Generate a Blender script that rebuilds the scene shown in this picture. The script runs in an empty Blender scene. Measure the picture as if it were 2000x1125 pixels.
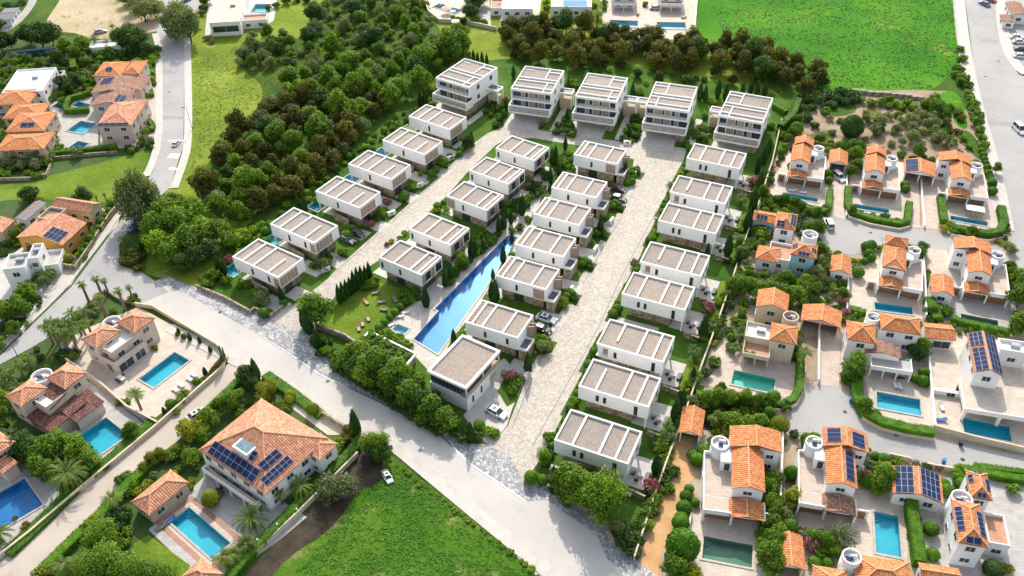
import bpy, bmesh, math, random
from mathutils import Vector, Matrix
from mathutils.geometry import tessellate_polygon
R = math.radians
random.seed(7)
SC = bpy.context.scene
COL = SC.collection

# ---------------------------------------------------------------- camera
CAMH, F, PITCH, ROLL = 135.0, 1737.6, 0.69981, -0.0227
cp, sp = math.cos(PITCH), math.sin(PITCH)
FW = Vector((0, cp, -sp)); UP0 = Vector((0, sp, cp)); RT0 = Vector((1, 0, 0))
RT = math.cos(ROLL)*RT0 + math.sin(ROLL)*UP0
UP = -math.sin(ROLL)*RT0 + math.cos(ROLL)*UP0
cd = bpy.data.cameras.new('camera'); cam = bpy.data.objects.new('camera', cd); COL.objects.link(cam)
cd.sensor_width = 36; cd.lens = 36*F/2000; cd.clip_end = 6000; cd.clip_start = 1
m = Matrix((RT, UP, -FW)).transposed().to_4x4(); m.translation = Vector((0, 0, CAMH))
cam.matrix_world = m
SC.camera = cam

# ---------------------------------------------------------------- light
SUN_EL, SUN_AZ = R(37), R(3)      # azimuth of the sun measured clockwise from +Y
w = bpy.data.worlds.new('World'); SC.world = w; w.use_nodes = True
nt = w.node_tree; bg = nt.nodes['Background']
sky = nt.nodes.new('ShaderNodeTexSky'); sky.sky_type = 'NISHITA'; sky.sun_disc = False
sky.sun_elevation = SUN_EL; sky.sun_rotation = SUN_AZ; sky.air_density = 1.0; sky.dust_density = 2.5
hs = nt.nodes.new('ShaderNodeHueSaturation'); hs.inputs['Saturation'].default_value = .5; nt.links.new(sky.outputs[0], hs.inputs['Color']); nt.links.new(hs.outputs[0], bg.inputs[0]); bg.inputs[1].default_value = 0.15
sl = bpy.data.lights.new('sun', 'SUN'); sl.energy = 2.65; sl.angle = R(0.5); sl.color = (1, 0.92, 0.81)
so = bpy.data.objects.new('sun', sl); COL.objects.link(so)
sd = Vector((math.sin(SUN_AZ)*math.cos(SUN_EL), math.cos(SUN_AZ)*math.cos(SUN_EL), math.sin(SUN_EL)))
so.rotation_euler = sd.to_track_quat('Z', 'Y').to_euler(); so.location = (0, 100, 200)
SC.view_settings.view_transform = 'Standard'; SC.view_settings.look = 'None'
SC.view_settings.exposure = 0.78; SC.view_settings.gamma = 1
SC.render.engine = 'CYCLES'
SC.cycles.max_bounces = 6; SC.cycles.transparent_max_bounces = 12

# ---------------------------------------------------------------- helpers
def G(px, py, z=0.0):
    "the point of height z that the photograph shows at this pixel"
    d = FW + (px-1000)/F*RT - (py-562.5)/F*UP
    t = (z-CAMH)/d.z
    return Vector((t*d.x, t*d.y, z))
def PX(p):
    q = Vector(p) - Vector((0, 0, CAMH)); wz = q.dot(FW)
    return (1000+F*q.dot(RT)/wz, 562.5-F*q.dot(UP)/wz)

def put(name, me, mats, parent=None, loc=None, rz=0):
    o = bpy.data.objects.new(name, me); COL.objects.link(o)
    if not isinstance(mats, (list, tuple)): mats = [mats]
    if not me.materials:
        for mm in mats: me.materials.append(mm)
    if parent: o.parent = parent
    if loc is not None: o.location = loc
    if rz: o.rotation_euler = (0, 0, rz)
    return o
def tag(o, label, cat, group=None, kind=None):
    if label: o['label'] = label
    if cat: o['category'] = cat
    if group: o['group'] = group
    if kind: o['kind'] = kind
    return o
def empty(name, loc, rz=0):
    o = bpy.data.objects.new(name, None); COL.objects.link(o)
    o.location = loc; o.rotation_euler = (0, 0, rz); o.empty_display_size = .5
    return o

class MB:
    def __init__(s): s.v = []; s.f = []; s.mi = []; s.uv = []
    def face(s, pts, mi=0, uv=None):
        i = len(s.v); s.v += [tuple(p) for p in pts]; s.f.append(tuple(range(i, i+len(pts)))); s.mi.append(mi)
        s.uv.append(uv)
    def box(s, x0, y0, z0, x1, y1, z1, mi=0, M=None, skip=''):
        P = [Vector(p) for p in ((x0,y0,z0),(x1,y0,z0),(x1,y1,z0),(x0,y1,z0),(x0,y0,z1),(x1,y0,z1),(x1,y1,z1),(x0,y1,z1))]
        if M is not None: P = [M @ p for p in P]
        i = len(s.v); s.v += [tuple(p) for p in P]
        for k, q in zip('btfrkl', ((3,2,1,0),(4,5,6,7),(0,1,5,4),(1,2,6,5),(2,3,7,6),(3,0,4,7))):
            if k in skip: continue
            s.f.append(tuple(i+j for j in q)); s.mi.append(mi); s.uv.append(None)
        return s
    def prism(s, poly, z0, z1, mi=0, caps=True):
        poly = [(p[0], p[1]) for p in poly]
        a = sum(poly[i][0]*poly[(i+1)%len(poly)][1]-poly[(i+1)%len(poly)][0]*poly[i][1] for i in range(len(poly)))
        if a < 0: poly = poly[::-1]
        n = len(poly); i = len(s.v)
        s.v += [(x, y, z0) for x, y in poly] + [(x, y, z1) for x, y in poly]
        for k in range(n):
            l = (k+1) % n
            s.f.append((i+k, i+l, i+n+l, i+n+k)); s.mi.append(mi); s.uv.append(None)
        if caps:
            for tri in tessellate_polygon([[Vector((x, y, 0)) for x, y in poly]]):
                x = [Vector((*poly[q], 0)) for q in tri]
                c = (x[1]-x[0]).cross(x[2]-x[0]).z
                t = tri if c > 0 else tri[::-1]
                s.f.append(tuple(i+n+q for q in t)); s.mi.append(mi); s.uv.append(None)
        return s
    def rings(s, R_, closed=True, mi=0):
        n = len(R_[0]); i = len(s.v)
        for r in R_: s.v += [tuple(p) for p in r]
        for a in range(len(R_)-1):
            for k in range(n if closed else n-1):
                l = (k+1) % n; s.f.append((i+a*n+k, i+a*n+l, i+(a+1)*n+l, i+(a+1)*n+k)); s.mi.append(mi); s.uv.append(None)
        return s
    def cyl(s, cx, cy, z0, z1, r0, r1=None, n=12, mi=0, caps=True):
        r1 = r0 if r1 is None else r1; i = len(s.v)
        for z, r in ((z0, r0), (z1, r1)):
            s.v += [(cx+r*math.cos(2*math.pi*k/n), cy+r*math.sin(2*math.pi*k/n), z) for k in range(n)]
        for k in range(n):
            l = (k+1) % n; s.f.append((i+k, i+l, i+n+l, i+n+k)); s.mi.append(mi); s.uv.append(None)
        if caps:
            s.f.append(tuple(i+n+k for k in range(n))); s.mi.append(mi); s.uv.append(None)
            s.f.append(tuple(i+k for k in range(n))[::-1]); s.mi.append(mi); s.uv.append(None)
        return s
    def tube(s, a, b, r0, r1=None, n=6, mi=0):
        a = Vector(a); b = Vector(b); r1 = r0 if r1 is None else r1
        d = (b-a).normalized(); x = d.orthogonal().normalized(); y = d.cross(x); i = len(s.v)
        for p, r in ((a, r0), (b, r1)):
            s.v += [tuple(p + r*(math.cos(2*math.pi*k/n)*x + math.sin(2*math.pi*k/n)*y)) for k in range(n)]
        for k in range(n):
            l = (k+1) % n; s.f.append((i+k, i+l, i+n+l, i+n+k)); s.mi.append(mi); s.uv.append(None)
        s.f.append(tuple(i+n+k for k in range(n))); s.mi.append(mi); s.uv.append(None)
        s.f.append(tuple(i+k for k in range(n))[::-1]); s.mi.append(mi); s.uv.append(None)
        return s
    def mesh(s, name, smooth=False):
        me = bpy.data.meshes.new(name); me.from_pydata(s.v, [], s.f)
        if any(s.mi): me.polygons.foreach_set('material_index', s.mi)
        if any(u is not None for u in s.uv):
            l = me.uv_layers.new(name='UVMap').data; k = 0
            for f, u in zip(s.f, s.uv):
                for j in range(len(f)):
                    l[k].uv = u[j] if u is not None else (0, 0); k += 1
        if smooth: me.polygons.foreach_set('use_smooth', [True]*len(s.f))
        me.update(); return me
    def put(s, name, mats, parent=None, smooth=False, loc=None, rz=0):
        return put(name, s.mesh(name, smooth), mats, parent, loc, rz)

# ---------------------------------------------------------------- materials
def new_mat(name):
    mt = bpy.data.materials.new(name); mt.use_nodes = True
    n = mt.node_tree; return mt, n, n.nodes['Principled BSDF'], n.nodes, n.links
def coords(n, l, kind='Object', scale=(1, 1, 1)):
    t = n.new('ShaderNodeTexCoord'); mp = n.new('ShaderNodeMapping'); mp.inputs['Scale'].default_value = scale
    l.new(t.outputs[kind], mp.inputs[0]); return mp.outputs[0]
def noise(n, l, vec, scale, detail=4, rough=.55):
    t = n.new('ShaderNodeTexNoise'); t.inputs['Scale'].default_value = scale
    t.inputs['Detail'].default_value = detail; t.inputs['Roughness'].default_value = rough
    if vec is not None: l.new(vec, t.inputs['Vector'])
    return t.outputs['Fac']
def ramp(n, l, fac, stops):
    r = n.new('ShaderNodeValToRGB'); e = r.color_ramp.elements
    while len(e) < len(stops): e.new(.5)
    for k, (p, c) in enumerate(stops): e[k].position = p; e[k].color = (*c, 1) if len(c) == 3 else c
    l.new(fac, r.inputs[0]); return r.outputs[0]
def mixc(n, l, fac, a, b, mode='MIX'):
    x = n.new('ShaderNodeMix'); x.data_type = 'RGBA'; x.blend_type = mode
    for s_, val in ((0, fac), (6, a), (7, b)):
        if hasattr(val, 'is_linked') or hasattr(val, 'links'): l.new(val, x.inputs[s_])
        elif s_ == 0: x.inputs[0].default_value = val
        else: x.inputs[s_].default_value = (*val, 1)
    return x.outputs[2]
def bump(n, l, bs, h, strength=.4, dist=.05):
    b = n.new('ShaderNodeBump'); b.inputs['Strength'].default_value = strength; b.inputs['Distance'].default_value = dist
    l.new(h, b.inputs['Height']); l.new(b.outputs[0], bs.inputs['Normal'])
MAT = {}
def blotch(name, c1, c2, scale=.4, c3=None, fine=8, rough=.9, bstr=.3, bdist=.03, spec=.3, mid=None, lo=.35, hi=.65):
    "two or three colours in patches, a finer mottling over them and a light bump"
    mt, nt_, bs, n, l = new_mat(name); v = coords(n, l)
    a = noise(n, l, v, scale, 5); st = [(lo, c1), (hi, c2)] if c3 is None else [(lo-.08, c1), (.5, c2), (hi+.08, c3)]
    c = ramp(n, l, a, st); f = noise(n, l, v, fine, 3, .7)
    c = mixc(n, l, .8, c, ramp(n, l, f, [(.3, (.72, .72, .72)), (.7, (1.16, 1.16, 1.16))]), 'MULTIPLY')
    l.new(c, bs.inputs['Base Color']); bs.inputs['Roughness'].default_value = rough
    bs.inputs['Specular IOR Level'].default_value = spec
    bump(n, l, bs, f, bstr, bdist); MAT[name] = mt; return mt
def plain(name, c, rough=.6, metal=0, spec=.5, var=.12, vs=1.5):
    mt, nt_, bs, n, l = new_mat(name); v = coords(n, l)
    a = noise(n, l, v, vs, 4)
    k = ramp(n, l, a, [(.3, tuple(x*(1-var) for x in c)), (.7, tuple(min(1, x*(1+var)) for x in c))])
    l.new(k, bs.inputs['Base Color']); bs.inputs['Roughness'].default_value = rough; bs.inputs['Metallic'].default_value = metal
    bs.inputs['Specular IOR Level'].default_value = spec
    MAT[name] = mt; return mt

def grass(name, c1, c2, c3, s1=.05, dry=None, drylo=.62, bstr=.7, bdist=.35, fscale=.9):
    mt, nt_, bs, n, l = new_mat(name); v = coords(n, l)
    a = noise(n, l, v, s1, 6, .6); c = ramp(n, l, a, [(.34, c1), (.5, c2), (.66, c3)])
    if dry:
        d = noise(n, l, v, s1*2.3, 8, .68)
        c = mixc(n, l, ramp(n, l, d, [(drylo, (0, 0, 0)), (drylo+.09, (1, 1, 1))]), c, dry)
    f = noise(n, l, v, fscale, 6, .75); g2 = noise(n, l, v, 4.5, 3, .8)
    c = mixc(n, l, .85, c, ramp(n, l, f, [(.32, (.62, .66, .6)), (.68, (1.25, 1.22, 1.2))]), 'MULTIPLY')
    c = mixc(n, l, .6, c, ramp(n, l, g2, [(.3, (.7, .72, .7)), (.7, (1.2, 1.2, 1.2))]), 'MULTIPLY')
    l.new(c, bs.inputs['Base Color']); bs.inputs['Roughness'].default_value = .95; bs.inputs['Specular IOR Level'].default_value = .1
    ad = n.new('ShaderNodeMath'); l.new(f, ad.inputs[0]); l.new(g2, ad.inputs[1]); bump(n, l, bs, ad.outputs[0], bstr, bdist)
    MAT[name] = mt; return mt
grass('meadow', (.14,.22,.025), (.23,.31,.035), (.31,.38,.06), .045, (.40,.38,.15), .6)
grass('field_green', (.04,.185,.010), (.065,.245,.012), (.12,.31,.02), .03, (.27,.32,.04), .59, .7, .3, .9)
grass('field_lower', (.05,.135,.012), (.075,.185,.014), (.13,.23,.026), .07, (.27,.26,.11), .57, .8, .25, 1.1)
grass('lawn', (.04,.10,.014), (.065,.145,.018), (.10,.18,.026), .12, None, .6, .4, .06, 2.)
grass('lawn_sunny', (.08,.16,.016), (.14,.22,.022), (.20,.28,.04), .07, (.25,.28,.07), .66, .5, .15, 1.2)
grass('lawn_dry', (.10,.13,.03), (.16,.19,.05), (.22,.24,.08), .1, (.26,.23,.11), .55)
grass('scrub_floor', (.05,.10,.015), (.07,.15,.02), (.10,.17,.03), .07, (.16,.14,.06), .6)
grass('sand_field', (.42,.32,.20), (.50,.40,.27), (.56,.46,.33), .05, (.14,.20,.03), .57, .4, .1)
blotch('earth', (.22,.15,.09), (.35,.265,.18), .25, (.42,.34,.24), 3, bstr=.6, bdist=.12); blotch('tan_gravel', (.36,.29,.215), (.46,.385,.30), .2, (.30,.235,.16), 3, bstr=.4, bdist=.08)
blotch('dark_soil', (.035,.028,.02), (.075,.055,.035), .4, None, 4, bstr=.8, bdist=.15)
blotch('garden_ground', (.035,.075,.014), (.05,.11,.018), .2, (.09,.10,.035), 2.2, bstr=.8, bdist=.15)
blotch('ochre_drive', (.52,.30,.13), (.62,.38,.19), .35, None, 5, bstr=.2)
blotch('kerb', (.42,.38,.33), (.55,.51,.45), 1, None, 6)
blotch('gravel_path', (.40,.36,.31), (.50,.47,.42), .6, None, 5)
blotch('rock', (.28,.22,.17), (.45,.38,.32), .5, (.18,.14,.11), 3, bstr=1, bdist=.3)

def asphalt(name, c1, c2, stain):
    mt, nt_, bs, n, l = new_mat(name); v = coords(n, l)
    a = noise(n, l, v, .06, 6, .6); c = ramp(n, l, a, [(.35, c1), (.65, c2)])
    s1 = noise(n, l, v, .25, 8, .75); c = mixc(n, l, ramp(n, l, s1, [(.56, (0,0,0)), (.68, (.75,.75,.75))]), c, stain)
    f = noise(n, l, v, 6, 3, .8); c = mixc(n, l, .6, c, ramp(n, l, f, [(.3, (.86,.86,.86)), (.7, (1.1,1.1,1.1))]), 'MULTIPLY')
    # hairline cracks and old patch joints
    vo = n.new('ShaderNodeTexVoronoi'); vo.feature = 'DISTANCE_TO_EDGE'; vo.inputs['Scale'].default_value = .11
    dv = n.new('ShaderNodeVectorMath'); dv.operation = 'ADD'; nz = n.new('ShaderNodeTexNoise'); nz.inputs['Scale'].default_value = .3
    l.new(v, nz.inputs['Vector']); sc = n.new('ShaderNodeVectorMath'); sc.operation = 'SCALE'; sc.inputs['Scale'].default_value = 5
    l.new(nz.outputs['Color'], sc.inputs[0]); l.new(v, dv.inputs[0]); l.new(sc.outputs[0], dv.inputs[1]); l.new(dv.outputs[0], vo.inputs['Vector'])
    cr = ramp(n, l, vo.outputs['Distance'], [(.0, (.55,.55,.55)), (.006, (0,0,0))])
    cm_ = n.new('ShaderNodeMath'); cm_.operation = 'MULTIPLY'; cm_.inputs[1].default_value = .4; l.new(cr, cm_.inputs[0]); c = mixc(n, l, cm_.outputs[0], c, tuple(x*.6 for x in c1))
    l.new(c, bs.inputs['Base Color']); bs.inputs['Roughness'].default_value = .88; bs.inputs['Specular IOR Level'].default_value = .25
    bump(n, l, bs, f, .2, .02); MAT[name] = mt
asphalt('road_grey', (.34,.335,.33), (.41,.405,.395), (.28,.275,.27))
asphalt('road_pale', (.48,.46,.43), (.57,.54,.50), (.41,.39,.365))
asphalt('road_lane', (.44,.38,.32), (.54,.475,.41), (.36,.31,.26))

def cobble(name, c1, c2, c3, joint, scale=1.7, w=.06):
    mt, nt_, bs, n, l = new_mat(name); v = coords(n, l)
    vo = n.new('ShaderNodeTexVoronoi'); vo.inputs['Scale'].default_value = scale; l.new(v, vo.inputs['Vector'])
    ve = n.new('ShaderNodeTexVoronoi'); ve.feature = 'DISTANCE_TO_EDGE'; ve.inputs['Scale'].default_value = scale; l.new(v, ve.inputs['Vector'])
    sep = n.new('ShaderNodeSeparateColor'); l.new(vo.outputs['Color'], sep.inputs[0])
    c = ramp(n, l, sep.outputs[0], [(.1, c1), (.5, c2), (.9, c3)])
    big = noise(n, l, v, .12, 5); c = mixc(n, l, .5, c, ramp(n, l, big, [(.3, (.85,.85,.85)), (.7, (1.12,1.1,1.08))]), 'MULTIPLY')
    oi = n.new('ShaderNodeObjectInfo'); c = mixc(n, l, .8 if name == 'roof_gravel' else 0, c, ramp(n, l, oi.outputs['Random'], [(0, (.88,.87,.87)), (.5, (1,1,1)), (1, (1.1,1.06,1.0))]), 'MULTIPLY')
    st = noise(n, l, v, .35, 6, .7); c = mixc(n, l, .5, c, ramp(n, l, st, [(.35, (.8,.79,.78)), (.6, (1.05,1.05,1.05))]), 'MULTIPLY')
    j = ramp(n, l, ve.outputs['Distance'], [(w*.4, (1,1,1)), (w, (0,0,0))])
    c = mixc(n, l, j, c, joint); l.new(c, bs.inputs['Base Color']); bs.inputs['Roughness'].default_value = .8
    bump(n, l, bs, ramp(n, l, ve.outputs['Distance'], [(0, (0,0,0)), (w*2, (1,1,1))]), .5, .04); MAT[name] = mt
cobble('cobbles', (.42,.385,.33), (.51,.465,.40), (.59,.54,.475), (.33,.30,.255), 2.3, .05)
cobble('setts_grey', (.25,.26,.275), (.39,.40,.41), (.55,.55,.55), (.19,.19,.195), 1.7, .07)
cobble('crazy_paving', (.50,.46,.40), (.56,.52,.46), (.60,.57,.51), (.42,.38,.33), .8, .03)
cobble('stone_wall', (.22,.165,.10), (.36,.29,.20), (.50,.43,.33), (.17,.14,.10), 2.1, .06)
cobble('roof_gravel', (.27,.228,.195), (.32,.275,.238), (.37,.325,.285), (.23,.195,.165), 4.2, .04)

def slabs(name, c1, c2, joint, size=1.2):
    mt, nt_, bs, n, l = new_mat(name); v = coords(n, l)
    b = n.new('ShaderNodeTexBrick'); l.new(v, b.inputs['Vector']); b.inputs['Scale'].default_value = 1
    b.inputs['Brick Width'].default_value = size; b.inputs['Row Height'].default_value = size*.7; b.inputs['Mortar Size'].default_value = .02
    b.inputs['Color1'].default_value = (*c1, 1); b.inputs['Color2'].default_value = (*c2, 1); b.inputs['Mortar'].default_value = (*joint, 1)
    f = noise(n, l, v, .5, 6, .65)
    c = mixc(n, l, .8, b.outputs['Color'], ramp(n, l, f, [(.3, (.8,.79,.78)), (.7, (1.1,1.1,1.1))]), 'MULTIPLY')
    l.new(c, bs.inputs['Base Color']); bs.inputs['Roughness'].default_value = .75; MAT[name] = mt
slabs('patio', (.52,.45,.37), (.58,.51,.43), (.40,.34,.28), 1.0)
slabs('patio_pink', (.50,.40,.33), (.58,.48,.40), (.38,.31,.26), 1.0)
slabs('patio_grey', (.40,.385,.365), (.47,.45,.43), (.30,.29,.28), 1.0)
slabs('concrete', (.50,.48,.445), (.54,.52,.48), (.42,.40,.37), 3.2)
slabs('terracotta_floor', (.48,.25,.155), (.56,.31,.2), (.38,.22,.15), .5)
slabs('brick_edge', (.38,.20,.14), (.45,.25,.18), (.3,.17,.12), .5)
slabs('pavement', (.50,.47,.43), (.54,.51,.47), (.46,.43,.40), 1.5)

def stucco(name, c, streak=.1):
    mt, nt_, bs, n, l = new_mat(name); v = coords(n, l)
    a = noise(n, l, v, .5, 6, .6); z = noise(n, l, coords(n, l, 'Object', (2.2, 2.2, .25)), 1.0, 5, .65)
    k = ramp(n, l, a, [(.3, tuple(x*.93 for x in c)), (.7, c)])
    k = mixc(n, l, streak*3, k, ramp(n, l, z, [(.35, (.72,.70,.66)), (.6, (1,1,1))]), 'MULTIPLY')
    l.new(k, bs.inputs['Base Color']); bs.inputs['Roughness'].default_value = .85; bs.inputs['Specular IOR Level'].default_value = .25
    bump(n, l, bs, noise(n, l, v, 12, 3), .15, .01); MAT[name] = mt
stucco('white_wall', (.88,.87,.85), .04); stucco('villa_white', (.90,.89,.87), .025)
stucco('cream_wall', (.66,.56,.42), .1); stucco('beige_wall', (.68,.56,.47), .08); stucco('blue_wall', (.36,.58,.66), .06)
stucco('yellow_wall', (.66,.36,.08), .1); stucco('sand_wall', (.62,.50,.36), .12)

def tiles(name, c1, c2, c3, dark):
    mt, nt_, bs, n, l = new_mat(name)
    v = coords(n, l, 'UV'); sx = n.new('ShaderNodeSeparateXYZ'); l.new(v, sx.inputs[0])
    def saw(sock, period, op='FRACT'):
        d = n.new('ShaderNodeMath'); d.operation = 'DIVIDE'; d.inputs[1].default_value = period; l.new(sock, d.inputs[0])
        f = n.new('ShaderNodeMath'); f.operation = op; l.new(d.outputs[0], f.inputs[0]); return f.outputs[0]
    fx, fy = saw(sx.outputs[0], .46), saw(sx.outputs[1], .5)
    ix, iy = saw(sx.outputs[0], .46, 'FLOOR'), saw(sx.outputs[1], .5, 'FLOOR')
    cb = n.new('ShaderNodeCombineXYZ'); l.new(ix, cb.inputs[0]); l.new(iy, cb.inputs[1])
    wn = n.new('ShaderNodeTexWhiteNoise'); l.new(cb.outputs[0], wn.inputs['Vector'])
    c = ramp(n, l, wn.outputs['Value'], [(.05, c1), (.5, c2), (.95, c3)])
    o = coords(n, l); a = noise(n, l, o, .55, 6, .7)
    c = mixc(n, l, .8, c, ramp(n, l, a, [(.3, (.74,.70,.66)), (.65, (1.1,1.1,1.1))]), 'MULTIPLY')
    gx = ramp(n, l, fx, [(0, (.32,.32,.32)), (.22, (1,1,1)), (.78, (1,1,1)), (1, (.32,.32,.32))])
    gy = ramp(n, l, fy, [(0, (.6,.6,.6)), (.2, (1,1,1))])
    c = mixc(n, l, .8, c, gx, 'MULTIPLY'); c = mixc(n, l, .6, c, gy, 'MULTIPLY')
    st = noise(n, l, o, 1.8, 6, .8); c = mixc(n, l, ramp(n, l, st, [(.6, (0,0,0)), (.72, (.6,.6,.6))]), c, dark)
    l.new(c, bs.inputs['Base Color']); bs.inputs['Roughness'].default_value = .8; bs.inputs['Specular IOR Level'].default_value = .25
    sn = n.new('ShaderNodeMath'); sn.operation = 'PINGPONG'; sn.inputs[1].default_value = .5; l.new(fx, sn.inputs[0])
    bump(n, l, bs, sn.outputs[0], .8, .16); MAT[name] = mt
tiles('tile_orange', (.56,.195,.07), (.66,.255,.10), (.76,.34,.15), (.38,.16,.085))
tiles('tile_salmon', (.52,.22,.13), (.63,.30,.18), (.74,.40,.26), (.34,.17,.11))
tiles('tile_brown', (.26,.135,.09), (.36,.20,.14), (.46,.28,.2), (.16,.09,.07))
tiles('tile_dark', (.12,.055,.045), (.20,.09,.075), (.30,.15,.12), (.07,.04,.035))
plain('ridge_orange', (.70,.36,.19), .8); plain('ridge_brown', (.36,.20,.14), .8)

def wood(name, c1, c2):
    mt, nt_, bs, n, l = new_mat(name); v = coords(n, l, 'Object', (7, 7, .4))
    a = noise(n, l, v, 1.2, 3); l.new(ramp(n, l, a, [(.35, c1), (.65, c2)]), bs.inputs['Base Color'])
    bs.inputs['Roughness'].default_value = .65; MAT[name] = mt
wood('timber', (.33,.235,.165), (.46,.34,.25)); wood('timber_brown', (.20,.10,.05), (.31,.16,.085)); wood('deck_wood', (.36,.22,.13), (.46,.30,.18))
wood('dark_shutter', (.07,.035,.022), (.13,.065,.04))
plain('glass_dark', (.035,.045,.052), .08, 0, .8, .3); plain('pool_glass', (.10,.20,.22), .12, 0, .7, .4); plain('frame_white', (.75,.75,.75), .5); plain('frame_dark', (.05,.05,.052), .4)
plain('metal_grey', (.30,.31,.33), .4, .7); plain('metal_dark', (.04,.04,.045), .4, .5); plain('drain_grey', (.2,.195,.19), .9); plain('rubber', (.02,.02,.02), .8)
plain('slate_roof', (.13,.135,.15), .6); plain('fabric_grey', (.22,.22,.23), .9); plain('fabric_white', (.72,.71,.69), .85)
plain('fabric_blue', (.03,.14,.42), .8); plain('fabric_red', (.36,.03,.04), .8); plain('awning_blue', (.02,.22,.50), .7)
plain('zinc', (.36,.40,.44), .35, .6); plain('bark', (.13,.095,.065), .95, var=.35, vs=4); plain('palm_bark', (.20,.14,.095), .95, var=.4, vs=6)
plain('skin', (.50,.30,.21), .6); plain('cloth_navy', (.03,.05,.12), .9); plain('cloth_black', (.015,.015,.018), .9)
plain('bin_blue', (.02,.16,.40), .4); plain('bin_green', (.03,.22,.10), .5); plain('brick_red', (.38,.16,.10), .85); plain('lamp_glass', (.8,.8,.76), .3)

def carpaint(name, c):
    mt, nt_, bs, n, l = new_mat(name); bs.inputs['Base Color'].default_value = (*c, 1); bs.inputs['Roughness'].default_value = .28
    bs.inputs['Coat Weight'].default_value = .8; bs.inputs['Coat Roughness'].default_value = .05
    v = coords(n, l); r = ramp(n, l, noise(n, l, v, 3, 5), [(.3, (.22,)*3), (.7, (.36,)*3)]); l.new(r, bs.inputs['Roughness']); MAT[name] = mt
for k, c in dict(paint_white=(.72,.73,.74), paint_black=(.012,.010,.012), paint_silver=(.40,.42,.44), paint_blue=(.03,.10,.26), paint_red=(.30,.02,.03), paint_grey=(.06,.07,.075)).items(): carpaint(k, c)

def solar():
    mt, nt_, bs, n, l = new_mat('solar_glass'); v = coords(n, l)
    a = noise(n, l, v, .8, 3); l.new(ramp(n, l, a, [(.3, (.012,.022,.065)), (.7, (.025,.04,.11))]), bs.inputs['Base Color'])
    bs.inputs['Roughness'].default_value = .6; bs.inputs['Specular IOR Level'].default_value = .06; MAT['solar_glass'] = mt
solar(); plain('solar_frame', (.34,.37,.44), .7, 0, .2)

def water(name, tint, rough=.02, ripple=.05):
    mt = bpy.data.materials.new(name); mt.use_nodes = True; n = mt.node_tree.nodes; l = mt.node_tree.links; n.clear()
    out = n.new('ShaderNodeOutputMaterial'); tr = n.new('ShaderNodeBsdfTransparent'); gl = n.new('ShaderNodeBsdfGlossy')
    fr0 = n.new('ShaderNodeLayerWeight'); fr0.inputs['Blend'].default_value = .25; fr = n.new('ShaderNodeMapRange'); fr.inputs['To Min'].default_value = .03; fr.inputs['To Max'].default_value = .35; fr.inputs['From Min'].default_value = .15; l.new(fr0.outputs['Facing'], fr.inputs['Value']); mx = n.new('ShaderNodeMixShader')
    tr.inputs[0].default_value = (*tint, 1); gl.inputs['Roughness'].default_value = rough; gl.inputs['Color'].default_value = (.12, .16, .2, 1)
    t = n.new('ShaderNodeTexCoord'); no = n.new('ShaderNodeTexNoise'); no.inputs['Scale'].default_value = 1.6; no.inputs['Detail'].default_value = 4
    b = n.new('ShaderNodeBump'); b.inputs['Strength'].default_value = ripple; b.inputs['Distance'].default_value = .2
    l.new(t.outputs['Object'], no.inputs['Vector']); l.new(no.outputs['Fac'], b.inputs['Height']); l.new(b.outputs[0], gl.inputs['Normal']); l.new(b.outputs[0], fr0.inputs['Normal'])
    l.new(fr.outputs[0], mx.inputs[0]); l.new(tr.outputs[0], mx.inputs[1]); l.new(gl.outputs[0], mx.inputs[2]); l.new(mx.outputs[0], out.inputs[0]); MAT[name] = mt
water('water_blue', (.88,.985,1)); water('water_green', (.75,.96,.9)); water('water_deep', (.66,.9,1))
def basin(name, c1, c2, line):
    mt, nt_, bs, n, l = new_mat(name); v = coords(n, l)
    vo = n.new('ShaderNodeTexVoronoi'); vo.feature = 'DISTANCE_TO_EDGE'; vo.inputs['Scale'].default_value = 1.3
    dv = n.new('ShaderNodeVectorMath'); dv.operation = 'ADD'; nz = n.new('ShaderNodeTexNoise'); nz.inputs['Scale'].default_value = .9
    l.new(v, nz.inputs['Vector']); l.new(v, dv.inputs[0]); l.new(nz.outputs['Color'], dv.inputs[1]); l.new(dv.outputs[0], vo.inputs['Vector'])
    a = noise(n, l, v, .3, 4); c = ramp(n, l, a, [(.35, c1), (.65, c2)])
    b = n.new('ShaderNodeTexBrick'); b.inputs['Scale'].default_value = 3; l.new(v, b.inputs['Vector'])
    b.inputs['Color1'].default_value = (1, 1, 1, 1); b.inputs['Color2'].default_value = (.86, .9, .92, 1); b.inputs['Mortar'].default_value = (.8, .85, .9, 1)
    c = mixc(n, l, .7, c, b.outputs['Color'], 'MULTIPLY')
    l.new(c, bs.inputs['Base Color']); bs.inputs['Roughness'].default_value = .4; MAT[name] = mt
basin('basin_turquoise', (.008,.36,.50), (.015,.46,.58), None); basin('basin_blue', (.008,.13,.40), (.015,.205,.50), None)
basin('basin_green', (.05,.48,.38), (.08,.56,.46), None); basin('basin_murky', (.08,.14,.11), (.16,.22,.15), None); basin('basin_pale', (.25,.55,.70), (.32,.62,.76), None)

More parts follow.
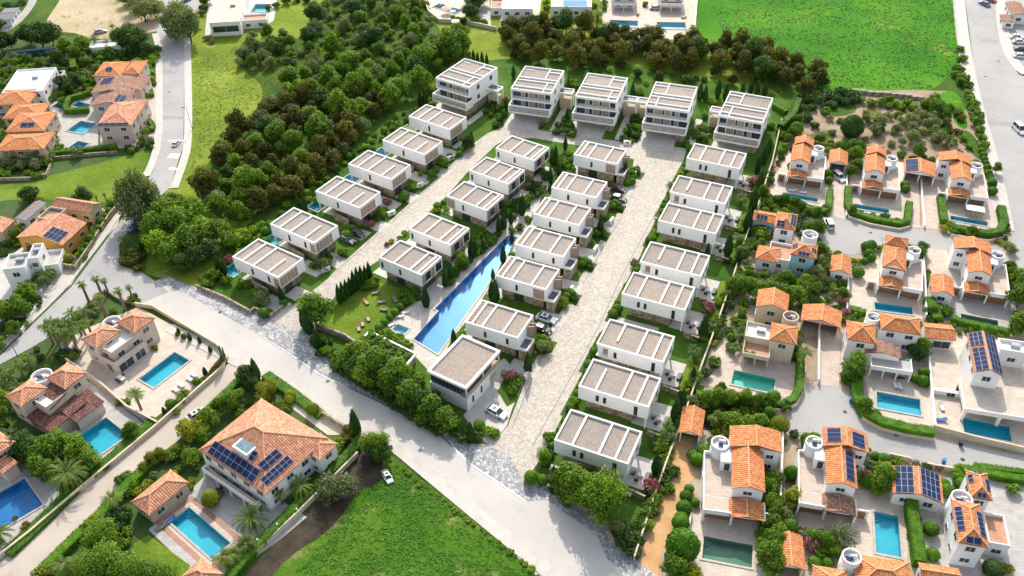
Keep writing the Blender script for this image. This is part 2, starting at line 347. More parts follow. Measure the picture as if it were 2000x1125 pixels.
def leaf(name, c1, c2, c3, trans=.35, rough=.6, hue_s=.09):
    mt, nt_, bs, n, l = new_mat(name)
    oi = n.new('ShaderNodeObjectInfo'); ge = n.new('ShaderNodeNewGeometry')
    v = coords(n, l)
    cl = noise(n, l, v, .7, 3, .6)
    rn = n.new('ShaderNodeMath'); rn.operation = 'MULTIPLY_ADD'; rn.inputs[1].default_value = .6; rn.inputs[2].default_value = -.3; l.new(ge.outputs['Random Per Island'], rn.inputs[0])
    ad = n.new('ShaderNodeMath'); ad.operation = 'ADD'; l.new(cl, ad.inputs[0]); l.new(rn.outputs[0], ad.inputs[1])
    c = ramp(n, l, ad.outputs[0], [(.28, c1), (.5, c2), (.74, c3)])
    ob = ramp(n, l, oi.outputs['Random'], [(0, (.72,.78,.75)), (.5, (1,1,1)), (1, (1.3,1.2,1.0))])
    c = mixc(n, l, .9, c, ob, 'MULTIPLY'); l.new(c, bs.inputs['Base Color'])
    bs.inputs['Roughness'].default_value = rough; bs.inputs['Specular IOR Level'].default_value = .2
    tb = n.new('ShaderNodeBsdfTranslucent'); l.new(mixc(n, l, 1.0, c, (1.25, 1.3, .6), 'MULTIPLY'), tb.inputs[0])
    mx = n.new('ShaderNodeMixShader'); mx.inputs[0].default_value = trans; out = n['Material Output'] if 'Material Output' in n else None
    l.new(bs.outputs[0], mx.inputs[1]); l.new(tb.outputs[0], mx.inputs[2]); l.new(mx.outputs[0], out.inputs[0]); MAT[name] = mt
leaf('leaf_green', (.07,.145,.015), (.13,.24,.02), (.21,.34,.03), .42)
leaf('leaf_bright', (.11,.21,.018), (.19,.33,.022), (.29,.43,.04), .42)
leaf('leaf_brown', (.055,.072,.014), (.10,.118,.018), (.175,.155,.026), .38)
leaf('leaf_olive', (.11,.15,.055), (.17,.22,.085), (.26,.31,.14), .32)
leaf('leaf_dark', (.028,.07,.014), (.05,.115,.02), (.085,.17,.028), .32)
leaf('leaf_cypress', (.018,.055,.012), (.032,.09,.016), (.05,.13,.022), .25)
leaf('leaf_hedge', (.05,.14,.010), (.085,.215,.012), (.14,.30,.02), .35)
leaf('leaf_yellow', (.16,.20,.02), (.26,.30,.025), (.36,.38,.04), .4)
leaf('leaf_pink', (.38,.04,.20), (.55,.07,.30), (.66,.16,.42), .4)
leaf('leaf_red', (.25,.01,.06), (.38,.02,.08), (.5,.05,.10), .4)
leaf('leaf_palm', (.08,.14,.025), (.13,.22,.04), (.21,.29,.07), .4)
leaf('leaf_palm_dry', (.16,.12,.05), (.24,.17,.07), (.32,.24,.1), .3)
leaf('leaf_grey', (.11,.14,.06), (.17,.20,.09), (.25,.28,.14), .3)
blotch('road_patch', (.31,.305,.30), (.36,.355,.345), .6, None, 5, bstr=.1)

# ---------------------------------------------------------------- plants
def leafquad(mb, p, nrm, s, rnd):
    nrm = nrm.normalized(); x = nrm.orthogonal().normalized(); a = rnd.uniform(0, 6.28)
    y = nrm.cross(x); u = math.cos(a)*x+math.sin(a)*y; v = nrm.cross(u)
    u *= s*.5; v *= s*rnd.uniform(.35, .6)
    mb.face((p-u, p-v*.9, p+u, p+v))
def rdir(rnd):
    z = rnd.uniform(-1, 1); a = rnd.uniform(0, 6.283); r = math.sqrt(1-z*z); return Vector((r*math.cos(a), r*math.sin(a), z))
def crown(lobes, n, size, seed, shell=.55, fuzz=.55):
    rnd = random.Random(seed); mb = MB(); tot = sum(l[3]*l[4] for l in lobes)
    for (x, y, z, rx, rz_) in lobes:
        for k in range(int(n*rx*rz_/tot)):
            d = rdir(rnd)
            if d.z < -.35 and rnd.random() < .5: continue
            q = shell + (1-shell)*rnd.random()**.6
            q *= rnd.uniform(.92, 1.12)
            p = Vector((x+d.x*rx*q, y+d.y*rx*q, z+d.z*rz_*q))
            leafquad(mb, p, d+Vector((0, 0, .25))+rdir(rnd)*fuzz*1.3, size*rnd.uniform(.7, 1.35), rnd)
    return mb
def trunk(h, r, limbs, seed, lean=.15):
    rnd = random.Random(seed); mb = MB(); top = Vector((rnd.uniform(-lean, lean), rnd.uniform(-lean, lean), h))
    mid = Vector((top.x*.3+rnd.uniform(-.1, .1), top.y*.3, h*.5))
    mb.tube((0, 0, -.1), mid, r*1.25, r*.9, 7); mb.tube(mid, top, r*.9, r*.65, 7)
    for e in limbs:
        e = Vector(e); m2 = top.lerp(e, .5)+Vector((rnd.uniform(-.2, .2), rnd.uniform(-.2, .2), -.1))
        mb.tube(top, m2, r*.55, r*.38, 5); mb.tube(m2, e, r*.38, r*.12, 5)
    return mb
PROTO = {}
def mkproto(kind, var, tm, cm, extra=None):
    PROTO.setdefault(kind, []).append((tm, cm, extra))
def broad(kind, mat, h, rad, nl, n, size, seeds, tr=.16, flat=.8, shell=.42, spread=.70):
    for sd_ in seeds:
        rnd = random.Random(sd_); lobes = []; limbs = []
        for k in range(nl):
            a = 6.283*k/nl*1.0 + rnd.uniform(-.4, .4); q = rad*spread*rnd.uniform(.55, 1.1) if k else 0
            z = h - rad*flat + rnd.uniform(-.55, .4)*rad*flat - q*.25; rr = rad*rnd.uniform(.30, .58)
            lobes.append((math.cos(a)*q, math.sin(a)*q, z, rr, rr*flat*rnd.uniform(.85, 1.15)))
            limbs.append((math.cos(a)*q*.8, math.sin(a)*q*.8, z))
        lobes.append((0, 0, h-rad*flat*.75, rad*.6, rad*flat*.75)); lobes.append((0, 0, h-rad*flat*1.5, rad*.7, rad*flat*.55))
        cm = crown(lobes, n, size, sd_, shell).mesh('crown'); cm.materials.append(MAT[mat])
        tm = trunk(max(.6, h-rad*flat*1.9), tr, limbs, sd_).mesh('trunk', True); tm.materials.append(MAT['bark'])
        mkproto(kind, 0, tm, cm)
broad('green', 'leaf_green', 6.2, 2.9, 8, 3000, .42, (11, 12, 13, 14))
broad('bright', 'leaf_bright', 4.6, 2.3, 7, 2200, .38, (21, 22, 23))
broad('brown', 'leaf_brown', 5.8, 2.9, 9, 2800, .42, (31, 32, 33, 34, 35), flat=.85)
broad('olive', 'leaf_olive', 4.2, 2.4, 8, 2200, .30, (41, 42, 43), flat=.75, shell=.35)
broad('dark', 'leaf_dark', 6.5, 3.2, 8, 3200, .42, (51, 52, 53), flat=.85)
broad('grey', 'leaf_grey', 4.4, 2.6, 9, 1500, .28, (61, 62), shell=.3, spread=.75)
broad('yellow', 'leaf_yellow', 3.4, 1.7, 6, 1600, .28, (71, 72))
broad('feather', 'leaf_green', 7.5, 3.0, 10, 4600, .26, (81, 82), flat=1.15, shell=.35)
def bushp(kind, mat, n, size, seeds, rad=1.0, z=.7, nl=6, flowers=None):
    for sd_ in seeds:
        rnd = random.Random(sd_); lobes = []
        for k in range(nl):
            a = 6.283*k/nl+rnd.uniform(-.5, .5); q = rad*rnd.uniform(.3, .65)
            lobes.append((math.cos(a)*q, math.sin(a)*q, z*rnd.uniform(.6, 1.15), rad*rnd.uniform(.4, .6), z*rnd.uniform(.55, .8)))
        cm = crown(lobes, n, size, sd_, .45).mesh('foliage'); cm.materials.append(MAT[mat])
        fm = None
        if flowers:
            fm = crown([(a, b, c+.08, d*1.04, e*1.04) for a, b, c, d, e in lobes], n//2, size*.9, sd_+5, .85).mesh('flowers'); fm.materials.append(MAT[flowers])
        mkproto(kind, 0, None, cm, fm)
bushp('bush', 'leaf_green', 650, .26, (101, 102, 103)); bushp('bush_dark', 'leaf_dark', 650, .24, (104, 105)); bushp('bush_lime', 'leaf_bright', 650, .24, (106, 107))
bushp('bush_yellow', 'leaf_yellow', 600, .22, (108, 109)); bushp('bush_grey', 'leaf_grey', 520, .22, (110, 111)); bushp('bush_brown', 'leaf_brown', 600, .22, (112, 113))
bushp('bougain', 'leaf_green', 500, .24, (115, 116), 1.0, .9, 6, 'leaf_pink'); bushp('bougain_red', 'leaf_green', 500, .24, (117, 118), 1.0, .8, 6, 'leaf_red')
def solid(kind, prof, mat, n, size, seeds, wob=.06, name='foliage'):
    "a clipped plant: a closed core following the profile (radius, height) with leaves all over it"
    for sd_ in seeds:
        rnd = random.Random(sd_); mb = MB(); N = 12; ring = []
        for (r, z) in prof:
            ring.append([Vector((r*.94*math.cos(6.283*k/N)*(1+rnd.uniform(-wob, wob)), r*.94*math.sin(6.283*k/N)*(1+rnd.uniform(-wob, wob)), z)) for k in range(N)])
        mb.rings(ring)
        L = [math.hypot(b[0]-a[0], b[1]-a[1])*(a[0]+b[0]) for a, b in zip(prof, prof[1:])]; tot = sum(L)
        for (a, b, w_) in zip(prof, prof[1:], L):
            for k in range(int(n*w_/tot)):
                t = rnd.random(); r = a[0]+(b[0]-a[0])*t; z = a[1]+(b[1]-a[1])*t; an = rnd.uniform(0, 6.283)
                r *= rnd.uniform(.94, 1.07); d = Vector((math.cos(an)*(b[1]-a[1]), math.sin(an)*(b[1]-a[1]), -(b[0]-a[0])))
                if d.length < 1e-4: d = Vector((0, 0, 1))
                leafquad(mb, Vector((r*math.cos(an), r*math.sin(an), z)), d.normalized()+rdir(rnd)*.6, size*rnd.uniform(.7, 1.3), rnd)
        cm = mb.mesh(name); cm.materials.append(MAT[mat]); mkproto(kind, 0, None, cm)
solid('cypress', [(.35, .1), (.62, .6), (.72, 1.3), (.66, 2.3), (.5, 3.3), (.28, 4.3), (.02, 5.1)], 'leaf_cypress', 900, .2, (121, 122, 123), .1)
solid('ball', [(.35, .05), (.8, .35), (1.0, .85), (.85, 1.35), (.5, 1.65), (.02, 1.78)], 'leaf_hedge', 520, .2, (131, 132, 133))
solid('balldark', [(.35, .05), (.8, .35), (1.0, .85), (.85, 1.35), (.5, 1.65), (.02, 1.78)], 'leaf_green', 520, .2, (134, 135))
solid('ovaltree', [(.35, .1), (1.2, .5), (1.8, 1.5), (1.75, 2.5), (1.2, 3.4), (.5, 3.85), (.02, 3.95)], 'leaf_hedge', 1500, .28, (136, 137), .1)
solid('ovaldark', [(.35, .1), (1.2, .5), (1.8, 1.5), (1.75, 2.5), (1.2, 3.4), (.5, 3.85), (.02, 3.95)], 'leaf_dark', 1500, .28, (138, 139), .12)
solid('ovalyellow', [(.35, .1), (1.2, .5), (1.8, 1.5), (1.75, 2.5), (1.2, 3.4), (.5, 3.85), (.02, 3.95)], 'leaf_yellow', 1500, .26, (140,), .1)
def palmp(kind, th, fl, nf, droop, seeds, dry=True, mat='leaf_palm', tr=.22, wl=.55):
    for sd_ in seeds:
        rnd = random.Random(sd_); mb = MB(); dm = MB()
        for k in range(nf+(8 if dry else 0)):
            isd = k >= nf; el = rnd.uniform(-.15, 1.25) if not isd else rnd.uniform(-1.1, -.6)
            a = 2.39996*k+rnd.uniform(-.15, .15); L = fl*rnd.uniform(.85, 1.08)*(1 if not isd else .6); T = dm if isd else mb
            p = Vector((0, 0, th)); pts = [p.copy()]; e = el
            ns = 9
            for s in range(ns):
                d = Vector((math.cos(a)*math.cos(e), math.sin(a)*math.cos(e), math.sin(e))); p = p+d*L/ns; pts.append(p.copy()); e -= droop/ns*(1+s*.16)
            side = Vector((-math.sin(a), math.cos(a), 0))
            for s in range(1, ns+1):
                q0, q1 = pts[s-1], pts[s]; ax = (q1-q0).normalized()
                for h in (0, .5):
                    q = q0.lerp(q1, h); t = (s-1+h)/ns; w_ = wl*fl*.42*math.sin(math.pi*min(.97, t*.8+.16))
                    for sg in (-1, 1):
                        tip = q+side*sg*w_+ax*w_*.65+Vector((0, 0, -w_*.35)); b = ax*.055*fl/2.6
                        T.face((q-b, q+b, tip+b*.3, tip-b*.3))
        cm = mb.mesh('crown'); cm.materials.append(MAT[mat])
        tb = MB(); zz = 0; r = tr*1.25
        for s in range(6):
            z2 = th*(s+1)/6; tb.cyl(0, 0, zz-.02, z2, r, r*.9, 8, caps=(s == 5)); r = tr*(1.15-.05*s); zz = z2
        tb.cyl(0, 0, th-.5, th+.25, tr*1.6, tr*.9, 8)
        tm = tb.mesh('trunk'); tm.materials.append(MAT['palm_bark'])
        ex = None
        if dry: ex = dm.mesh('dry_fronds'); ex.materials.append(MAT['leaf_palm_dry'])
        mkproto(kind, 0, tm, cm, ex)
palmp('palm_tall', 5.2, 2.1, 30, 1.25, (151, 152, 153), wl=.34); palmp('palm_date', 3.0, 4.4, 44, 1.3, (154, 155), wl=.16, tr=.42); palmp('palm_small', 1.5, 1.7, 26, 1.1, (156, 157), False)
palmp('palm_skinny', 4.6, 1.25, 20, 1.1, (158, 159), True, tr=.26)

NAMEK = dict(green='broadleaf_tree', bright='broadleaf_tree', brown='broadleaf_tree', olive='olive_tree', dark='broadleaf_tree', grey='olive_tree', yellow='broadleaf_tree', feather='feathery_tree',
    bush='bush', bush_dark='bush', bush_lime='bush', bush_yellow='bush', bush_grey='bush', bush_brown='bush', bougain='bougainvillea', bougain_red='bougainvillea', cypress='cypress',
    ball='clipped_shrub', balldark='clipped_shrub', ovaltree='rounded_tree', ovaldark='rounded_tree', ovalyellow='rounded_tree', palm_tall='palm_tree', palm_date='date_palm', palm_small='palm_tree', palm_skinny='palm_tree')
CATK = dict(broadleaf_tree='tree', olive_tree='tree', feathery_tree='tree', bush='bush', bougainvillea='bougainvillea', cypress='cypress', clipped_shrub='shrub', rounded_tree='tree', palm_tree='palm tree', date_palm='palm tree')
DESC = dict(green='leafy green tree', bright='bright green tree', brown='brown-green tree', olive='grey-green olive tree', dark='dark green tree', grey='sparse grey tree', yellow='yellow-green small tree', feather='feathery green tree',
    bush='loose green bush', bush_dark='dark green bush', bush_lime='lime-green bush', bush_yellow='yellow-green bush', bush_grey='dry grey-green bush', bush_brown='brownish bush', bougain='pink flowering bougainvillea', bougain_red='red flowering bougainvillea',
    cypress='slim dark cypress', ball='round clipped shrub', balldark='dark round shrub', ovaltree='dense rounded green tree', ovaldark='dense rounded dark tree', ovalyellow='rounded yellow-green tree',
    palm_tall='tall fan palm', palm_date='wide date palm', palm_small='low young palm', palm_skinny='slender small-headed palm')
AUTO = []       # things whose label comes from the nearest landmark
LAND = []       # (name, x, y)
def land(name, x, y): LAND.append((name, x, y))
PR = random.Random(5)
QUEUE = []
def plant(kind, x, y, s=1.0, sz=None, group=None, label=None, z=0.0):
    P = PROTO[kind]; QUEUE.append((kind, P[PR.randrange(len(P))], x, y, z, PR.uniform(0, 6.283), s, s if sz is None else sz, group, label))
def plant_all(limit=298):
    "the largest of each kind in view become things of their own, the rest of a kind one low-detail mass"
    kinds = {}
    for q in QUEUE:
        px, py = PX((q[2], q[3], 0)); d = (Vector(q[2:5])-Vector((0, 0, CAMH))).length
        if not (-60 < px < 2060 and -40 < py < 1220): continue
        size = q[6]*max(.5, max(v.co.z for v in q[1][1].vertices) if False else KSIZE[q[0]])/d; kinds.setdefault(NAMEK[q[0]], []).append((size, len(kinds), q))
    for nm, L in kinds.items():
        L.sort(key=lambda t: -t[0])
        for _, _, q in L[:limit]: plant_one(nm, q)
        rest = [t[2] for t in L[limit:]]
        if rest:
            mats = []; V = []; Fs = []; MI = []
            for q in rest:
                c, s = math.cos(q[5]), math.sin(q[5])
                for me in q[1]:
                    if me is None: continue
                    mt = me.materials[0]
                    if mt not in mats: mats.append(mt)
                    o0 = len(V)
                    for v in me.vertices: p = v.co; V.append((q[2]+q[6]*(p.x*c-p.y*s), q[3]+q[6]*(p.x*s+p.y*c), q[4]+q[7]*p.z))
                    for p in me.polygons: Fs.append([o0+k for k in p.vertices]); MI.append(mats.index(mt))
            me = bpy.data.meshes.new('undergrowth'); me.from_pydata(V, [], Fs)
            for mt in mats: me.materials.append(mt)
            me.polygons.foreach_set('material_index', MI); me.update()
            o = bpy.data.objects.new('undergrowth' if nm == 'bush' else 'far_wood', me); COL.objects.link(o)
            tag(o, 'tangled low bushes filling the ground of the scrubland and garden edges' if nm == 'bush' else 'smaller far trees merging into one wood', 'undergrowth' if nm == 'bush' else 'wood', None, 'stuff')
def plant_one(nm, q):
    kind, (tm, cm, ex), x, y, z, rz, s, sz, group, label = q
    if tm is None and ex is None:
        o = bpy.data.objects.new(nm, cm); COL.objects.link(o); o.location = (x, y, z); o.rotation_euler = (0, 0, rz); o.scale = (s, s, sz)
    else:
        o = empty(nm, (x, y, z), rz); o.scale = (s, s, sz)
        for me, n2 in ((tm, 'trunk'), (cm, 'crown' if tm else 'foliage'), (ex, 'flowers' if tm is None else 'dry_fronds')):
            if me is not None:
                c = bpy.data.objects.new(n2, me); COL.objects.link(c); c.parent = o
    tag(o, label, CATK[nm], group or (DESC[kind]+'s around the gardens'))
    if label is None: AUTO.append((o, DESC[kind]))
KSIZE = {k: (6 if k in ('green','brown','dark','feather','palm_date','palm_tall') else 4.5 if k in ('bright','olive','grey','cypress','palm_skinny') else 3.6 if k.startswith('oval') or k == 'yellow' else 2.0) for k in NAMEK}
def pl(kind, pts, s=1.0, sz=None, group=None, label=None):
    "plants at ground points seen at these pixels; a point may carry its own size"
    for p in pts:
        q = G(p[0], p[1]); k = p[2] if len(p) > 2 else 1.0
        f = PR.uniform(.92, 1.08)
        plant(kind, q.x, q.y, s*k*f, (sz or s)*k*f*PR.uniform(.93, 1.07), group, label)
def inside(x, y, poly):
    c = False; j = len(poly)-1
    for i in range(len(poly)):
        xi, yi = poly[i][0], poly[i][1]; xj, yj = poly[j][0], poly[j][1]
        if (yi > y) != (yj > y) and x < (xj-xi)*(y-yi)/(yj-yi)+xi: c = not c
        j = i
    return c
def scatter(pxpoly, dist, kinds, smin, smax, group, labels, seed, avoid=()):
    rnd = random.Random(seed); P = [G(*p) for p in pxpoly]; xs = [p.x for p in P]; ys = [p.y for p in P]; got = []
    area = (max(xs)-min(xs))*(max(ys)-min(ys))
    for t in range(int(area/dist/dist*14)):
        x = rnd.uniform(min(xs), max(xs)); y = rnd.uniform(min(ys), max(ys))
        if not inside(x, y, P): continue
        d2 = dist*rnd.uniform(.8, 1.25)
        if any((x-a)**2+(y-b)**2 < d2*d2 for a, b in got): continue
        got.append((x, y)); kd = rnd.choices([k for k, w_ in kinds], [w_ for k, w_ in kinds])[0]
        s = rnd.uniform(smin, smax); plant(kd, x, y, s, s*rnd.uniform(.8, 1.3), group)
    return got

def hedge(pts, w_=1.2, h=1.6, mat='leaf_hedge', label=None, px=True, closed=False, name='hedge', dens=20, cat='hedge', size=.22, group='clipped hedges between the gardens'):
    P = [G(*p) if px else Vector((p[0], p[1], 0)) for p in pts]; o0 = P[0].copy(); P = [p-o0 for p in P]
    rnd = random.Random(len(pts)*31+int(abs(o0.x*10))); mb = MB(); S = [P[0]]
    for a, b in zip(P, P[1:]):
        n = max(1, int((b-a).length/1.0)); S += [a.lerp(b, (k+1)/n) for k in range(n)]
    rings = []
    for k, p in enumerate(S):
        a = S[max(0, k-1)]; b = S[min(len(S)-1, k+1)]; d = (b-a).normalized(); s = Vector((-d.y, d.x, 0)); ww = w_*rnd.uniform(.96, 1.04)/2; hh = h*rnd.uniform(.97, 1.02)
        rings.append((p, s, ww, hh, [p-s*ww*.96, p-s*ww+Vector((0, 0, hh*.88)), p-s*ww*.75+Vector((0, 0, hh)), p+s*ww*.75+Vector((0, 0, hh)), p+s*ww+Vector((0, 0, hh*.88)), p+s*ww*.96]))
    mb.rings([r[4] for r in rings], False)
    for A, B_ in zip(rings, rings[1:]):
        a, b = A[4], B_[4]
        L = (B_[0]-A[0]).length
        for k in range(int(dens*L*(w_+2*h))):
            t = rnd.random(); p = A[0].lerp(B_[0], t); s = A[1]; u = rnd.uniform(-1, 1)*(w_/2+h)
            if abs(u) < w_/2: q = p+s*u+Vector((0, 0, h*rnd.uniform(.97, 1.06))); n = Vector((0, 0, 1))
            else: sg = 1 if u > 0 else -1; q = p+s*sg*w_/2*rnd.uniform(.98, 1.08)+Vector((0, 0, h-(abs(u)-w_/2))); n = s*sg
            leafquad(mb, q, n+rdir(rnd)*.55, size*rnd.uniform(.7, 1.3), rnd)
    for r_ in (rings[0], rings[-1]): mb.face(r_[4])
    o = mb.put(name, MAT[mat], loc=o0); tag(o, label, cat, group)
    if label is None: AUTO.append((o, 'low green hedge' if h < 1.2 else 'tall clipped green hedge'))
    return o

# ---------------------------------------------------------------- ground sheets and pools
POOLS = []; LAYER = [0]
def offset(P, d):
    n = len(P); a = sum(P[i].x*P[(i+1) % n].y-P[(i+1) % n].x*P[i].y for i in range(n)); sg = 1 if a > 0 else -1; out = []
    for i in range(n):
        p0, p1, p2 = P[i-1], P[i], P[(i+1) % n]; e1 = (p1-p0).normalized(); e2 = (p2-p1).normalized()
        n1 = Vector((e1.y, -e1.x, 0))*sg; n2 = Vector((e2.y, -e2.x, 0))*sg; b = (n1+n2); c = max(.35, b.length_squared/2)
        out.append(p1+b*d/c/1.0 if c else p1)
    return out
def pool_rect(A, D, B, z=0):
    a, d, b = G(*A), G(*D), G(*B); u = d-a; v = b-a; L = u.length; u.normalize(); n = Vector((-u.y, u.x, 0)); W = v.dot(n); return [a, a+u*L, a+u*L+n*W, a+n*W]
def ground(name, poly, mat, px=True, smooth=0, z=None, kind='structure'):
    P = [G(*p) if px else Vector((p[0], p[1], 0)) for p in poly]
    for _ in range(smooth):
        Q = []
        for i in range(len(P)):
            a, b = P[i], P[(i+1) % len(P)]; Q += [a.lerp(b, .25), a.lerp(b, .75)]
        P = Q
    if z is None: LAYER[0] += 1; z = .006*LAYER[0]
    holes = [h for h in POOLS if inside(sum(p.x for p in h)/len(h), sum(p.y for p in h)/len(h), P) and all(inside(p.x, p.y, P) for p in h)]
    for h in POOLS:
        k_ = sum(inside(p.x, p.y, P) for p in h)
        if 0 < k_ < len(h): open('/tmp/partial.txt', 'a').write(str(('P', name, [round(t) for t in PX(h[0])], k_, len(h)))+'\n')
    loops = [P]+holes; flat = [p for l_ in loops for p in l_]; tris = tessellate_polygon(loops)
    o0 = Vector((0, 0, 0)); v = [(p.x, p.y, 0) for p in flat]; fs = []
    for t in tris:
        c = (flat[t[1]]-flat[t[0]]).cross(flat[t[2]]-flat[t[0]]).z
        if abs(c) < 1e-7: continue
        fs.append(tuple(t) if c > 0 else tuple(t[::-1]))
    me = bpy.data.meshes.new(name); me.from_pydata(v, [], fs); me.update()
    o = put(name, me, MAT[mat], loc=(0, 0, z)); o['kind'] = kind; return o
def strip(pts, w_, off=0):
    "outline of a band of width w_ along a polyline of world points"
    L = []; Rr = []
    for k, p in enumerate(pts):
        a = pts[max(0, k-1)]; b = pts[min(len(pts)-1, k+1)]; d = (b-a).normalized(); s = Vector((-d.y, d.x, 0))
        L.append(p+s*(off+w_/2)); Rr.append(p+s*(off-w_/2))
    return L+Rr[::-1]
def pxs(pts): return [G(*p) for p in pts]
def make_pool(P, label, bas='basin_turquoise', wat='water_blue', cop='kerb', cw=.4, depth=1.5, group='swimming pools of the villas'):
    c = sum(P, Vector())/len(P); r = empty('swimming_pool', (c.x, c.y, 0)); Q = [p-c for p in P]
    a = sum(Q[i].x*Q[(i+1) % len(Q)].y-Q[(i+1) % len(Q)].x*Q[i].y for i in range(len(Q)))
    if a < 0: Q = Q[::-1]
    n = len(Q); O = offset(Q, cw); mb = MB(); ct = .06*1 + .30
    ct = LAYERTOP
    for i in range(n):
        j = (i+1) % n; up = Vector((0, 0, ct)); mb.face((O[i]+up, O[j]+up, Q[j]+up, Q[i]+up)); mb.face((O[i], O[j], O[j]+up, O[i]+up)[::1])
        lo = Vector((0, 0, -.12)); mb.face((Q[i]+up, Q[j]+up, Q[j]+lo, Q[i]+lo))
    mb.put('coping', MAT[cop], r)
    mb = MB(); dn = Vector((0, 0, -depth))
    for i in range(n):
        j = (i+1) % n; lo = Vector((0, 0, -.12)); mb.face((Q[j]+lo, Q[i]+lo, Q[i]+dn, Q[j]+dn))
    for t in tessellate_polygon([Q]): mb.face([Q[k]+dn for k in t])
    mb.put('basin', MAT[bas], r)
    mb = MB()
    for t in tessellate_polygon([Q]):
        x = [Q[k] for k in t]; x = x if (x[1]-x[0]).cross(x[2]-x[0]).z > 0 else x[::-1]; mb.face([q+Vector((0, 0, .02)) for q in x])
    mb.put('water', MAT[wat], r)
    if len(Q) == 4 and min((Q[1]-Q[0]).length, (Q[2]-Q[1]).length) > 3.2 and a > 0:
        q, e1, e2 = Q[3], (Q[2]-Q[3]).normalized(), (Q[0]-Q[3]).normalized()
        for rr, zz in ((1.5, -.8), (1.05, -.55), (.6, -.3)):
            P_ = [q]+[q+e1*rr*math.cos(.2244*k)+e2*rr*math.sin(.2244*k) for k in range(8)]; m_ = MB(); m_.prism([(p.x+.01, p.y+.01) for p in P_], -depth, zz); m_.put('step', MAT[bas], r)
    tag(r, label, 'swimming pool', group); return r

# ---------------------------------------------------------------- small builders
def wallrun(pts, h, t, mat, label=None, px=True, name='garden_wall', cap=None, cat='wall', group=None, closed=False):
    P = [G(*p) if px else Vector((p[0], p[1], 0)) for p in pts]; o0 = P[0].copy(); P = [p-o0 for p in P]
    r = empty(name, o0); mb = MB(); cb = MB()
    L = []; Rr = []
    for k, p in enumerate(P):
        a = P[max(0, k-1)]; b = P[min(len(P)-1, k+1)]
        d1 = (p-a).normalized() if k else (b-p).normalized(); d2 = (b-p).normalized() if k < len(P)-1 else d1
        s1 = Vector((-d1.y, d1.x, 0)); s2 = Vector((-d2.y, d2.x, 0)); s = s1+s2; s = s/max(.5, s.length_squared/2); L.append((p+s*t/2, p-s*t/2, p+s*(t/2+.05), p-s*(t/2+.05)))
    up = Vector((0, 0, h)); cu = Vector((0, 0, h+.07))
    for a, b in zip(L, L[1:]):
        mb.face((a[1], b[1], b[1]+up, a[1]+up)); mb.face((b[0], a[0], a[0]+up, b[0]+up))
        mb.face((a[1]+up, b[1]+up, b[0]+up, a[0]+up))
        cb.face((a[3]+up, b[3]+up, b[3]+cu, a[3]+cu)); cb.face((b[2]+up, a[2]+up, a[2]+cu, b[2]+cu)); cb.face((a[3]+cu, b[3]+cu, b[2]+cu, a[2]+cu)); cb.face((b[3]+up, a[3]+up, a[2]+up, b[2]+up))
    for a in (L[0], L[-1]):
        mb.face((a[0], a[1], a[1]+up, a[0]+up)); cb.face((a[2]+up, a[3]+up, a[3]+cu, a[2]+cu))
    mb.put('wall', MAT[mat], r); cb.put('coping', MAT[cap or mat], r)
    tag(r, label, cat, group or 'low boundary walls')
    if label is None: AUTO.append((r, {'stone_wall': 'rough stone garden wall', 'white_wall': 'white rendered wall'}.get(mat, 'pale boundary wall')))
    return r

def window(parent, x, y, zc, w_, h, nrm, frame='frame_white', glass='glass_dark', bars=1, name='window', z0=None):
    "nrm: 'f' (-y), 'r' (+x), 'l' (-x), 'b' (+y); x, y on the wall plane"
    ang = {'f': 0, 'r': math.pi/2, 'b': math.pi, 'l': -math.pi/2}[nrm]
    mb = MB(); a, b = w_/2, h/2; t = .07
    mb.box(-a-t, -.07, -b-t, a+t, .0, -b); mb.box(-a-t, -.07, b, a+t, .0, b+t); mb.box(-a-t, -.07, -b, -a, .0, b); mb.box(a, -.07, -b, a+t, .0, b)
    for k in range(bars):
        xx = -a+w_*(k+1)/(bars+1); mb.box(xx-.03, -.06, -b, xx+.03, .0, b)
    o = mb.put(name, MAT[frame], parent, loc=(x, y, zc), rz=ang)
    p = MB(); p.box(-a, -.03, -b, a, .012, b); p.put('pane', MAT[glass], o)
    return o
def boxpart(name, parent, dims, mat):
    mb = MB(); mb.box(*dims); return mb.put(name, MAT[mat], parent)

# ---------------------------------------------------------------- modern villas
def roof_set(root, L, W, zt, beams, z0=None, gravel='roof_gravel', rim=.30, extra=None):
    "sunken gravel roof, white rim, cross beams given as (x fraction, y0 fraction, y1 fraction)"
    mb = MB(); a, b = L/2, W/2; zr = zt-.42
    mb.box(-a+rim, -b+rim, zr-.15, a-rim, b-rim, zr); g = mb.put('roof', MAT[gravel], root)
    m2 = MB(); m2.box(-a-.02, -b-.02, zr-.2, a+.02, -b+rim, zt); m2.box(-a-.02, b-rim, zr-.2, a+.02, b+.02, zt); m2.box(-a-.02, -b+rim, zr-.2, -a+rim, b-rim, zt); m2.box(a-rim, -b+rim, zr-.2, a+.02, b-rim, zt)
    m2.put('parapet', MAT['villa_white'], g)
    for (fx, y0, y1) in beams:
        x = -a+L*fx; m3 = MB(); m3.box(x-.2, -b+W*y0+(rim if y0 == 0 else 0), zr, x+.2, -b+W*y1-(rim if y1 == 1 else 0), zt-.05); m3.put('roof_beam', MAT['villa_white'], g)
    return g
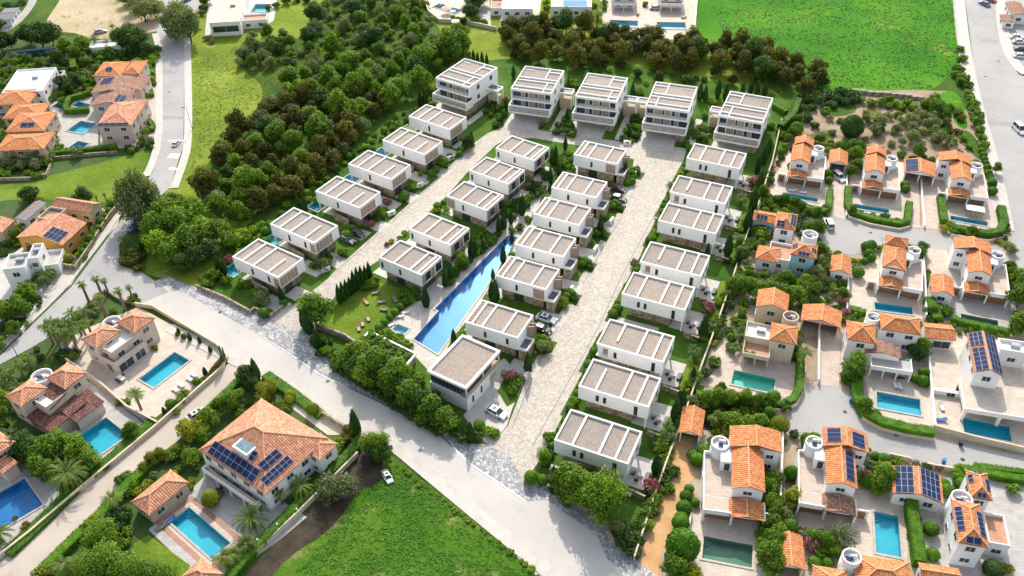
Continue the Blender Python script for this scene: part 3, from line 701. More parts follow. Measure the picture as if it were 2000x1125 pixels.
def slats(root, x0, x1, y, z0, z1, nrm, n, mat='timber', name='shutter'):
    "timber slatted panel; on face f spans x0..x1 at y, on face r spans y x0..x1 at x=y"
    mb = MB(); w_ = (x1-x0)/n
    for k in range(n):
        a, b = x0+w_*k+.02, x0+w_*(k+1)-.02; d = .07 if k % 2 else .11
        if nrm == 'f': mb.box(a, y-d, z0, b, y+.01, z1)
        elif nrm == 'r': mb.box(y-.01, a, z0, y+d, b, z1)
        else: mb.box(y-d, a, z0, y+.01, b, z1)
    return mb.put(name, MAT[mat], root)
def villa(kind, cx, cy, yaw, L, W, label, var=0):
    r = empty('white_villa', (cx, cy, 0), yaw); tag(r, label, 'villa', 'white flat-roofed villas of the estate')
    a, b = L/2, W/2; zt, zb = 6.5, 2.95; mb = MB()
    vm = MAT['villa_white']
    if kind == 'R' and var == 1:      # entrance recess at the street end
        mb.box(-a+2.6, -b, zb, a, b, zt-.5); mb.box(-a, -b+1.1, zb, -a+2.6, b, zt-.5); mb.box(-a, -b, zb, -a+2.6, -b+1.1, zb+.25); mb.box(-a, -b, zt-.75, -a+2.6, -b+1.1, zt-.5)
        mb.put('wall', vm, r); slats(r, -a+1.2, -a+2.5, -b+1.1, zb+.25, zt-.8, 'f', 5, 'timber', 'door')
    elif kind == 'W':      # open loggia at the pool end
        mb.box(-a+1.6, -b, zb, a, b, zt-.5); mb.box(-a, -b, zb, -a+1.6, -b+.35, zt-.5, skip='r'); mb.box(-a, b-.35, zb, -a+1.6, b, zt-.5); mb.box(-a, -b+.35, zb, -a+1.6, b-.35, zb+.3); mb.box(-a, -b+.35, zt-.7, -a+1.6, b-.35, zt-.5)
        mb.put('wall', vm, r)
    else: mb.box(-a, -b, zb, a, b, zt-.5); mb.put('wall', vm, r)
    # ground floor
    gl = MB()
    if kind == 'R':
        gl.box(-a+1.4, -b+1.0, 0, a-3.2, b-1.0, zb); gl.put('stone_base', MAT['stone_wall'], r)
        d = MB(); d.box(a-7.2, -b+.92, 0, a-6.3, -b+1.0, 2.3); d.put('door', MAT['timber_brown'], r)
        p = MB(); p.box(a-3.2, -b+1.3, .1, a-3.1, b-1.2, zb-.1); p.put('glass_door', MAT['glass_dark'], r)
        p = MB(); p.box(a-.5, -b+.15, 0, a-.2, -b+.45, zb); p.box(a-.5, b-.45, 0, a-.2, b-.15, zb); p.put('pillar', vm, r)
    elif kind == 'W':
        gl.box(-a+4.0, -b+.9, 0, a-1.0, b-.8, zb); gl.put('stone_base', MAT['stone_wall'], r)
        d = MB(); d.box(a-1.0, -b+2.0, 0, a-.92, -b+4.5, 2.5); d.put('glass_door', MAT['glass_dark'], r)
        p = MB(); p.box(-a+.2, -b+.2, 0, -a+.5, -b+.5, zb); p.put('pillar', vm, r)
        d = MB(); d.box(-a+3.9, -b+1.2, .1, -a+4.0, b-1.2, zb-.2); d.put('glass_wall', MAT['glass_dark'], r)
        d = MB(); d.box(a-7.0, -b+.82, 0, a-6.0, -b+.9, 2.3); d.put('door', MAT['timber_brown'], r)
    else:
        gl.box(-a+1.0, -b+.9, 0, a-1.0, b-.8, zb); gl.put('stone_base', MAT['stone_wall'], r)
        d = MB(); d.box(-a+4.2, -b+.82, 0, -a+6.6, -b+.9, 2.4); d.put('glass_door', MAT['glass_dark'], r)
        d = MB(); d.box(a-1.0, -b+1.6, 0, a-.92, b-1.8, 2.5); d.put('glass_wall', MAT['glass_dark'], r)
    # roof and windows by row
    zc = 4.6
    if kind == 'R':
        bm = {0: [(.24, 0, 1), (.60, 0, 1), (.82, 0, 1)], 1: [(.26, .30, 1), (.60, 0, 1), (.83, 0, 1)], 2: [(.24, 0, .80), (.60, 0, 1), (.82, 0, 1)]}[var if var < 3 else 0]
        roof_set(r, L, W, zt, bm)
        fr = (.29, .86) if var == 1 else (.28, .385, .83)
        for k, f in enumerate(fr):
            last = k == len(fr)-1; window(r, -a+L*f, -b, zc-(.25 if last else 0), .62 if last else .5, 2.3 if last else 1.45, 'f', 'frame_dark', bars=0)
        window(r, a, -b+W*.3, zc, 1.5, 1.9, 'r', 'frame_white'); window(r, a, -b+W*.68, zc, 1.5, 1.9, 'r', 'frame_white')
    elif kind == 'W':
        bm = [(.20, 0, 1), (.44, 0, 1), (.76, 0, .72)]
        roof_set(r, L, W, zt, bm)
        for f in ((.5,) if var != 2 else (.42, .78)): window(r, -a+L*f, -b, zc, .45, 1.6, 'f', 'frame_dark', bars=0)
        if var == 2: slats(r, a-1.6, a-.05, -b, zb+.35, zt-.75, 'f', 6)
        n = 5; y0 = -b+.3; y1 = b-2.4
        for k in range(n): q = (y1-y0)/n; slats(r, y0+q*k+.06, y0+q*(k+1)-.06, a, zb+.35, zt-.7, 'r', 4)
    elif kind == 'M':
        roof_set(r, L, W, zt, [(.34, 0, 1), (.72, 0, 1), (.90, 0, 1)])
        mb = MB(); mb.box(a-L*.1+.26, -b+.37, zt-.4, a-.37, b-.37, zt-.3, 0)
        for k in range(10): y = -b+.5+(W-1.0)*k/10; mb.box(a-L*.1+.26, y, zt-.3, a-.37, y+.35, zt-.14)
        mb.put('louvre', MAT['timber'], r)
        if var == 1: slats(r, -a+.1, -a+2.6, -b, zb+.3, zt-.6, 'f', 9)
        for f in ((.42,) if var == 1 else (.07, .5)): window(r, -a+L*f, -b, zc, .45, 1.5, 'f', 'frame_dark', bars=0)
        slats(r, -b+.3, -b+1.5, a, zb+.3, zt-.7, 'r', 5); slats(r, -b+3.6, -b+5.0, a, zb+.3, zt-.7, 'r', 6)
        window(r, a, -b+2.5, zc, 1.7, 2.1, 'r', 'frame_dark'); window(r, a, b-1.5, zc, 2.0, 2.2, 'r', 'frame_dark', bars=1)
    elif kind == 'E':
        roof_set(r, L, W, zt, [(.115, 0, 1), (.31, 0, 1), (.70, 0, 1)])
        mb = MB(); mb.box(-a+.37, -b+.37, zt-.4, -a+L*.115-.26, b-.37, zt-.3)
        for k in range(12): y = -b+.5+(W-1.0)*k/12; mb.box(-a+.37, y, zt-.3, -a+L*.115-.26, y+.3, zt-.14)
        mb.put('louvre', MAT['timber'], r)
        if var == 1: slats(r, a-3.1, a-.4, -b, zb+.3, zt-.6, 'f', 9)
        for f in ((.42,) if var == 1 else (.38, .80)): window(r, -a+L*f, -b, zc, .45, 1.5, 'f', 'frame_dark', bars=0)
        # porch box with a dark sunken roof, and the two turned timber fins above it
        p = MB(); x0, x1, y0, y1 = a-.0, a+2.0, -b+.2, -b+4.0
        p.box(x0, y0, 0, x1, y1, 2.95); p.put('porch', MAT['stone_wall'], r)
        q = MB(); q.box(x0, y0-.05, 2.95, x1+.05, y0+.2, 3.6); q.box(x0, y1-.2, 2.95, x1+.05, y1+.05, 3.6); q.box(x1-.2, y0+.2, 2.95, x1+.05, y1-.2, 3.6); q.put('porch_parapet', vm, r)
        q = MB(); q.box(x0, y0+.2, 2.95, x1-.2, y1-.2, 3.05); q.put('porch_roof', MAT['slate_roof'], r)
        for k in range(2):
            M = Matrix.Translation((a+.75, -b+4.9+1.1*k, 0)) @ Matrix.Rotation(R(28), 4, 'Z'); f = MB(); f.box(-.75, -.1, 2.4, .75, .1, 6.0, M=M)
            for j in range(5): f.box(-.7+.3*j, -.15, 2.4, -.55+.3*j, -.1, 6.0, M=M)
            f.put('timber_fin', MAT['timber'], r)
        window(r, a, b-1.6, zc, 1.6, 1.9, 'r', 'frame_dark')
    return r
def big_villa(cx, cy, yaw, label, var=0, L=12.5, W=15.4):
    r = empty('white_villa', (cx, cy, 0), yaw); tag(r, label, 'villa', 'three-storey white villas on the north side')
    a, b = L/2, W/2; vm = MAT['villa_white']; zt = 9.6
    m = MB(); m.box(-a, -b+1.5, 3.0, a, b, zt-.5); m.box(-a, -b, 6.25, -a+.35, -b+1.5, zt-.5); m.box(a-.35, -b, 6.25, a, -b+1.5, zt-.5)
    m.box(-a+.35, -b, zt-.72, a-.35, -b+1.5, zt-.5); m.put('wall', vm, r)
    s = MB(); s.box(-a-.02, -b-.02, 6.0, a+.02, -b+1.5, 6.5); s.put('balcony_slab', vm, r)
    # projecting middle frame
    c = b+1.9; m = MB(); m.box(-a-.3, -c, 2.55, a+.1, -b+1.5, 3.0); m.box(-a-.3, -c, 3.0, -a, -b+1.5, 5.0); m.box(a-.2, -c, 3.0, a+.1, -b+1.5, 5.0); m.box(-a, -c, 4.75, a-.2, -c+.35, 5.15); m.put('balcony_frame', vm, r)
    g = MB(); g.box(-a+.1, -c+.06, 3.0, a-.3, -c+.12, 4.0); g.put('glass_balustrade', MAT['zinc_glass'], r)
    # openings: timber and glass behind both loggias
    flip = -1 if var else 1
    for (z0, z1, y) in ((6.5, zt-.75, -b+1.5), (3.0, 6.0, -b+1.5)):
        xs = [(-.96, -.55, 'g'), (-.52, -.38, 't'), (-.36, -.2, 'g'), (-.17, .12, 't'), (.14, .24, 'g'), (.26, .6, 't'), (.64, .95, 'g')]
        for (u0, u1, k) in xs:
            x0, x1 = sorted((u0*a*flip, u1*a*flip))
            if k == 't': slats(r, x0, x1, y, z0+.05, z1-.1, 'f', max(2, int((x1-x0)/.3)), 'timber', 'timber_panel')
            else: window(r, (x0+x1)/2, y, (z0+z1)/2, x1-x0-.2, z1-z0-.35, 'f', 'frame_dark', bars=1)
    st = MB(); st.box(a-3.0, -c+1.0, 0, a-.5, -b+3.5, 2.55); st.put('stone_pillar', MAT['stone_wall'], r)
    gr = MB(); gr.box(-a+.4, -b+1.6, 0, a-3.0, b-1, 2.95); gr.put('ground_floor', MAT['sand_wall'], r)
    gd = MB(); gd.box(-a+1.2, -b+1.52, 0, -a+6.2, -b+1.6, 2.4); gd.put('garage_door', MAT['timber'], r)
    gw = MB(); gw.box(a-3.0, -b+3.5, 0, a-.4, b-1, 2.95); gw.put('stone_base', MAT['stone_wall'], r)
    for y in (.3, .75): window(r, a, -b+W*y, 7.8, 1.2, 1.3, 'r', 'frame_dark', bars=0); window(r, a, -b+W*y, 4.6, 1.0, 1.2, 'r', 'frame_dark', bars=0)
    g = roof_set(r, L, W, zt, [])
    def bm(x0, y0, x1, y1):
        q = MB(); X = lambda f: (-a+L*f) if not var else (a-L*f)
        u0, u1 = sorted((X(x0), X(x1))); v0, v1 = -b+W*y0, -b+W*y1
        if x0 == x1: u0 -= .16; u1 += .16
        else: v0 -= .16; v1 += .16
        lim = .37; q.box(max(u0, -a+lim), max(v0, -b+lim), zt-.44, min(u1, a-lim), min(v1, b-lim), zt-.06-.003*(x0 == x1)); q.put('roof_beam', vm, g)
    bm(0, .42, 1, .42); bm(0, .54, 1, .54); bm(0, .16, 1, .16); bm(.66, .54, .66, 1); bm(.78, .0, .78, .42); bm(.66, .86, 1, .86)
    q = MB(); X0, X1 = sorted(((-a+L*.05)*(1 if not var else -1), (-a+L*.27)*(1 if not var else -1))); q.box(X0, b-2.1, zt-.43, X1, b-1.0, zt-.34); q.put('roof_hatch', MAT['slate_roof'], g)
    # entrance canopy on the garden side
    sx = -1 if var else 1; x0, x1 = sorted((sx*a, sx*(a+4.2))); q = MB(); q.box(x0, 1.2, 5.0, x1, 1.5, 5.5); q.box(x0, 4.2, 5.0, x1, 4.5, 5.5); xo = sx*(a+4.2); q.box(*sorted((xo, xo-sx*.3))[:1], 1.5, 5.0, sorted((xo, xo-sx*.3))[1], 4.2, 5.5)
    q.box(sorted((xo, xo-sx*.3))[0], 1.2, 0, sorted((xo, xo-sx*.3))[1], 1.55, 5.0); q.box(sorted((xo, xo-sx*.3))[0], 4.15, 0, sorted((xo, xo-sx*.3))[1], 4.5, 5.0); q.put('entrance_canopy', vm, r)
    q = MB(); q.box(x0, 1.5, 5.05, x1-.3 if sx > 0 else x1, 4.2, 5.2); q.put('canopy_roof', MAT['slate_roof'], r)
    q = MB(); q.box(x0+.3, 1.7, 0, x1-.3, 4.0, 3.2); q.put('porch', MAT['sand_wall'], r)
    return r
plain('zinc_glass', (.42, .36, .30), .15, 0, .8, .2)
def clubhouse(cx, cy, yaw, L, W, label):
    r = empty('clubhouse', (cx, cy, 0), yaw); tag(r, label, 'clubhouse'); a, b = L/2, W/2; vm = MAT['villa_white']; zt = 6.9
    m = MB(); m.box(-a+.2, -b+.2, 0, a-1.4, b-.2, 3.6); m.box(a-1.4, -b+.2, 0, a-.1, b-4, 3.6); m.put('wall', vm, r)
    m = MB(); m.box(-a+.5, -b+.5, 3.6, a-1.9, b-.4, zt-.5); m.put('glass_wall', MAT['glass_dark'], r)
    m = MB()
    for k in range(9): x = -a+.5+(L-2.4)*k/8; m.box(x-.05, -b+.42, 3.6, x+.05, -b+.5, zt-.5)
    for k in range(12): y = -b+.5+(W-1)*k/11; m.box(a-1.9, y-.05, 3.6, a-1.82, y+.05, zt-.5)
    m.put('glazing_bars', MAT['metal_grey'], r)
    m = MB(); m.box(a-1.85, -b+.2, 3.6, a-.1, b-.2, 3.75); m.put('balcony', MAT['deck_wood'], r)
    m = MB(); m.box(a-.16, -b+.2, 3.75, a-.1, b-.2, 4.75); m.put('glass_balustrade', MAT['zinc_glass'], r)
    m = MB()
    for y in (-b+.3, 0, b-.5): m.box(a-.4, y, 3.75, a-.2, y+.2, zt-.5)
    m.put('post', vm, r)
    m = MB(); m.box(-a+.3, -b+.3, zt-.5, a-.3, b-.3, zt-.5); m.put('soffit', vm, r)
    roof_set(r, L, W, zt, [], rim=.5)
    for y in (.25, .6): window(r, a-.1, -b+W*y*.7, 1.9, .4, 1.6, 'r', 'frame_dark', bars=0)
    return r

# ---------------------------------------------------------------- tiled houses
def hip_faces(x0, y0, x1, y1, z, h):
    w_, d = x1-x0, y1-y0; a, b, e, f = (x0,y0,z), (x1,y0,z), (x1,y1,z), (x0,y1,z)
    if w_ > d+.01: k = d/2; r0, r1 = (x0+k, (y0+y1)/2, z+h), (x1-k, (y0+y1)/2, z+h); return [(a,b,r1,r0), (b,e,r1), (e,f,r0,r1), (f,a,r0)], [(r0, r1), (a, r0), (f, r0), (b, r1), (e, r1)]
    if d > w_+.01: k = w_/2; r0, r1 = ((x0+x1)/2, y0+k, z+h), ((x0+x1)/2, y1-k, z+h); return [(a,b,r0), (b,e,r1,r0), (e,f,r1), (f,a,r0,r1)], [(r0, r1), (a, r0), (b, r0), (f, r1), (e, r1)]
    t = ((x0+x1)/2, (y0+y1)/2, z+h); c = [a, b, e, f]; return [(c[i], c[(i+1) % 4], t) for i in range(4)], [(q, t) for q in c]
def tile_roof(root, t, x0, y0, x1, y1, z, h, mat, o=.32, name='roof'):
    X0, Y0, X1, Y1 = x0-o, y0-o, x1+o, y1+o; ext = []; Rd = []
    if t == 'gv':
        xm = (X0+X1)/2; F_ = [((X1,Y0,z),(X1,Y1,z),(xm,Y1,z+h),(xm,Y0,z+h)), ((X0,Y1,z),(X0,Y0,z),(xm,Y0,z+h),(xm,Y1,z+h))]; Rd = [((xm,Y0,z+h),(xm,Y1,z+h))]
    elif t == 'gu':
        ym = (Y0+Y1)/2; F_ = [((X0,Y0,z),(X1,Y0,z),(X1,ym,z+h),(X0,ym,z+h)), ((X1,Y1,z),(X0,Y1,z),(X0,ym,z+h),(X1,ym,z+h))]; Rd = [((X0,ym,z+h),(X1,ym,z+h))]
    elif t == 'shed': F_ = [((X0,Y0,z),(X1,Y0,z),(X1,Y1,z+h),(X0,Y1,z+h))]
    elif t == 'shedr': F_ = [((X1,Y0,z),(X1,Y1,z),(X0,Y1,z+h),(X0,Y0,z+h))]
    elif t == 'shedl': F_ = [((X0,Y1,z),(X0,Y0,z),(X1,Y0,z+h),(X1,Y1,z+h))]
    else: F_, Rd = hip_faces(X0, Y0, X1, Y1, z, h)
    mb = MB(); th = Vector((0, 0, .14))
    for f in F_:
        P = [Vector(p) for p in f]; e = (P[1]-P[0]).normalized(); n = e.cross(P[2]-P[0]).normalized(); s = n.cross(e)
        mb.face([p+th for p in P], uv=[((p-P[0]).dot(e), (p-P[0]).dot(s)) for p in P])
        mb.face([p for p in P][::-1])
        for i in range(len(P)): q, w_ = P[i], P[(i+1) % len(P)]; mb.face((q, w_, w_+th, q+th))
    o_ = mb.put(name, MAT[mat], root)
    if Rd:
        rb = MB()
        for a, b in Rd: rb.tube(Vector(a)+th, Vector(b)+th, .13, n=6)
        rb.put('ridge_cap', MAT['ridge_brown' if mat in ('tile_brown', 'tile_dark') else 'ridge_orange'], o_)
    return o_, F_, th
def house(label, vols, cat='house', yaw=None, name='tiled_house', group='red-tiled houses', wallm='white_wall', tile='tile_orange', anchor=None, winbars=1):
    """vols: dicts with t, A, D, B (photo pixels of the eave corners), z (eave), z0, h (roof rise). All eaves are read
    on their own height plane, so the volume stands where the photograph shows it."""
    v0 = vols[0]; a = G(*v0['A'], v0['z']); d = G(*v0['D'], v0['z'])
    if yaw is None: yaw = math.degrees(math.atan2(d.y-a.y, d.x-a.x))
    ya = R(yaw); ex = Vector((math.cos(ya), math.sin(ya), 0)); ey = Vector((-math.sin(ya), math.cos(ya), 0))
    og = (a+d)/2; og.z = 0; r = empty(name, og, ya); tag(r, label, cat, group); cs = []
    for v in vols:
        z = v['z']; z0 = v.get('z0', 0); t = v['t']; wm = MAT[v.get('wall', wallm)]; col = v.get('col', tile)
        def loc(p): q = G(*p, z)-og; return q.dot(ex), q.dot(ey)
        if t == 'tower':
            cx, cy = loc(v['A']); rr = v['r']; m = MB(); m.cyl(cx, cy, z0, z-.7, rr, n=20, caps=True); m.put('tower', wm, r, True)
            pr = MB(); n = 20
            for k in range(n):
                a0, a1 = 6.2832*k/n, 6.2832*(k+1)/n
                def P(rad, an, zz): return (cx+rad*math.cos(an), cy+rad*math.sin(an), zz)
                pr.face((P(rr, a0, z-.7), P(rr, a1, z-.7), P(rr, a1, z), P(rr, a0, z))); pr.face((P(rr, a0, z), P(rr, a1, z), P(rr-.22, a1, z), P(rr-.22, a0, z))); pr.face((P(rr-.22, a1, z-.69), P(rr-.22, a0, z-.69), P(rr-.22, a0, z), P(rr-.22, a1, z)))
            pr.put('tower_parapet', wm, r)
            tk = MB(); tk.tube((cx-.1, cy+.2, z-.25), (cx+.9, cy+.2, z-.25), .32, n=10); tk.put('water_tank', MAT['fabric_white'], r)
            M = Matrix.Translation((cx-.3, cy-.35, z-.35)) @ Matrix.Rotation(R(-28), 4, 'X'); sp_ = MB(); sp_.box(-.6, -.7, 0, .6, .7, .08, M=M); sp_.put('solar_heater', MAT['solar_glass'], r); cs.append((cx, cy)); continue
        (x0, y0), (x1, y1), (xb, yb) = loc(v['A']), loc(v['D']), loc(v['B'])
        y0 = (y0+y1)/2; y1 = yb; x0, x1 = min(x0, x1), max(x0, x1); cs.append(((x0+x1)/2, (y0+y1)/2))
        if 'grow' in v: y0 -= v['grow']
        h = v.get('h', 1.2 if t != 'flat' else 0)
        if t in ('gv', 'gu', 'hip', 'shed', 'shedr', 'shedl'):
            o = .32; x0 += o; x1 -= o; y0 += o; y1 -= o
            if v.get('open'):
                for px_ in (x0, x1-.3):
                    for py_ in (y0, y1-.3): m = MB(); m.box(px_, py_, z0, px_+.3, py_+.3, z); m.put('pillar', wm, r)
                m = MB(); m.box(x0+.3, y1-.25, z0, x1-.3, y1-.02, z-.02); m.put('back_wall', wm, r)
                if v['open'] == 2: m = MB(); m.box((x0+x1)/2-.12, y0, z0, (x0+x1)/2+.12, y1-.25, z-.02); m.put('divider', wm, r)
                m = MB(); m.box(x0, y0+.3, z0, x0+.2, y1-.3, z-.02); m.put('side_wall', wm, r); m = MB(); m.box(x1-.2, y0+.3, z0, x1, y1-.3, z-.02); m.put('side_wall', wm, r)
                m = MB()
            else: m = MB(); m.box(x0, y0, z0, x1, y1, z)
            if t == 'gv': m.face(((x0, y0-.003, z), (x1, y0-.003, z), ((x0+x1)/2, y0-.003, z+h*.97))); m.face(((x1, y1, z), (x0, y1, z), ((x0+x1)/2, y1, z+h*.97)))
            if t == 'gu': m.face(((x1, y0, z), (x1, y1, z), (x1, (y0+y1)/2, z+h*.97))); m.face(((x0, y1, z), (x0, y0, z), (x0, (y0+y1)/2, z+h*.97)))
            if m.f and not v.get('open'): m.put('wall', wm, r)
            elif m.f:
                for fc in m.f: g_ = MB(); g_.face([m.v[i] for i in fc]); g_.put('gable', wm, r)
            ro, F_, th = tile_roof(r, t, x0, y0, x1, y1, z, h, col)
            for (fi, a0, a1, b0, b1, nu, nv) in v.get('sol', []):
                f = [Vector(p) for p in F_[fi]]; e = (f[1]-f[0]); E = e.normalized(); nn = E.cross(f[2]-f[0]).normalized(); S = nn.cross(E); H = (f[2]-f[0]).dot(S); Lr = e.length
                sb = MB(); fb = MB(); o0 = f[0]+th+nn*.12
                def Q(u, w_, k): return o0+E*(Lr*u)+S*(H*w_)+nn*k
                for i in range(nu):
                    for j in range(nv):
                        u0, u1 = a0+(a1-a0)*i/nu, a0+(a1-a0)*(i+1)/nu; w0, w1 = b0+(b1-b0)*j/nv, b0+(b1-b0)*(j+1)/nv; g = .045/Lr; gg = .045/H
                        sb.face((Q(u0+g, w0+gg, .05), Q(u1-g, w0+gg, .05), Q(u1-g, w1-gg, .05), Q(u0+g, w1-gg, .05)))
                c4 = [Q(a0, b0, .035), Q(a1, b0, .035), Q(a1, b1, .035), Q(a0, b1, .035)]; fb.face(c4); lo = [p-nn*.12 for p in c4]; fb.face(lo[::-1])
                for i in range(4): fb.face((lo[i], lo[(i+1) % 4], c4[(i+1) % 4], c4[i]))
                so_ = fb.put('solar_panel', MAT['solar_frame'], ro); sb.put('cells', MAT['solar_glass'], so_)
            if v.get('chim'):
                cx, cy = x0+(x1-x0)*v['chim'][0], y0+(y1-y0)*v['chim'][1]; m = MB(); m.box(cx-.3, cy-.3, z+h*.2, cx+.3, cy+.3, z+h+.5); m.box(cx-.38, cy-.38, z+h+.5, cx+.38, cy+.38, z+h+.6); m.put('chimney', wm, ro)
        elif t == 'flat':
            pz = v.get('pz', .75); fl = v.get('floor', 'white_wall'); m = MB(); m.box(x0, y0, z0, x1, y1, z-pz); m.put('wall', wm, r)
            f = MB(); f.box(x0+.2, y0+.2, z-pz, x1-.2, y1-.2, z-pz+.06); f.put('terrace_floor', MAT[fl], r)
            p = MB(); p.box(x0, y0, z-pz, x1, y0+.2, z); p.box(x0, y1-.2, z-pz, x1, y1, z); p.box(x0, y0+.2, z-pz, x0+.2, y1-.2, z); p.box(x1-.2, y0+.2, z-pz, x1, y1-.2, z); p.put('parapet', wm, r)
            if v.get('unit'):
                q = MB(); cx, cy = x0+(x1-x0)*.6, y0+(y1-y0)*.6; q.box(cx-.9, cy-.5, z-pz, cx+.9, cy+.5, z-pz+.9); q.box(cx-.7, cy-.55, z-pz+.2, cx-.1, cy-.5, z-pz+.7); q.put('roof_unit', MAT['zinc'], r)
        elif t == 'porch':
            nb = v.get('bays', 2); pz = v.get('pz', .85); ow = v.get('wt', .3); m = MB(); m.box(x0, y0, z-pz-.25, x1, y1, z-pz); m.put('porch_slab', wm, r)
            f = MB(); f.box(x0+.2, y0+.2, z-pz, x1-.2, y1, z-pz+.05); f.put('terrace_floor', MAT[v.get('floor', 'terracotta_floor')], r)
            p = MB(); p.box(x0, y0, z-pz, x1, y0+.18, z); p.box(x0, y0+.18, z-pz, x0+.18, y1, z); p.box(x1-.18, y0+.18, z-pz, x1, y1, z); p.put('parapet', wm, r)
            for k in range(nb+1): m = MB(); xx = x0+(x1-x0-ow)*k/nb; m.box(xx, y0, z0, xx+ow, y0+ow, z-pz-.25); m.put('pillar', wm, r)
            m = MB(); m.box(x0+.2, y1-.3, z0, x1-.2, y1-.05, z-pz-.25); m.put('back_wall', MAT[v.get('back', 'dark_shutter')], r)
        elif t == 'pergola':
            m = MB(); n = max(3, int((x1-x0)/.6))
            for k in range(n): xx = x0+(x1-x0)*k/n; m.box(xx, y0, z-.15, xx+.14, y1, z)
            m.box(x0, y0, z-.3, x1, y0+.15, z-.15); m.box(x0, y1-.15, z-.3, x1, y1, z-.15); m.put('pergola', MAT[col if col in ('timber_brown', 'timber', 'fabric_white', 'white_wall') else 'timber_brown'], r)
            m = MB(); [m.box(xx, yy, 0, xx+.18, yy+.18, z-.3) for xx in (x0, x1-.18) for yy in (y0, y1-.18)]; m.put('post', wm, r)
        wins = v.get('win', 'auto' if t in ('gv', 'gu', 'hip', 'flat') and not v.get('open') else '')
        if wins == 'auto':
            hgt = (z-(v.get('pz', .75) if t == 'flat' else 0))-z0; ns = max(1, round(hgt/2.9)); cx0 = r.location.x
            for sd_, a0, a1, c in (('f', x0, x1, y0),)+((('r', y0, y1, x1),) if cx0 < 25 else ())+((('l', y0, y1, x0),) if cx0 > 25 else ()):
                n = max(1, int((a1-a0)/3.4)); fl = hgt/ns
                for s in range(ns):
                    if s == 0 and v.get('nolow'): continue
                    for k in range(n):
                        q = a0+(a1-a0)*(k+.5)/n; zc = z0+fl*s+fl*.55; ww = min(1.5, (a1-a0)/n*.5); hh = 1.05 if (k+s) % 2 == 0 else 1.2
                        window(r, *((q, c) if sd_ == 'f' else (c, q)), zc, ww, hh, sd_, bars=winbars)
        elif wins:
            for (sd_, f, zc, ww, hh) in wins:
                if sd_ == 'f': window(r, x0+(x1-x0)*f, y0, zc, ww, hh, 'f', v.get('frame', 'frame_white'))
                elif sd_ == 'r': window(r, x1, y0+(y1-y0)*f, zc, ww, hh, 'r', v.get('frame', 'frame_white'))
                else: window(r, x0, y0+(y1-y0)*f, zc, ww, hh, 'l', v.get('frame', 'frame_white'))
    return r

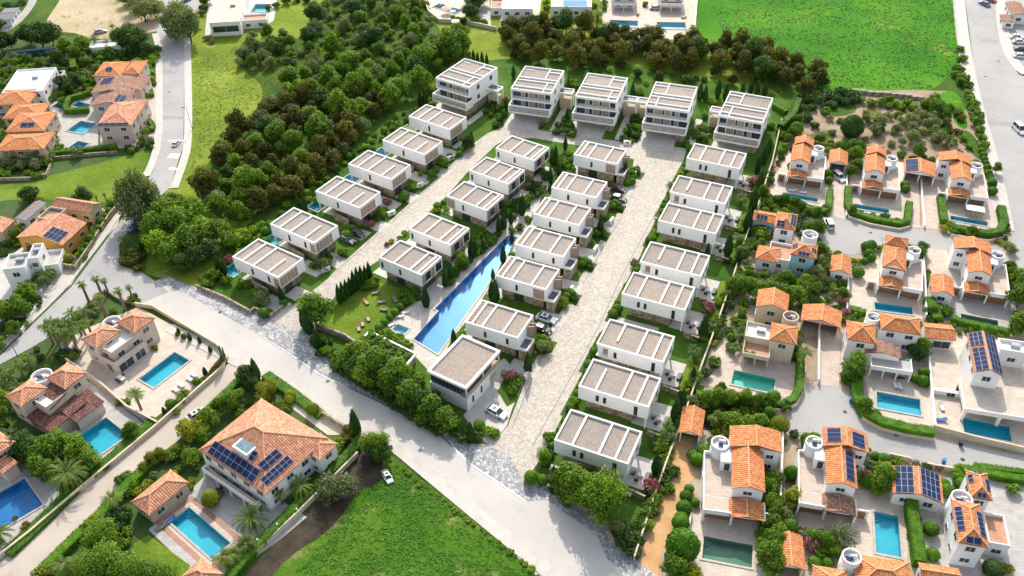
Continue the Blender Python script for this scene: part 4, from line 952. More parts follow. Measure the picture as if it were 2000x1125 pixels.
def s_house(p, label, mir=False, yaw=-19, s=1.0, sol=False, tile='tile_orange', wall='white_wall', hipm=False, wide=0):
    "the stepped villa type of the eastern estate: p is the photo pixel of the porch's outer front corner on the ground"
    o0 = G(*p); r = empty('tiled_house', (o0.x, o0.y, 0), R(yaw)); tag(r, label, 'house', 'red-tiled houses'); wm = MAT[wall]
    sx = -1 if mir else 1
    def bx(name, x0, y0, z0, x1, y1, z1, mat, par=None):
        m = MB(); a, b = sorted((x0*sx*s, x1*sx*s)); m.box(a, y0*s, z0, b, y1*s, z1); return m.put(name, mat, par or r)
    def rf(t, x0, y0, x1, y1, z, h, col=tile):
        a, b = sorted((x0*sx*s, x1*sx*s)); return tile_roof(r, t, a, y0*s, b, y1*s, z, h, col, .3)
    def wn(x, y, z, w_, h, n, **k):
        if mir and n in 'rl': n = {'r': 'l', 'l': 'r'}[n]
        window(r, x*sx*s, y*s, z, w_, h, n, **k)
    # main block with gable towards the pool
    m = MB(); a, b = sorted((0, 4.6*s*sx)); m.box(a, 3.6*s, 0, b, 12.2*s, 5.5); m.face(((a, 3.6*s-.003, 5.5), (b, 3.6*s-.003, 5.5), ((a+b)/2, 3.6*s-.003, 6.55))); m.put('wall', wm, r)
    ro = rf('hip' if hipm else 'gv', .0, 3.6, 4.6, 12.2, 5.5, 1.15)
    bx('wall', .3-wide, 12.2 if not wide else 11.6, 0, 4.9, 15.6, 5.9, wm); rb_ = rf('gv' if wide or not hipm else 'hip', .3-wide, 12.3 if not wide else 11.7, 4.9, 15.6, 5.9, 1.2)
    if wide: wn(-wide*.5+.2, 11.6, 4.3, 1.2, 1.0, 'f'); wn(-wide*.5+.2, 11.6, 1.6, 1.2, 1.1, 'f')
    bx('wall', 4.6, 3.2, 0, 9.0, 11.8, 2.75, wm); bx('terrace_floor', 4.6, 3.4, 2.75, 8.8, 11.6, 2.8, MAT['patio_pink'])
    m = MB(); a, b = sorted((8.8*sx*s, 9.0*sx*s)); m.box(a, .2, 2.75, b, 11.8*s, 3.6); m.put('parapet', wm, r)
    bx('parapet', 4.6, 11.6, 2.75, 8.8, 11.8, 3.6, wm); bx('parapet', 4.7, 0, 2.75, 9.0, .2, 3.6, wm)
    bx('wall', 4.6, 8.6, 2.75, 6.4, 12.0, 5.3, wm); bx('roof', 4.6, 8.6, 5.3, 6.5, 12.1, 5.4, wm)
    # porch
    bx('porch_slab', -.6, 0, 2.5, 9.0, 3.2, 2.75, wm); bx('terrace_floor', 4.8, .2, 2.75, 8.8, 3.2, 2.82, MAT['patio_pink'])
    for x in (-.6, 4.3, 8.65):
        bx('pillar', x, 0, 0, x+.35, .4, 2.5, wm)
    bx('shutter', 4.75, .9, 0, 8.6, 1.0, 2.45, MAT['timber_brown']); bx('shutter', .1, 1.3, 0, 4.2, 1.4, 2.45, MAT['timber_brown'])
    bx('arch_wall', -2.7, 1.6, 0, -.6, 1.85, 2.3, wm); bx('arch_door', -2.3, 1.52, 0, -1.0, 1.6, 1.9, MAT['timber_brown'])
    bx('side_wall', -.6, .4, 0, -.4, 3.6, 2.5, wm)
    rf('gv', -.1, -.1, 4.7, 2.9, 2.8, .75, 'tile_brown' if sol else tile)
    wn(2.3, 3.6, 4.4, 1.5, .9, 'f'); wn(6.4, 3.2, 1.6, 1.6, 1.2, 'f') if False else None
    wn(5.4, 8.6, 4.0, 1.0, 1.9, 'f', bars=0); wn(4.6, 6.5, 4.3, 1.2, 1.0, 'r'); wn(0, 8, 4.3, 1.2, 1.1, 'l'); wn(0, 6.2, 1.6, 1.2, 1.1, 'l'); wn(9.0, 8, 1.5, 1.2, 1.1, 'r')
    # stair tower with water tank
    cx, cy = 6.6*sx*s, 12.2*s; rr = 1.5*s; m = MB(); m.cyl(cx, cy, 0, 5.1, rr, n=20); m.put('tower', wm, r, True)
    pr = MB(); n = 20
    for k in range(n):
        a0, a1 = 6.2832*k/n, 6.2832*(k+1)/n
        def P(rad, an, zz): return (cx+rad*math.cos(an), cy+rad*math.sin(an), zz)
        pr.face((P(rr, a0, 5.1), P(rr, a1, 5.1), P(rr, a1, 5.8), P(rr, a0, 5.8))); pr.face((P(rr, a0, 5.8), P(rr, a1, 5.8), P(rr-.22, a1, 5.8), P(rr-.22, a0, 5.8))); pr.face((P(rr-.22, a1, 5.1), P(rr-.22, a0, 5.1), P(rr-.22, a0, 5.8), P(rr-.22, a1, 5.8)))
    pr.put('tower_parapet', wm, r)
    tk = MB(); tk.tube((cx-.2, cy+.7, 5.5), (cx+1.0, cy+.7, 5.5), .3, n=10); tk.put('water_tank', MAT['fabric_white'], r)
    M = Matrix.Translation((cx-.2, cy-.3, 5.45)) @ Matrix.Rotation(R(-28), 4, 'X'); q = MB(); q.box(-.1, -.9, 0, .75, .7, .08, M=M); q.put('solar_heater', MAT['solar_glass'], r)
    if sol:
        for (rob, F_, th), fi, nu in ((ro, 0, 5), (rb_, 0, 3), (rb_, 1, 3)):
            f = [Vector(q_) for q_ in F_[fi]]; E = (f[1]-f[0]).normalized(); nn = E.cross(f[2]-f[0]).normalized(); S = nn.cross(E); H = (f[2]-f[0]).dot(S); Lr = (f[1]-f[0]).length; sb = MB(); o1 = f[0]+th+nn*.15
            for i in range(nu):
                a0, a1 = Lr*(.12+.7*i/nu)+.04, Lr*(.12+.7*(i+1)/nu)-.04
                sb.face((o1+E*a0+S*H*.2, o1+E*a1+S*H*.2, o1+E*a1+S*H*.75, o1+E*a0+S*H*.75))
            fb = MB(); c4 = [o1-nn*.02+E*Lr*.12+S*H*.18, o1-nn*.02+E*Lr*.82+S*H*.18, o1-nn*.02+E*Lr*.82+S*H*.77, o1-nn*.02+E*Lr*.12+S*H*.77]; fb.face(c4); lo = [p_-nn*.1 for p_ in c4]
            for i in range(4): fb.face((lo[i], lo[(i+1) % 4], c4[(i+1) % 4], c4[i]))
            so_ = fb.put('solar_panel', MAT['solar_frame'], rob); sb.put('cells', MAT['solar_glass'], so_)
    return r

# ---------------------------------------------------------------- cars, furniture, people
def car(p, ang, paint, label, s=1.08, cat='car', group='parked cars', kind='sedan', world=None):
    q = world or G(*p); r = empty('car', (q.x, q.y, 0), R(ang)); r.scale = (s, s, s); tag(r, label, cat, group)
    # body: cross sections along x (front is +x)
    secs = [(-2.2, .30, .62, .70), (-2.15, .24, .78, .84), (-1.6, .2, .86, .90), (-.6, .2, .88, .93), (.6, .2, .86, .93), (1.3, .2, .80, .91), (1.95, .24, .68, .86), (2.22, .30, .55, .68)]
    m = MB()
    prof = []
    for (x, zb, zt, hw) in secs: prof.append([(x, -hw, zb), (x, -hw-.02, (zb+zt)/2), (x, -hw*.93, zt-.06), (x, -hw*.6, zt), (x, hw*.6, zt), (x, hw*.93, zt-.06), (x, hw+.02, (zb+zt)/2), (x, hw, zb)])
    for a, b in zip(prof, prof[1:]):
        for k in range(7): m.face((a[k], b[k], b[k+1], a[k+1]))
        m.face((a[7], b[7], b[0], a[0]))
    m.face(prof[0]); m.face(prof[-1][::-1]); m.put('body', MAT[paint], r, True)
    # cabin: glass band and painted roof
    x0, x1, x2, x3 = (-1.75, -1.05, .35, 1.15) if kind != 'suv' else (-2.05, -1.75, .4, 1.1); zt = 1.36 if kind != 'suv' else 1.6; zb = .84
    lo = [(x0, -.78, zb), (x3, -.78, zb), (x3, .78, zb), (x0, .78, zb)]; hi = [(x1, -.6, zt), (x2, -.6, zt), (x2, .6, zt), (x1, .6, zt)]
    g = MB(); [g.face((lo[i], lo[(i+1) % 4], hi[(i+1) % 4], hi[i])) for i in range(4)]; g.put('windows', MAT['glass_dark'], r)
    t = MB(); t.box(x1-.05, -.62, zt-.03, x2+.05, .62, zt+.03); t.put('roof', MAT[paint], r)
    pb = MB()
    for i in range(4): pb.tube(lo[i], hi[i], .04, n=4)
    xm = (x1+x2)/2
    for sg in (-1, 1): pb.tube((xm, sg*.785, zb), (xm, sg*.605, zt), .035, n=4)
    pb.put('window_pillars', MAT[paint], r)
    if kind != 'suv':
        s_ = MB(); s_.box(xm-.3, -.4, zt+.031, xm+.35, .4, zt+.04); s_.put('sunroof', MAT['glass_dark'], r)
    for x in (-1.38, 1.38):
        for sg in (-1, 1):
            wv = MB(); wv.tube((x, sg*.72, .32), (x, sg*.93, .32), .32, n=14); wo = wv.put('wheel', MAT['rubber'], r)
            rv = MB(); rv.tube((x, sg*.925, .32), (x, sg*.945, .32), .19, n=10); rv.put('rim', MAT['metal_grey'], wo)
    for sg in (-1, 1):
        h = MB(); h.box(2.12, sg*.62-.16, .52, 2.235, sg*.62+.16, .64); h.put('headlight', MAT['lamp_glass'], r)
        h = MB(); h.box(-2.215, sg*.6-.18, .62, -2.1, sg*.6+.18, .74); h.put('tail_light', MAT['fabric_red'], r)
        h = MB(); h.box(.78, sg*.95-.09, .88, .95, sg*.95+.09, 1.0); h.put('wing_mirror', MAT[paint], r)
    return r
def lounger(p, ang, mat, label, group='sun loungers'):
    q = G(*p) if len(p) == 2 else Vector(p); r = empty('sun_lounger', (q.x, q.y, 0.05), R(ang)); tag(r, label, 'sun lounger', group)
    m = MB(); m.box(-.95, -.34, .28, .35, .34, .42); m.put('mattress', MAT[mat], r)
    m = MB(); M = Matrix.Translation((.35, 0, .36)) @ Matrix.Rotation(R(-28), 4, 'Y'); m.box(0, -.34, -.06, .72, .34, .08, M=M); m.put('backrest', MAT[mat], r)
    m = MB(); m.box(-1, -.37, .22, .95, -.33, .3); m.box(-1, .33, .22, .95, .37, .3); m.box(-1, -.33, .22, -.95, .33, .28); m.put('frame', MAT['timber_brown' if mat != 'fabric_white' else 'frame_white'], r)
    for x in (-.85, .75):
        for y in (-.35, .29): boxpart('leg', r, (x, y, 0, x+.07, y+.06, .22), 'timber_brown' if mat != 'fabric_white' else 'frame_white')
    return r
def parasol(p, mat, label, rad=1.5, h=2.5, closed=False):
    q = G(*p); r = empty('parasol', (q.x, q.y, 0)); tag(r, label, 'parasol', 'parasols on the terraces')
    m = MB(); m.cyl(0, 0, 0, h, .04, n=6); m.put('pole', MAT['metal_grey'], r); m = MB(); m.cyl(0, 0, 0.01, .1, .3, n=10); m.put('base', MAT['metal_dark'], r)
    m = MB()
    if closed: m.cyl(0, 0, h-1.4, h, .16, .04, n=8)
    else:
        for k in range(8): a0, a1 = .785*k, .785*(k+1); m.face(((rad*math.cos(a0), rad*math.sin(a0), h-.45), (rad*math.cos(a1), rad*math.sin(a1), h-.45), (0, 0, h)))
    m.put('canopy', MAT[mat], r); return r
def patio_set(x, y, yaw, tagline):
    q = (x, y, .05); c, s = math.cos(yaw), math.sin(yaw)
    def at(u, v): return (x+u*c-v*s, y+u*s+v*c, .25)
    r = empty('outdoor_sofa', at(0, 1.3), yaw); tag(r, 'grey outdoor sofa on the patio '+tagline, 'sofa', 'outdoor sofas on the villa patios')
    boxpart('seat', r, (-1.0, -.4, -.2, 1.0, .4, .22), 'metal_dark'); boxpart('cushion', r, (-.95, -.38, .22, .95, .2, .36), 'fabric_grey'); boxpart('backrest', r, (-1.0, .22, .22, 1.0, .4, .62), 'fabric_grey')
    t = empty('round_table', at(0, 0), yaw); tag(t, 'round white table in front of the sofa '+tagline, 'table', 'round tables on the villa patios')
    m = MB(); m.cyl(0, 0, .2, .26, .55, n=14); m.put('tabletop', MAT['fabric_white'], t); m = MB(); m.cyl(0, 0, -.2, .2, .12, n=8); m.put('pedestal', MAT['metal_grey'], t)
    for k, (u, v, side) in enumerate(((1.25, -.35, 'right'), (.1, -1.3, 'front'))):
        a = empty('armchair', at(u, v), yaw+(1.6 if k == 0 else 3.1)+3.14); tag(a, 'dark armchair at the '+side+' of the table '+tagline, 'armchair', 'armchairs on the villa patios')
        boxpart('seat', a, (-.35, -.35, -.2, .35, .35, .2), 'metal_dark'); boxpart('cushion', a, (-.28, -.28, .2, .28, .28, .3), 'fabric_grey'); boxpart('backrest', a, (-.35, .25, .2, .35, .36, .55), 'metal_dark')
def dining(p, ang, label, top='fabric_white', n=6, par=None):
    q = G(*p); r = empty('dining_table', (q.x, q.y, .25), R(ang)); tag(r, label, 'table', 'outdoor dining tables')
    boxpart('tabletop', r, (-1.0, -.5, .5, 1.0, .5, .56), top)
    for x in (-.9, .82):
        for y in (-.42, .34): boxpart('leg', r, (x, y, -.2, x+.08, y+.08, .5), 'metal_grey')
    for k in range(n):
        u = (-.6, 0.05, .7)[k % 3]; v = -.85 if k < 3 else .85; a = R(ang)
        ch = empty('patio_chair', (q.x+u*math.cos(a)-v*math.sin(a), q.y+u*math.sin(a)+v*math.cos(a), .05), a+(0 if v > 0 else math.pi)); tag(ch, None, 'chair', 'patio chairs'); AUTO.append((ch, 'dark patio chair at a table'))
        boxpart('seat', ch, (-.22, -.22, .38, .22, .22, .44), 'metal_dark'); boxpart('backrest', ch, (-.22, .18, .44, .22, .23, .85), 'metal_dark')
        m = MB(); [m.box(x, y, 0, x+.04, y+.04, .38) for x in (-.22, .18) for y in (-.22, .18)]; m.put('legs', MAT['metal_dark'], ch)
    return r
def lamp(p, h, ang, label):
    q = G(*p); r = empty('street_lamp', (q.x, q.y, 0), R(ang)); tag(r, label, 'street lamp', 'street lamps'); m = MB(); m.cyl(0, 0, 0, h, .1, .06, 8); m.tube((0, 0, h-.05), (1.1, 0, h+.15), .05, n=6); m.put('pole', MAT['metal_grey'], r)
    boxpart('lamp_head', r, (.8, -.16, h+.1, 1.5, .16, h+.24), 'metal_dark'); boxpart('lens', r, (.9, -.1, h+.07, 1.4, .1, h+.098), 'lamp_glass'); return r
def person(p, ang, top, legs, label, s=1.0, z=0.1):
    q = G(*p); r = empty('person', (q.x, q.y, z), R(ang)); tag(r, label, 'person', 'people walking')
    V = [(0, 0, .95), (0, 0, 1.15), (0, .01, 1.36), (0, .01, 1.48), (0, .02, 1.56), (0, .03, 1.66), (0, .02, 1.76),
         (.19, .01, 1.40), (.25, -.06, 1.15), (.24, .08, .90), (-.19, .01, 1.40), (-.25, .06, 1.15), (-.23, -.02, .90),
         (.10, 0, .90), (.11, .17, .50), (.11, .06, .09), (.11, .22, .04), (-.10, 0, .90), (-.11, -.06, .50), (-.11, -.28, .12), (-.11, -.16, .04)]
    E_ = [(0, 1), (1, 2), (2, 3), (3, 4), (4, 5), (5, 6), (2, 7), (7, 8), (8, 9), (2, 10), (10, 11), (11, 12), (0, 13), (13, 14), (14, 15), (15, 16), (0, 17), (17, 18), (18, 19), (19, 20)]
    rad = [.15, .14, .16, .06, .08, .105, .06, .07, .05, .035, .07, .05, .035, .1, .07, .05, .04, .1, .07, .05, .04]
    me = bpy.data.meshes.new('body'); me.from_pydata(V, E_, []); me.update(); o = put('body', me, MAT['skin'], r)
    o.modifiers.new('s', 'SKIN'); sv = me.skin_vertices[0].data
    for k, rr in enumerate(rad): sv[k].radius = (rr, rr*(.7 if k in (0, 1, 2) else 1)); sv[k].use_root = k == 0
    ss = o.modifiers.new('ss', 'SUBSURF'); ss.levels = ss.render_levels = 1
    m = MB(); m.tube((0, 0, .93), (0, .01, 1.44), .2, .2, 10); m.tube((.19, .01, 1.42), (.25, -.06, 1.15), .085, .07, 8); m.tube((-.19, .01, 1.42), (-.25, .06, 1.15), .085, .07, 8); m.put('shirt', MAT[top], r)
    m = MB(); m.tube((.10, 0, .98), (.11, .17, .5), .13, .09, 8); m.tube((.11, .17, .5), (.11, .07, .12), .09, .07, 8); m.tube((-.10, 0, .98), (-.11, -.06, .5), .13, .09, 8); m.tube((-.11, -.06, .5), (-.11, -.27, .15), .09, .07, 8); m.put('trousers', MAT[legs], r)
    m = MB(); m.tube((0, 0.0, 1.66), (0, 0.0, 1.8), .125, .07, 10); m.put('hair', MAT['cloth_black'], r); return r
def bin_(p, mat, label):
    q = G(*p); r = empty('wheelie_bin', (q.x, q.y, 0.05), R(-20)); tag(r, label, 'bin', 'rubbish bins'); boxpart('bin_body', r, (-.3, -.35, 0.1, .3, .35, 1.0), mat); boxpart('lid', r, (-.33, -.38, 1.0, .33, .38, 1.1), mat)
    m = MB(); m.tube((-.3, .3, .12), (.3, .3, .12), .12, n=8); m.put('wheels', MAT['rubber'], r); return r
LAYERTOP = .21
def T(n): LAYER[0] = n
_g = ground
PAVED = []
def ground(name, poly, mat, t, px=True, smooth=0, kind='structure'):
    if name in ('terrace', 'driveway', 'path', 'main_road', 'diagonal_road', 'setts_pavement', 'east_road', 'close_upper', 'close_lower', 'southwest_lane', 'ochre_drive', 'estate_street', 'parking', 'dirt_path'): PAVED.append((name, [G(*p) for p in poly]))
    return _g(name, poly, mat, px, smooth, z=.012*t, kind=kind)
def ribbon(name, pts, w_, mat, z0=.0, h=.13, off=0, px=True, kind='structure', smooth=True):
    P = [G(*p) if px else Vector(p) for p in pts]
    if smooth:
        for _ in range(2):
            Q = [P[0]]
            for a, b in zip(P, P[1:]): Q += [a.lerp(b, .25), a.lerp(b, .75)]
            P = Q+[P[-1]]
    L = []
    for k, p in enumerate(P):
        a = P[max(0, k-1)]; b = P[min(len(P)-1, k+1)]; d = (b-a).normalized(); s = Vector((-d.y, d.x, 0)); L.append((p+s*(off+w_/2), p+s*(off-w_/2)))
    mb = MB(); u = Vector((0, 0, z0+h)); lo = Vector((0, 0, z0-.02))
    for a, b in zip(L, L[1:]):
        mb.face((a[1]+u, b[1]+u, b[0]+u, a[0]+u)); mb.face((a[1]+lo, b[1]+lo, b[1]+u, a[1]+u)); mb.face((b[0]+lo, a[0]+lo, a[0]+u, b[0]+u))
    o = mb.put(name, MAT[mat]); o['kind'] = kind; return o

# pools first: the ground sheets leave their outlines open
def quadpx(*p): return [G(*q) for q in p]
PL = []
def addpool(P, label, *a, **k):
    k.setdefault('depth', 1.05); POOLS.append(P); PL.append((P, label, a, k))
MAINPOOL = quadpx((808,663),(857,608),(849,604),(992,460),(1011,464),(950,560),(855,692))
addpool(MAINPOOL, 'long deep-blue pool running diagonally between the middle rows of white villas', 'basin_blue', 'water_deep', 'concrete', cw=.35, depth=1.3)
addpool(quadpx((766,644),(777,634),(800,643),(787,656)), 'small square plunge pool beside the lower end of the long pool', 'basin_pale', 'water_blue', 'concrete', depth=.8)
for (A, D, B, lab, kw) in [
  ((1528,384),(1596,396),(1531,377),'blue pool of the leftmost tiled house in the top row',{}),
  ((1668,407),(1736,418),(1668,399),'turquoise pool inside the clipped hedge below the second tiled house of the top row',{}),
  ((1856,430),(1929,443),(1862,423),'turquoise pool in front of the rightmost tiled house of the top row',{}),
  ((1709,606),(1783,616),(1707,591),'blue pool in front of the hip-roofed tiled house, east of the parking road',{}),
  ((1877,626),(1950,640),(1873,613),'murky green-blue pool below the right tiled house of the middle row',dict(bas='basin_murky', wat='water_green')),
  ((1428,751),(1510,769),(1434,724),'emerald-green pool in front of the cream tower house',dict(bas='basin_green', wat='water_green')),
  ((1713,797),(1799,813),(1712,766),'turquoise pool curving-hedge side, below the white house with a brown balcony roof',{}),
  ((1883,846),(1976,864),(1880,816),'deep turquoise pool below the large house with solar roof on the right edge',{}),
  ((1371,1091),(1468,1110),(1378,1048),'dark green shaded pool with round steps at the bottom of the picture',dict(bas='basin_murky', wat='water_green', cop='patio')),
  ((1711,1080),(1760,1090),(1709,1000),'upright turquoise pool beside the tall clipped hedge at the lower right',{}),
  ((272,741),(301,758),(338,687),'bright turquoise pool on the pale terrace with four white loungers',{}),
  ((140,862),(182,898),(200,810),'turquoise pool below the house with the dark brown porch roof',{}),
  ((333,1020),(414,1092),(377,998),'large turquoise pool framed by red brick beside the small pool house',{}),
  ((-40,985),(-5,1040),(50,938),'dark blue curved pool cut by the left edge of the picture',dict(bas='basin_blue')),
  ((140,207),(165,214),(148,197),'small pool inside an L-shaped hedge beside the brown-tiled terrace',{}),
  ((131,256),(163,262),(142,234),'larger blue pool left of the cream end house',{}),
  ((133,290),(155,295),(134,272),'bright blue pool with pale steps nearest the long dark hedge, upper left',{}),
  ((100,210),(125,215),(104,198),'small blue pool left of the L-shaped hedge',{}),
  ((12,112),(106,103),(10,103),'long dark-blue pool under the round trees, upper left',dict(bas='basin_blue')),
  ((978,50),(1036,52),(980,38),'blue pool in front of the white house at the top edge',{}),
  ((1190,52),(1245,54),(1194,40),'turquoise pool on the left of the small palm at the top edge',{}),
  ((1284,57),(1340,58),(1287,44),'turquoise pool on the right of the small palm at the top edge',{}),
  ((846,14),(890,27),(858,8),'blue pool with a square parasol on the walled terrace at the top edge',{}),
  ((490,24),(520,24),(495,9),'small pool behind the white building at the top left',{}),
  ((978,47),(1000,48),(979,46),None,{})]:
    if lab is None: continue
    addpool(pool_rect(A, D, B), lab, kw.get('bas', 'basin_turquoise'), kw.get('wat', 'water_blue'), kw.get('cop', 'kerb'))
WP = [(458,528),(538,468),(621,403),(688,350),(747,300),(802,252)]
for k, p in enumerate(WP):
    q = G(*p); ya = R(-34); ex = Vector((math.cos(ya), math.sin(ya), 0)); ey = Vector((-math.sin(ya), math.cos(ya), 0))
    addpool([q-ex*2.2-ey*2.0, q+ex*1.9-ey*2.0, q+ex*1.9+ey*2.0, q-ex*2.2+ey*2.0], 'small plunge pool at the '+('first', 'second', 'third', 'fourth', 'fifth', 'sixth')[k]+' western-row villa from the bottom', 'basin_turquoise', 'water_blue', 'concrete', cw=.25, depth=1.2)
for P, lab, a, k in PL: make_pool(P, lab, *a, **k)

# ---------------------------------------------------------------- ground
_g('ground', [(-2500, -200), (2500, -200), (2500, 3500), (-2500, 3500)], 'scrub_floor', px=False, z=0)
ground('clubhouse_forecourt', [(905,812),(930,780),(968,712),(985,700),(1005,722),(1024,745),(1000,800),(990,832),(968,860),(948,866),(925,840)], 'concrete', 9)
ground('forecourt_bed', [(972,765),(985,738),(1005,735),(1018,752),(1008,785),(990,795)], 'lawn', 10)
ground('meadow', [(250,-60),(980,-60),(1360,-60),(1362,60),(1500,170),(1590,230),(1500,330),(1240,300),(900,238),(740,275),(640,325),(555,382),(445,470),(420,545),(380,560),(285,535),(290,440),(365,300),(374,100),(368,60)], 'meadow', 1)
ground('scrub_floor', [(470,70),(560,95),(620,40),(640,-20),(830,-20),(850,50),(900,110),(840,160),(760,250),(640,350),(560,410),(450,440),(390,400),(395,320),(500,220),(520,170),(465,130)], 'scrub_floor', 2, smooth=2)
ground('sand_field', [(150,-60),(420,-60),(400,0),(385,45),(300,62),(235,75),(190,78),(130,60),(95,70),(60,72),(100,30)], 'sand_field', 2, smooth=1)
ground('grass_field', [(1355,-60),(1863,-60),(1871,80),(1873,108),(1852,150),(1820,178),(1770,182),(1690,176),(1620,180),(1560,160),(1500,160),(1440,130),(1362,90)], 'field_green', 2, smooth=2)
ground('field_below_estate', [(755,872),(775,905),(855,958),(1000,1080),(1060,1135),(1120,1200),(420,1200),(500,1120),(600,1010),(700,900)], 'field_lower', 2)
ground('dirt_path', [(690,870),(755,868),(745,905),(755,935),(700,960),(680,990),(640,1040),(560,1090),(520,1140),(430,1180),(500,1100),(620,985)], 'dark_soil', 3, smooth=1)
ground('lawn_west', [(-60,390),(0,362),(60,352),(150,330),(292,292),(290,320),(262,385),(245,395),(200,395),(120,392),(50,400),(20,435),(-60,450)], 'lawn_sunny', 2)
ground('garden_west', [(-80,60),(100,75),(300,60),(305,100),(312,280),(292,298),(0,368),(-80,380)], 'garden_ground', 1)
ground('lawn_upper_left', [(160,130),(170,112),(225,98),(262,100),(262,118),(200,130)], 'lawn', 3)
ground('lawn_upper_left_edge', [(-10,140),(60,132),(108,112),(110,128),(40,150),(-10,155)], 'lawn', 3)
ground('earth_lot', [(1560,250),(1585,200),(1660,180),(1760,176),(1850,178),(1890,220),(1925,300),(1945,390),(1960,430),(1940,450),(1500,420),(1500,350)], 'earth', 3)
ground('grass_strip', [(1815,195),(1850,175),(1875,185),(1888,230),(1890,255),(1866,245),(1858,215),(1830,215)], 'field_green', 4, smooth=1)
ground('estate_garden', [(395,560),(425,545),(445,470),(560,398),(690,285),(790,200),(845,165),(930,120),(1120,105),(1350,150),(1560,195),(1545,265),(1500,330),(1430,560),(1350,790),(1237,1096),(1192,1053),(1177,1020),(1127,984),(1056,946),(1023,944),(1010,905),(948,868),(915,868),(870,837),(782,775),(700,735),(607,677),(520,640),(470,600)], 'lawn', 3)
ground('east_gardens', [(1540,262),(1960,330),(1985,520),(2100,700),(2100,1220),(1230,1220),(1237,1096),(1345,790),(1430,560),(1500,330)], 'tan_gravel', 2)
ground('southwest_gardens', [(265,597),(425,677),(505,722),(630,810),(753,868),(600,1010),(480,1140),(400,1220),(-120,1220),(-120,730),(0,712),(60,680),(180,585),(205,568)], 'garden_ground', 1)
ground('gardens_left', [(-100,400),(60,388),(200,395),(247,395),(140,560),(0,692),(-100,760)], 'garden_ground', 3)

# roads
ground('main_road', [(302,55),(312,75),(317,105),(316,280),(300,332),(270,385),(255,405),(140,560),(0,695),(-120,790),(-120,830),(0,712),(60,680),(110,650),(180,585),(205,565),(235,590),(265,597),(330,570),(302,549),(277,532),(237,520),(232,480),(270,420),(332,367),(358,285),(361,110),(360,67),(400,-10),(400,-60),(330,-60),(320,0)], 'road_grey', 5)
ground('farm_track', [(0,45),(30,40),(60,0),(70,-60),(90,-60),(75,0),(50,35),(30,52),(0,70)], 'road_grey', 3, smooth=1)
EDGE_UP = [(302,549),(330,541),(386,563),(440,585),(491,613),(495,605),(520,620),(560,604),(595,645),(607,677),(645,702),(700,735),(782,775),(870,837),(915,868),(948,868),(1000,895),(1023,944),(1056,946),(1127,984),(1177,1020),(1192,1053),(1235,1091),(1250,1101),(1290,1130)]
SETT_LO = [(302,549),(360,572),(420,606),(500,650),(625,732),(740,785),(850,841),(918,906),(1000,961),(1028,979),(1068,976),(1100,1000),(1165,1043),(1187,1093),(1240,1130),(1300,1170)]
ground('setts_pavement', EDGE_UP+[(1310,1165)]+SETT_LO[::-1][:-1], 'setts_grey', 6)
ground('diagonal_road', [(285,545)]+SETT_LO+[(1330,1220),(1160,1220),(1060,1135),(1000,1079),(855,957),(770,887),(753,860),(700,850),(630,810),(583,778),(510,722),(470,700),(425,677),(300,600),(265,597),(260,560)], 'road_pale', 4)
ribbon('kerb_line', [(500,650),(560,688),(625,732),(740,785),(850,841),(918,906),(1000,961),(1026,979)], .25, 'metal_grey', .04, .07, smooth=False)
ribbon('pavement_south', [(330,640),(440,695),(520,735),(600,775),(680,820),(757,860),(835,925),(920,995),(1000,1060),(1080,1125),(1120,1160)], 2.6, 'pavement', .04, .12)
ribbon('pavement_west', [(250,402),(225,435),(195,478),(165,515),(135,556),(90,602),(0,688),(-60,745)], 1.8, 'pavement', .05, .12, off=-.6)
ribbon('pavement_upper_west', [(303,66),(311,95),(311,180),(311,275),(297,322),(285,345)], 2.2, 'pavement', .05, .12)
ribbon('pavement_upper_east', [(366,72),(368,180),(368,285),(356,325),(340,368)], 2.3, 'pavement', .05, .12)
ground('east_road', [(1877,-60),(1905,150),(1935,275),(1950,330),(1968,430),(1985,520),(1992,600),(2150,650),(2150,160),(2030,160),(1990,146),(1966,112),(1950,70),(1945,0),(1943,-60)], 'road_grey', 5)
ribbon('pavement_east_road', [(1869,-40),(1877,50),(1887,120),(1899,180),(1915,240),(1932,300),(1945,355),(1956,410),(1964,450)], 4.2, 'pavement', .05, .12)
ribbon('pavement_east_road_right', [(1952,-30),(1957,50),(1966,95),(1985,130),(2005,145)], 3.6, 'pavement', .05, .12)
ground('close_upper', [(1603,440),(1612,425),(1640,422),(1700,432),(1770,445),(1850,462),(1930,472),(1975,505),(1992,560),(1985,600),(1965,560),(1955,520),(1910,498),(1850,492),(1790,485),(1720,480),(1690,495),(1660,500),(1610,485)], 'road_grey', 6, smooth=1)
ground('close_lower', [(1545,805),(1560,755),(1600,752),(1640,757),(1662,770),(1672,802),(1692,826),(1730,841),(1819,855),(2020,896),(2100,915),(2100,955),(2000,931),(1860,913),(1774,901),(1733,893),(1700,880),(1640,856),(1576,845),(1540,845)], 'road_grey', 5)
ground('southwest_lane', [(447,710),(400,750),(310,830),(177,944),(0,1098),(-120,1190),(-60,1240),(83,1103),(162,1027),(309,890),(349,860),(412,800),(470,745),(505,722),(470,700)], 'road_lane', 5)
ground('ochre_drive', [(1326,838),(1362,842),(1350,880),(1345,905),(1362,930),(1345,945),(1328,965),(1322,1005),(1308,1050),(1292,1080),(1285,1150),(1235,1150),(1250,1095),(1282,970),(1312,880)], 'ochre_drive', 5)

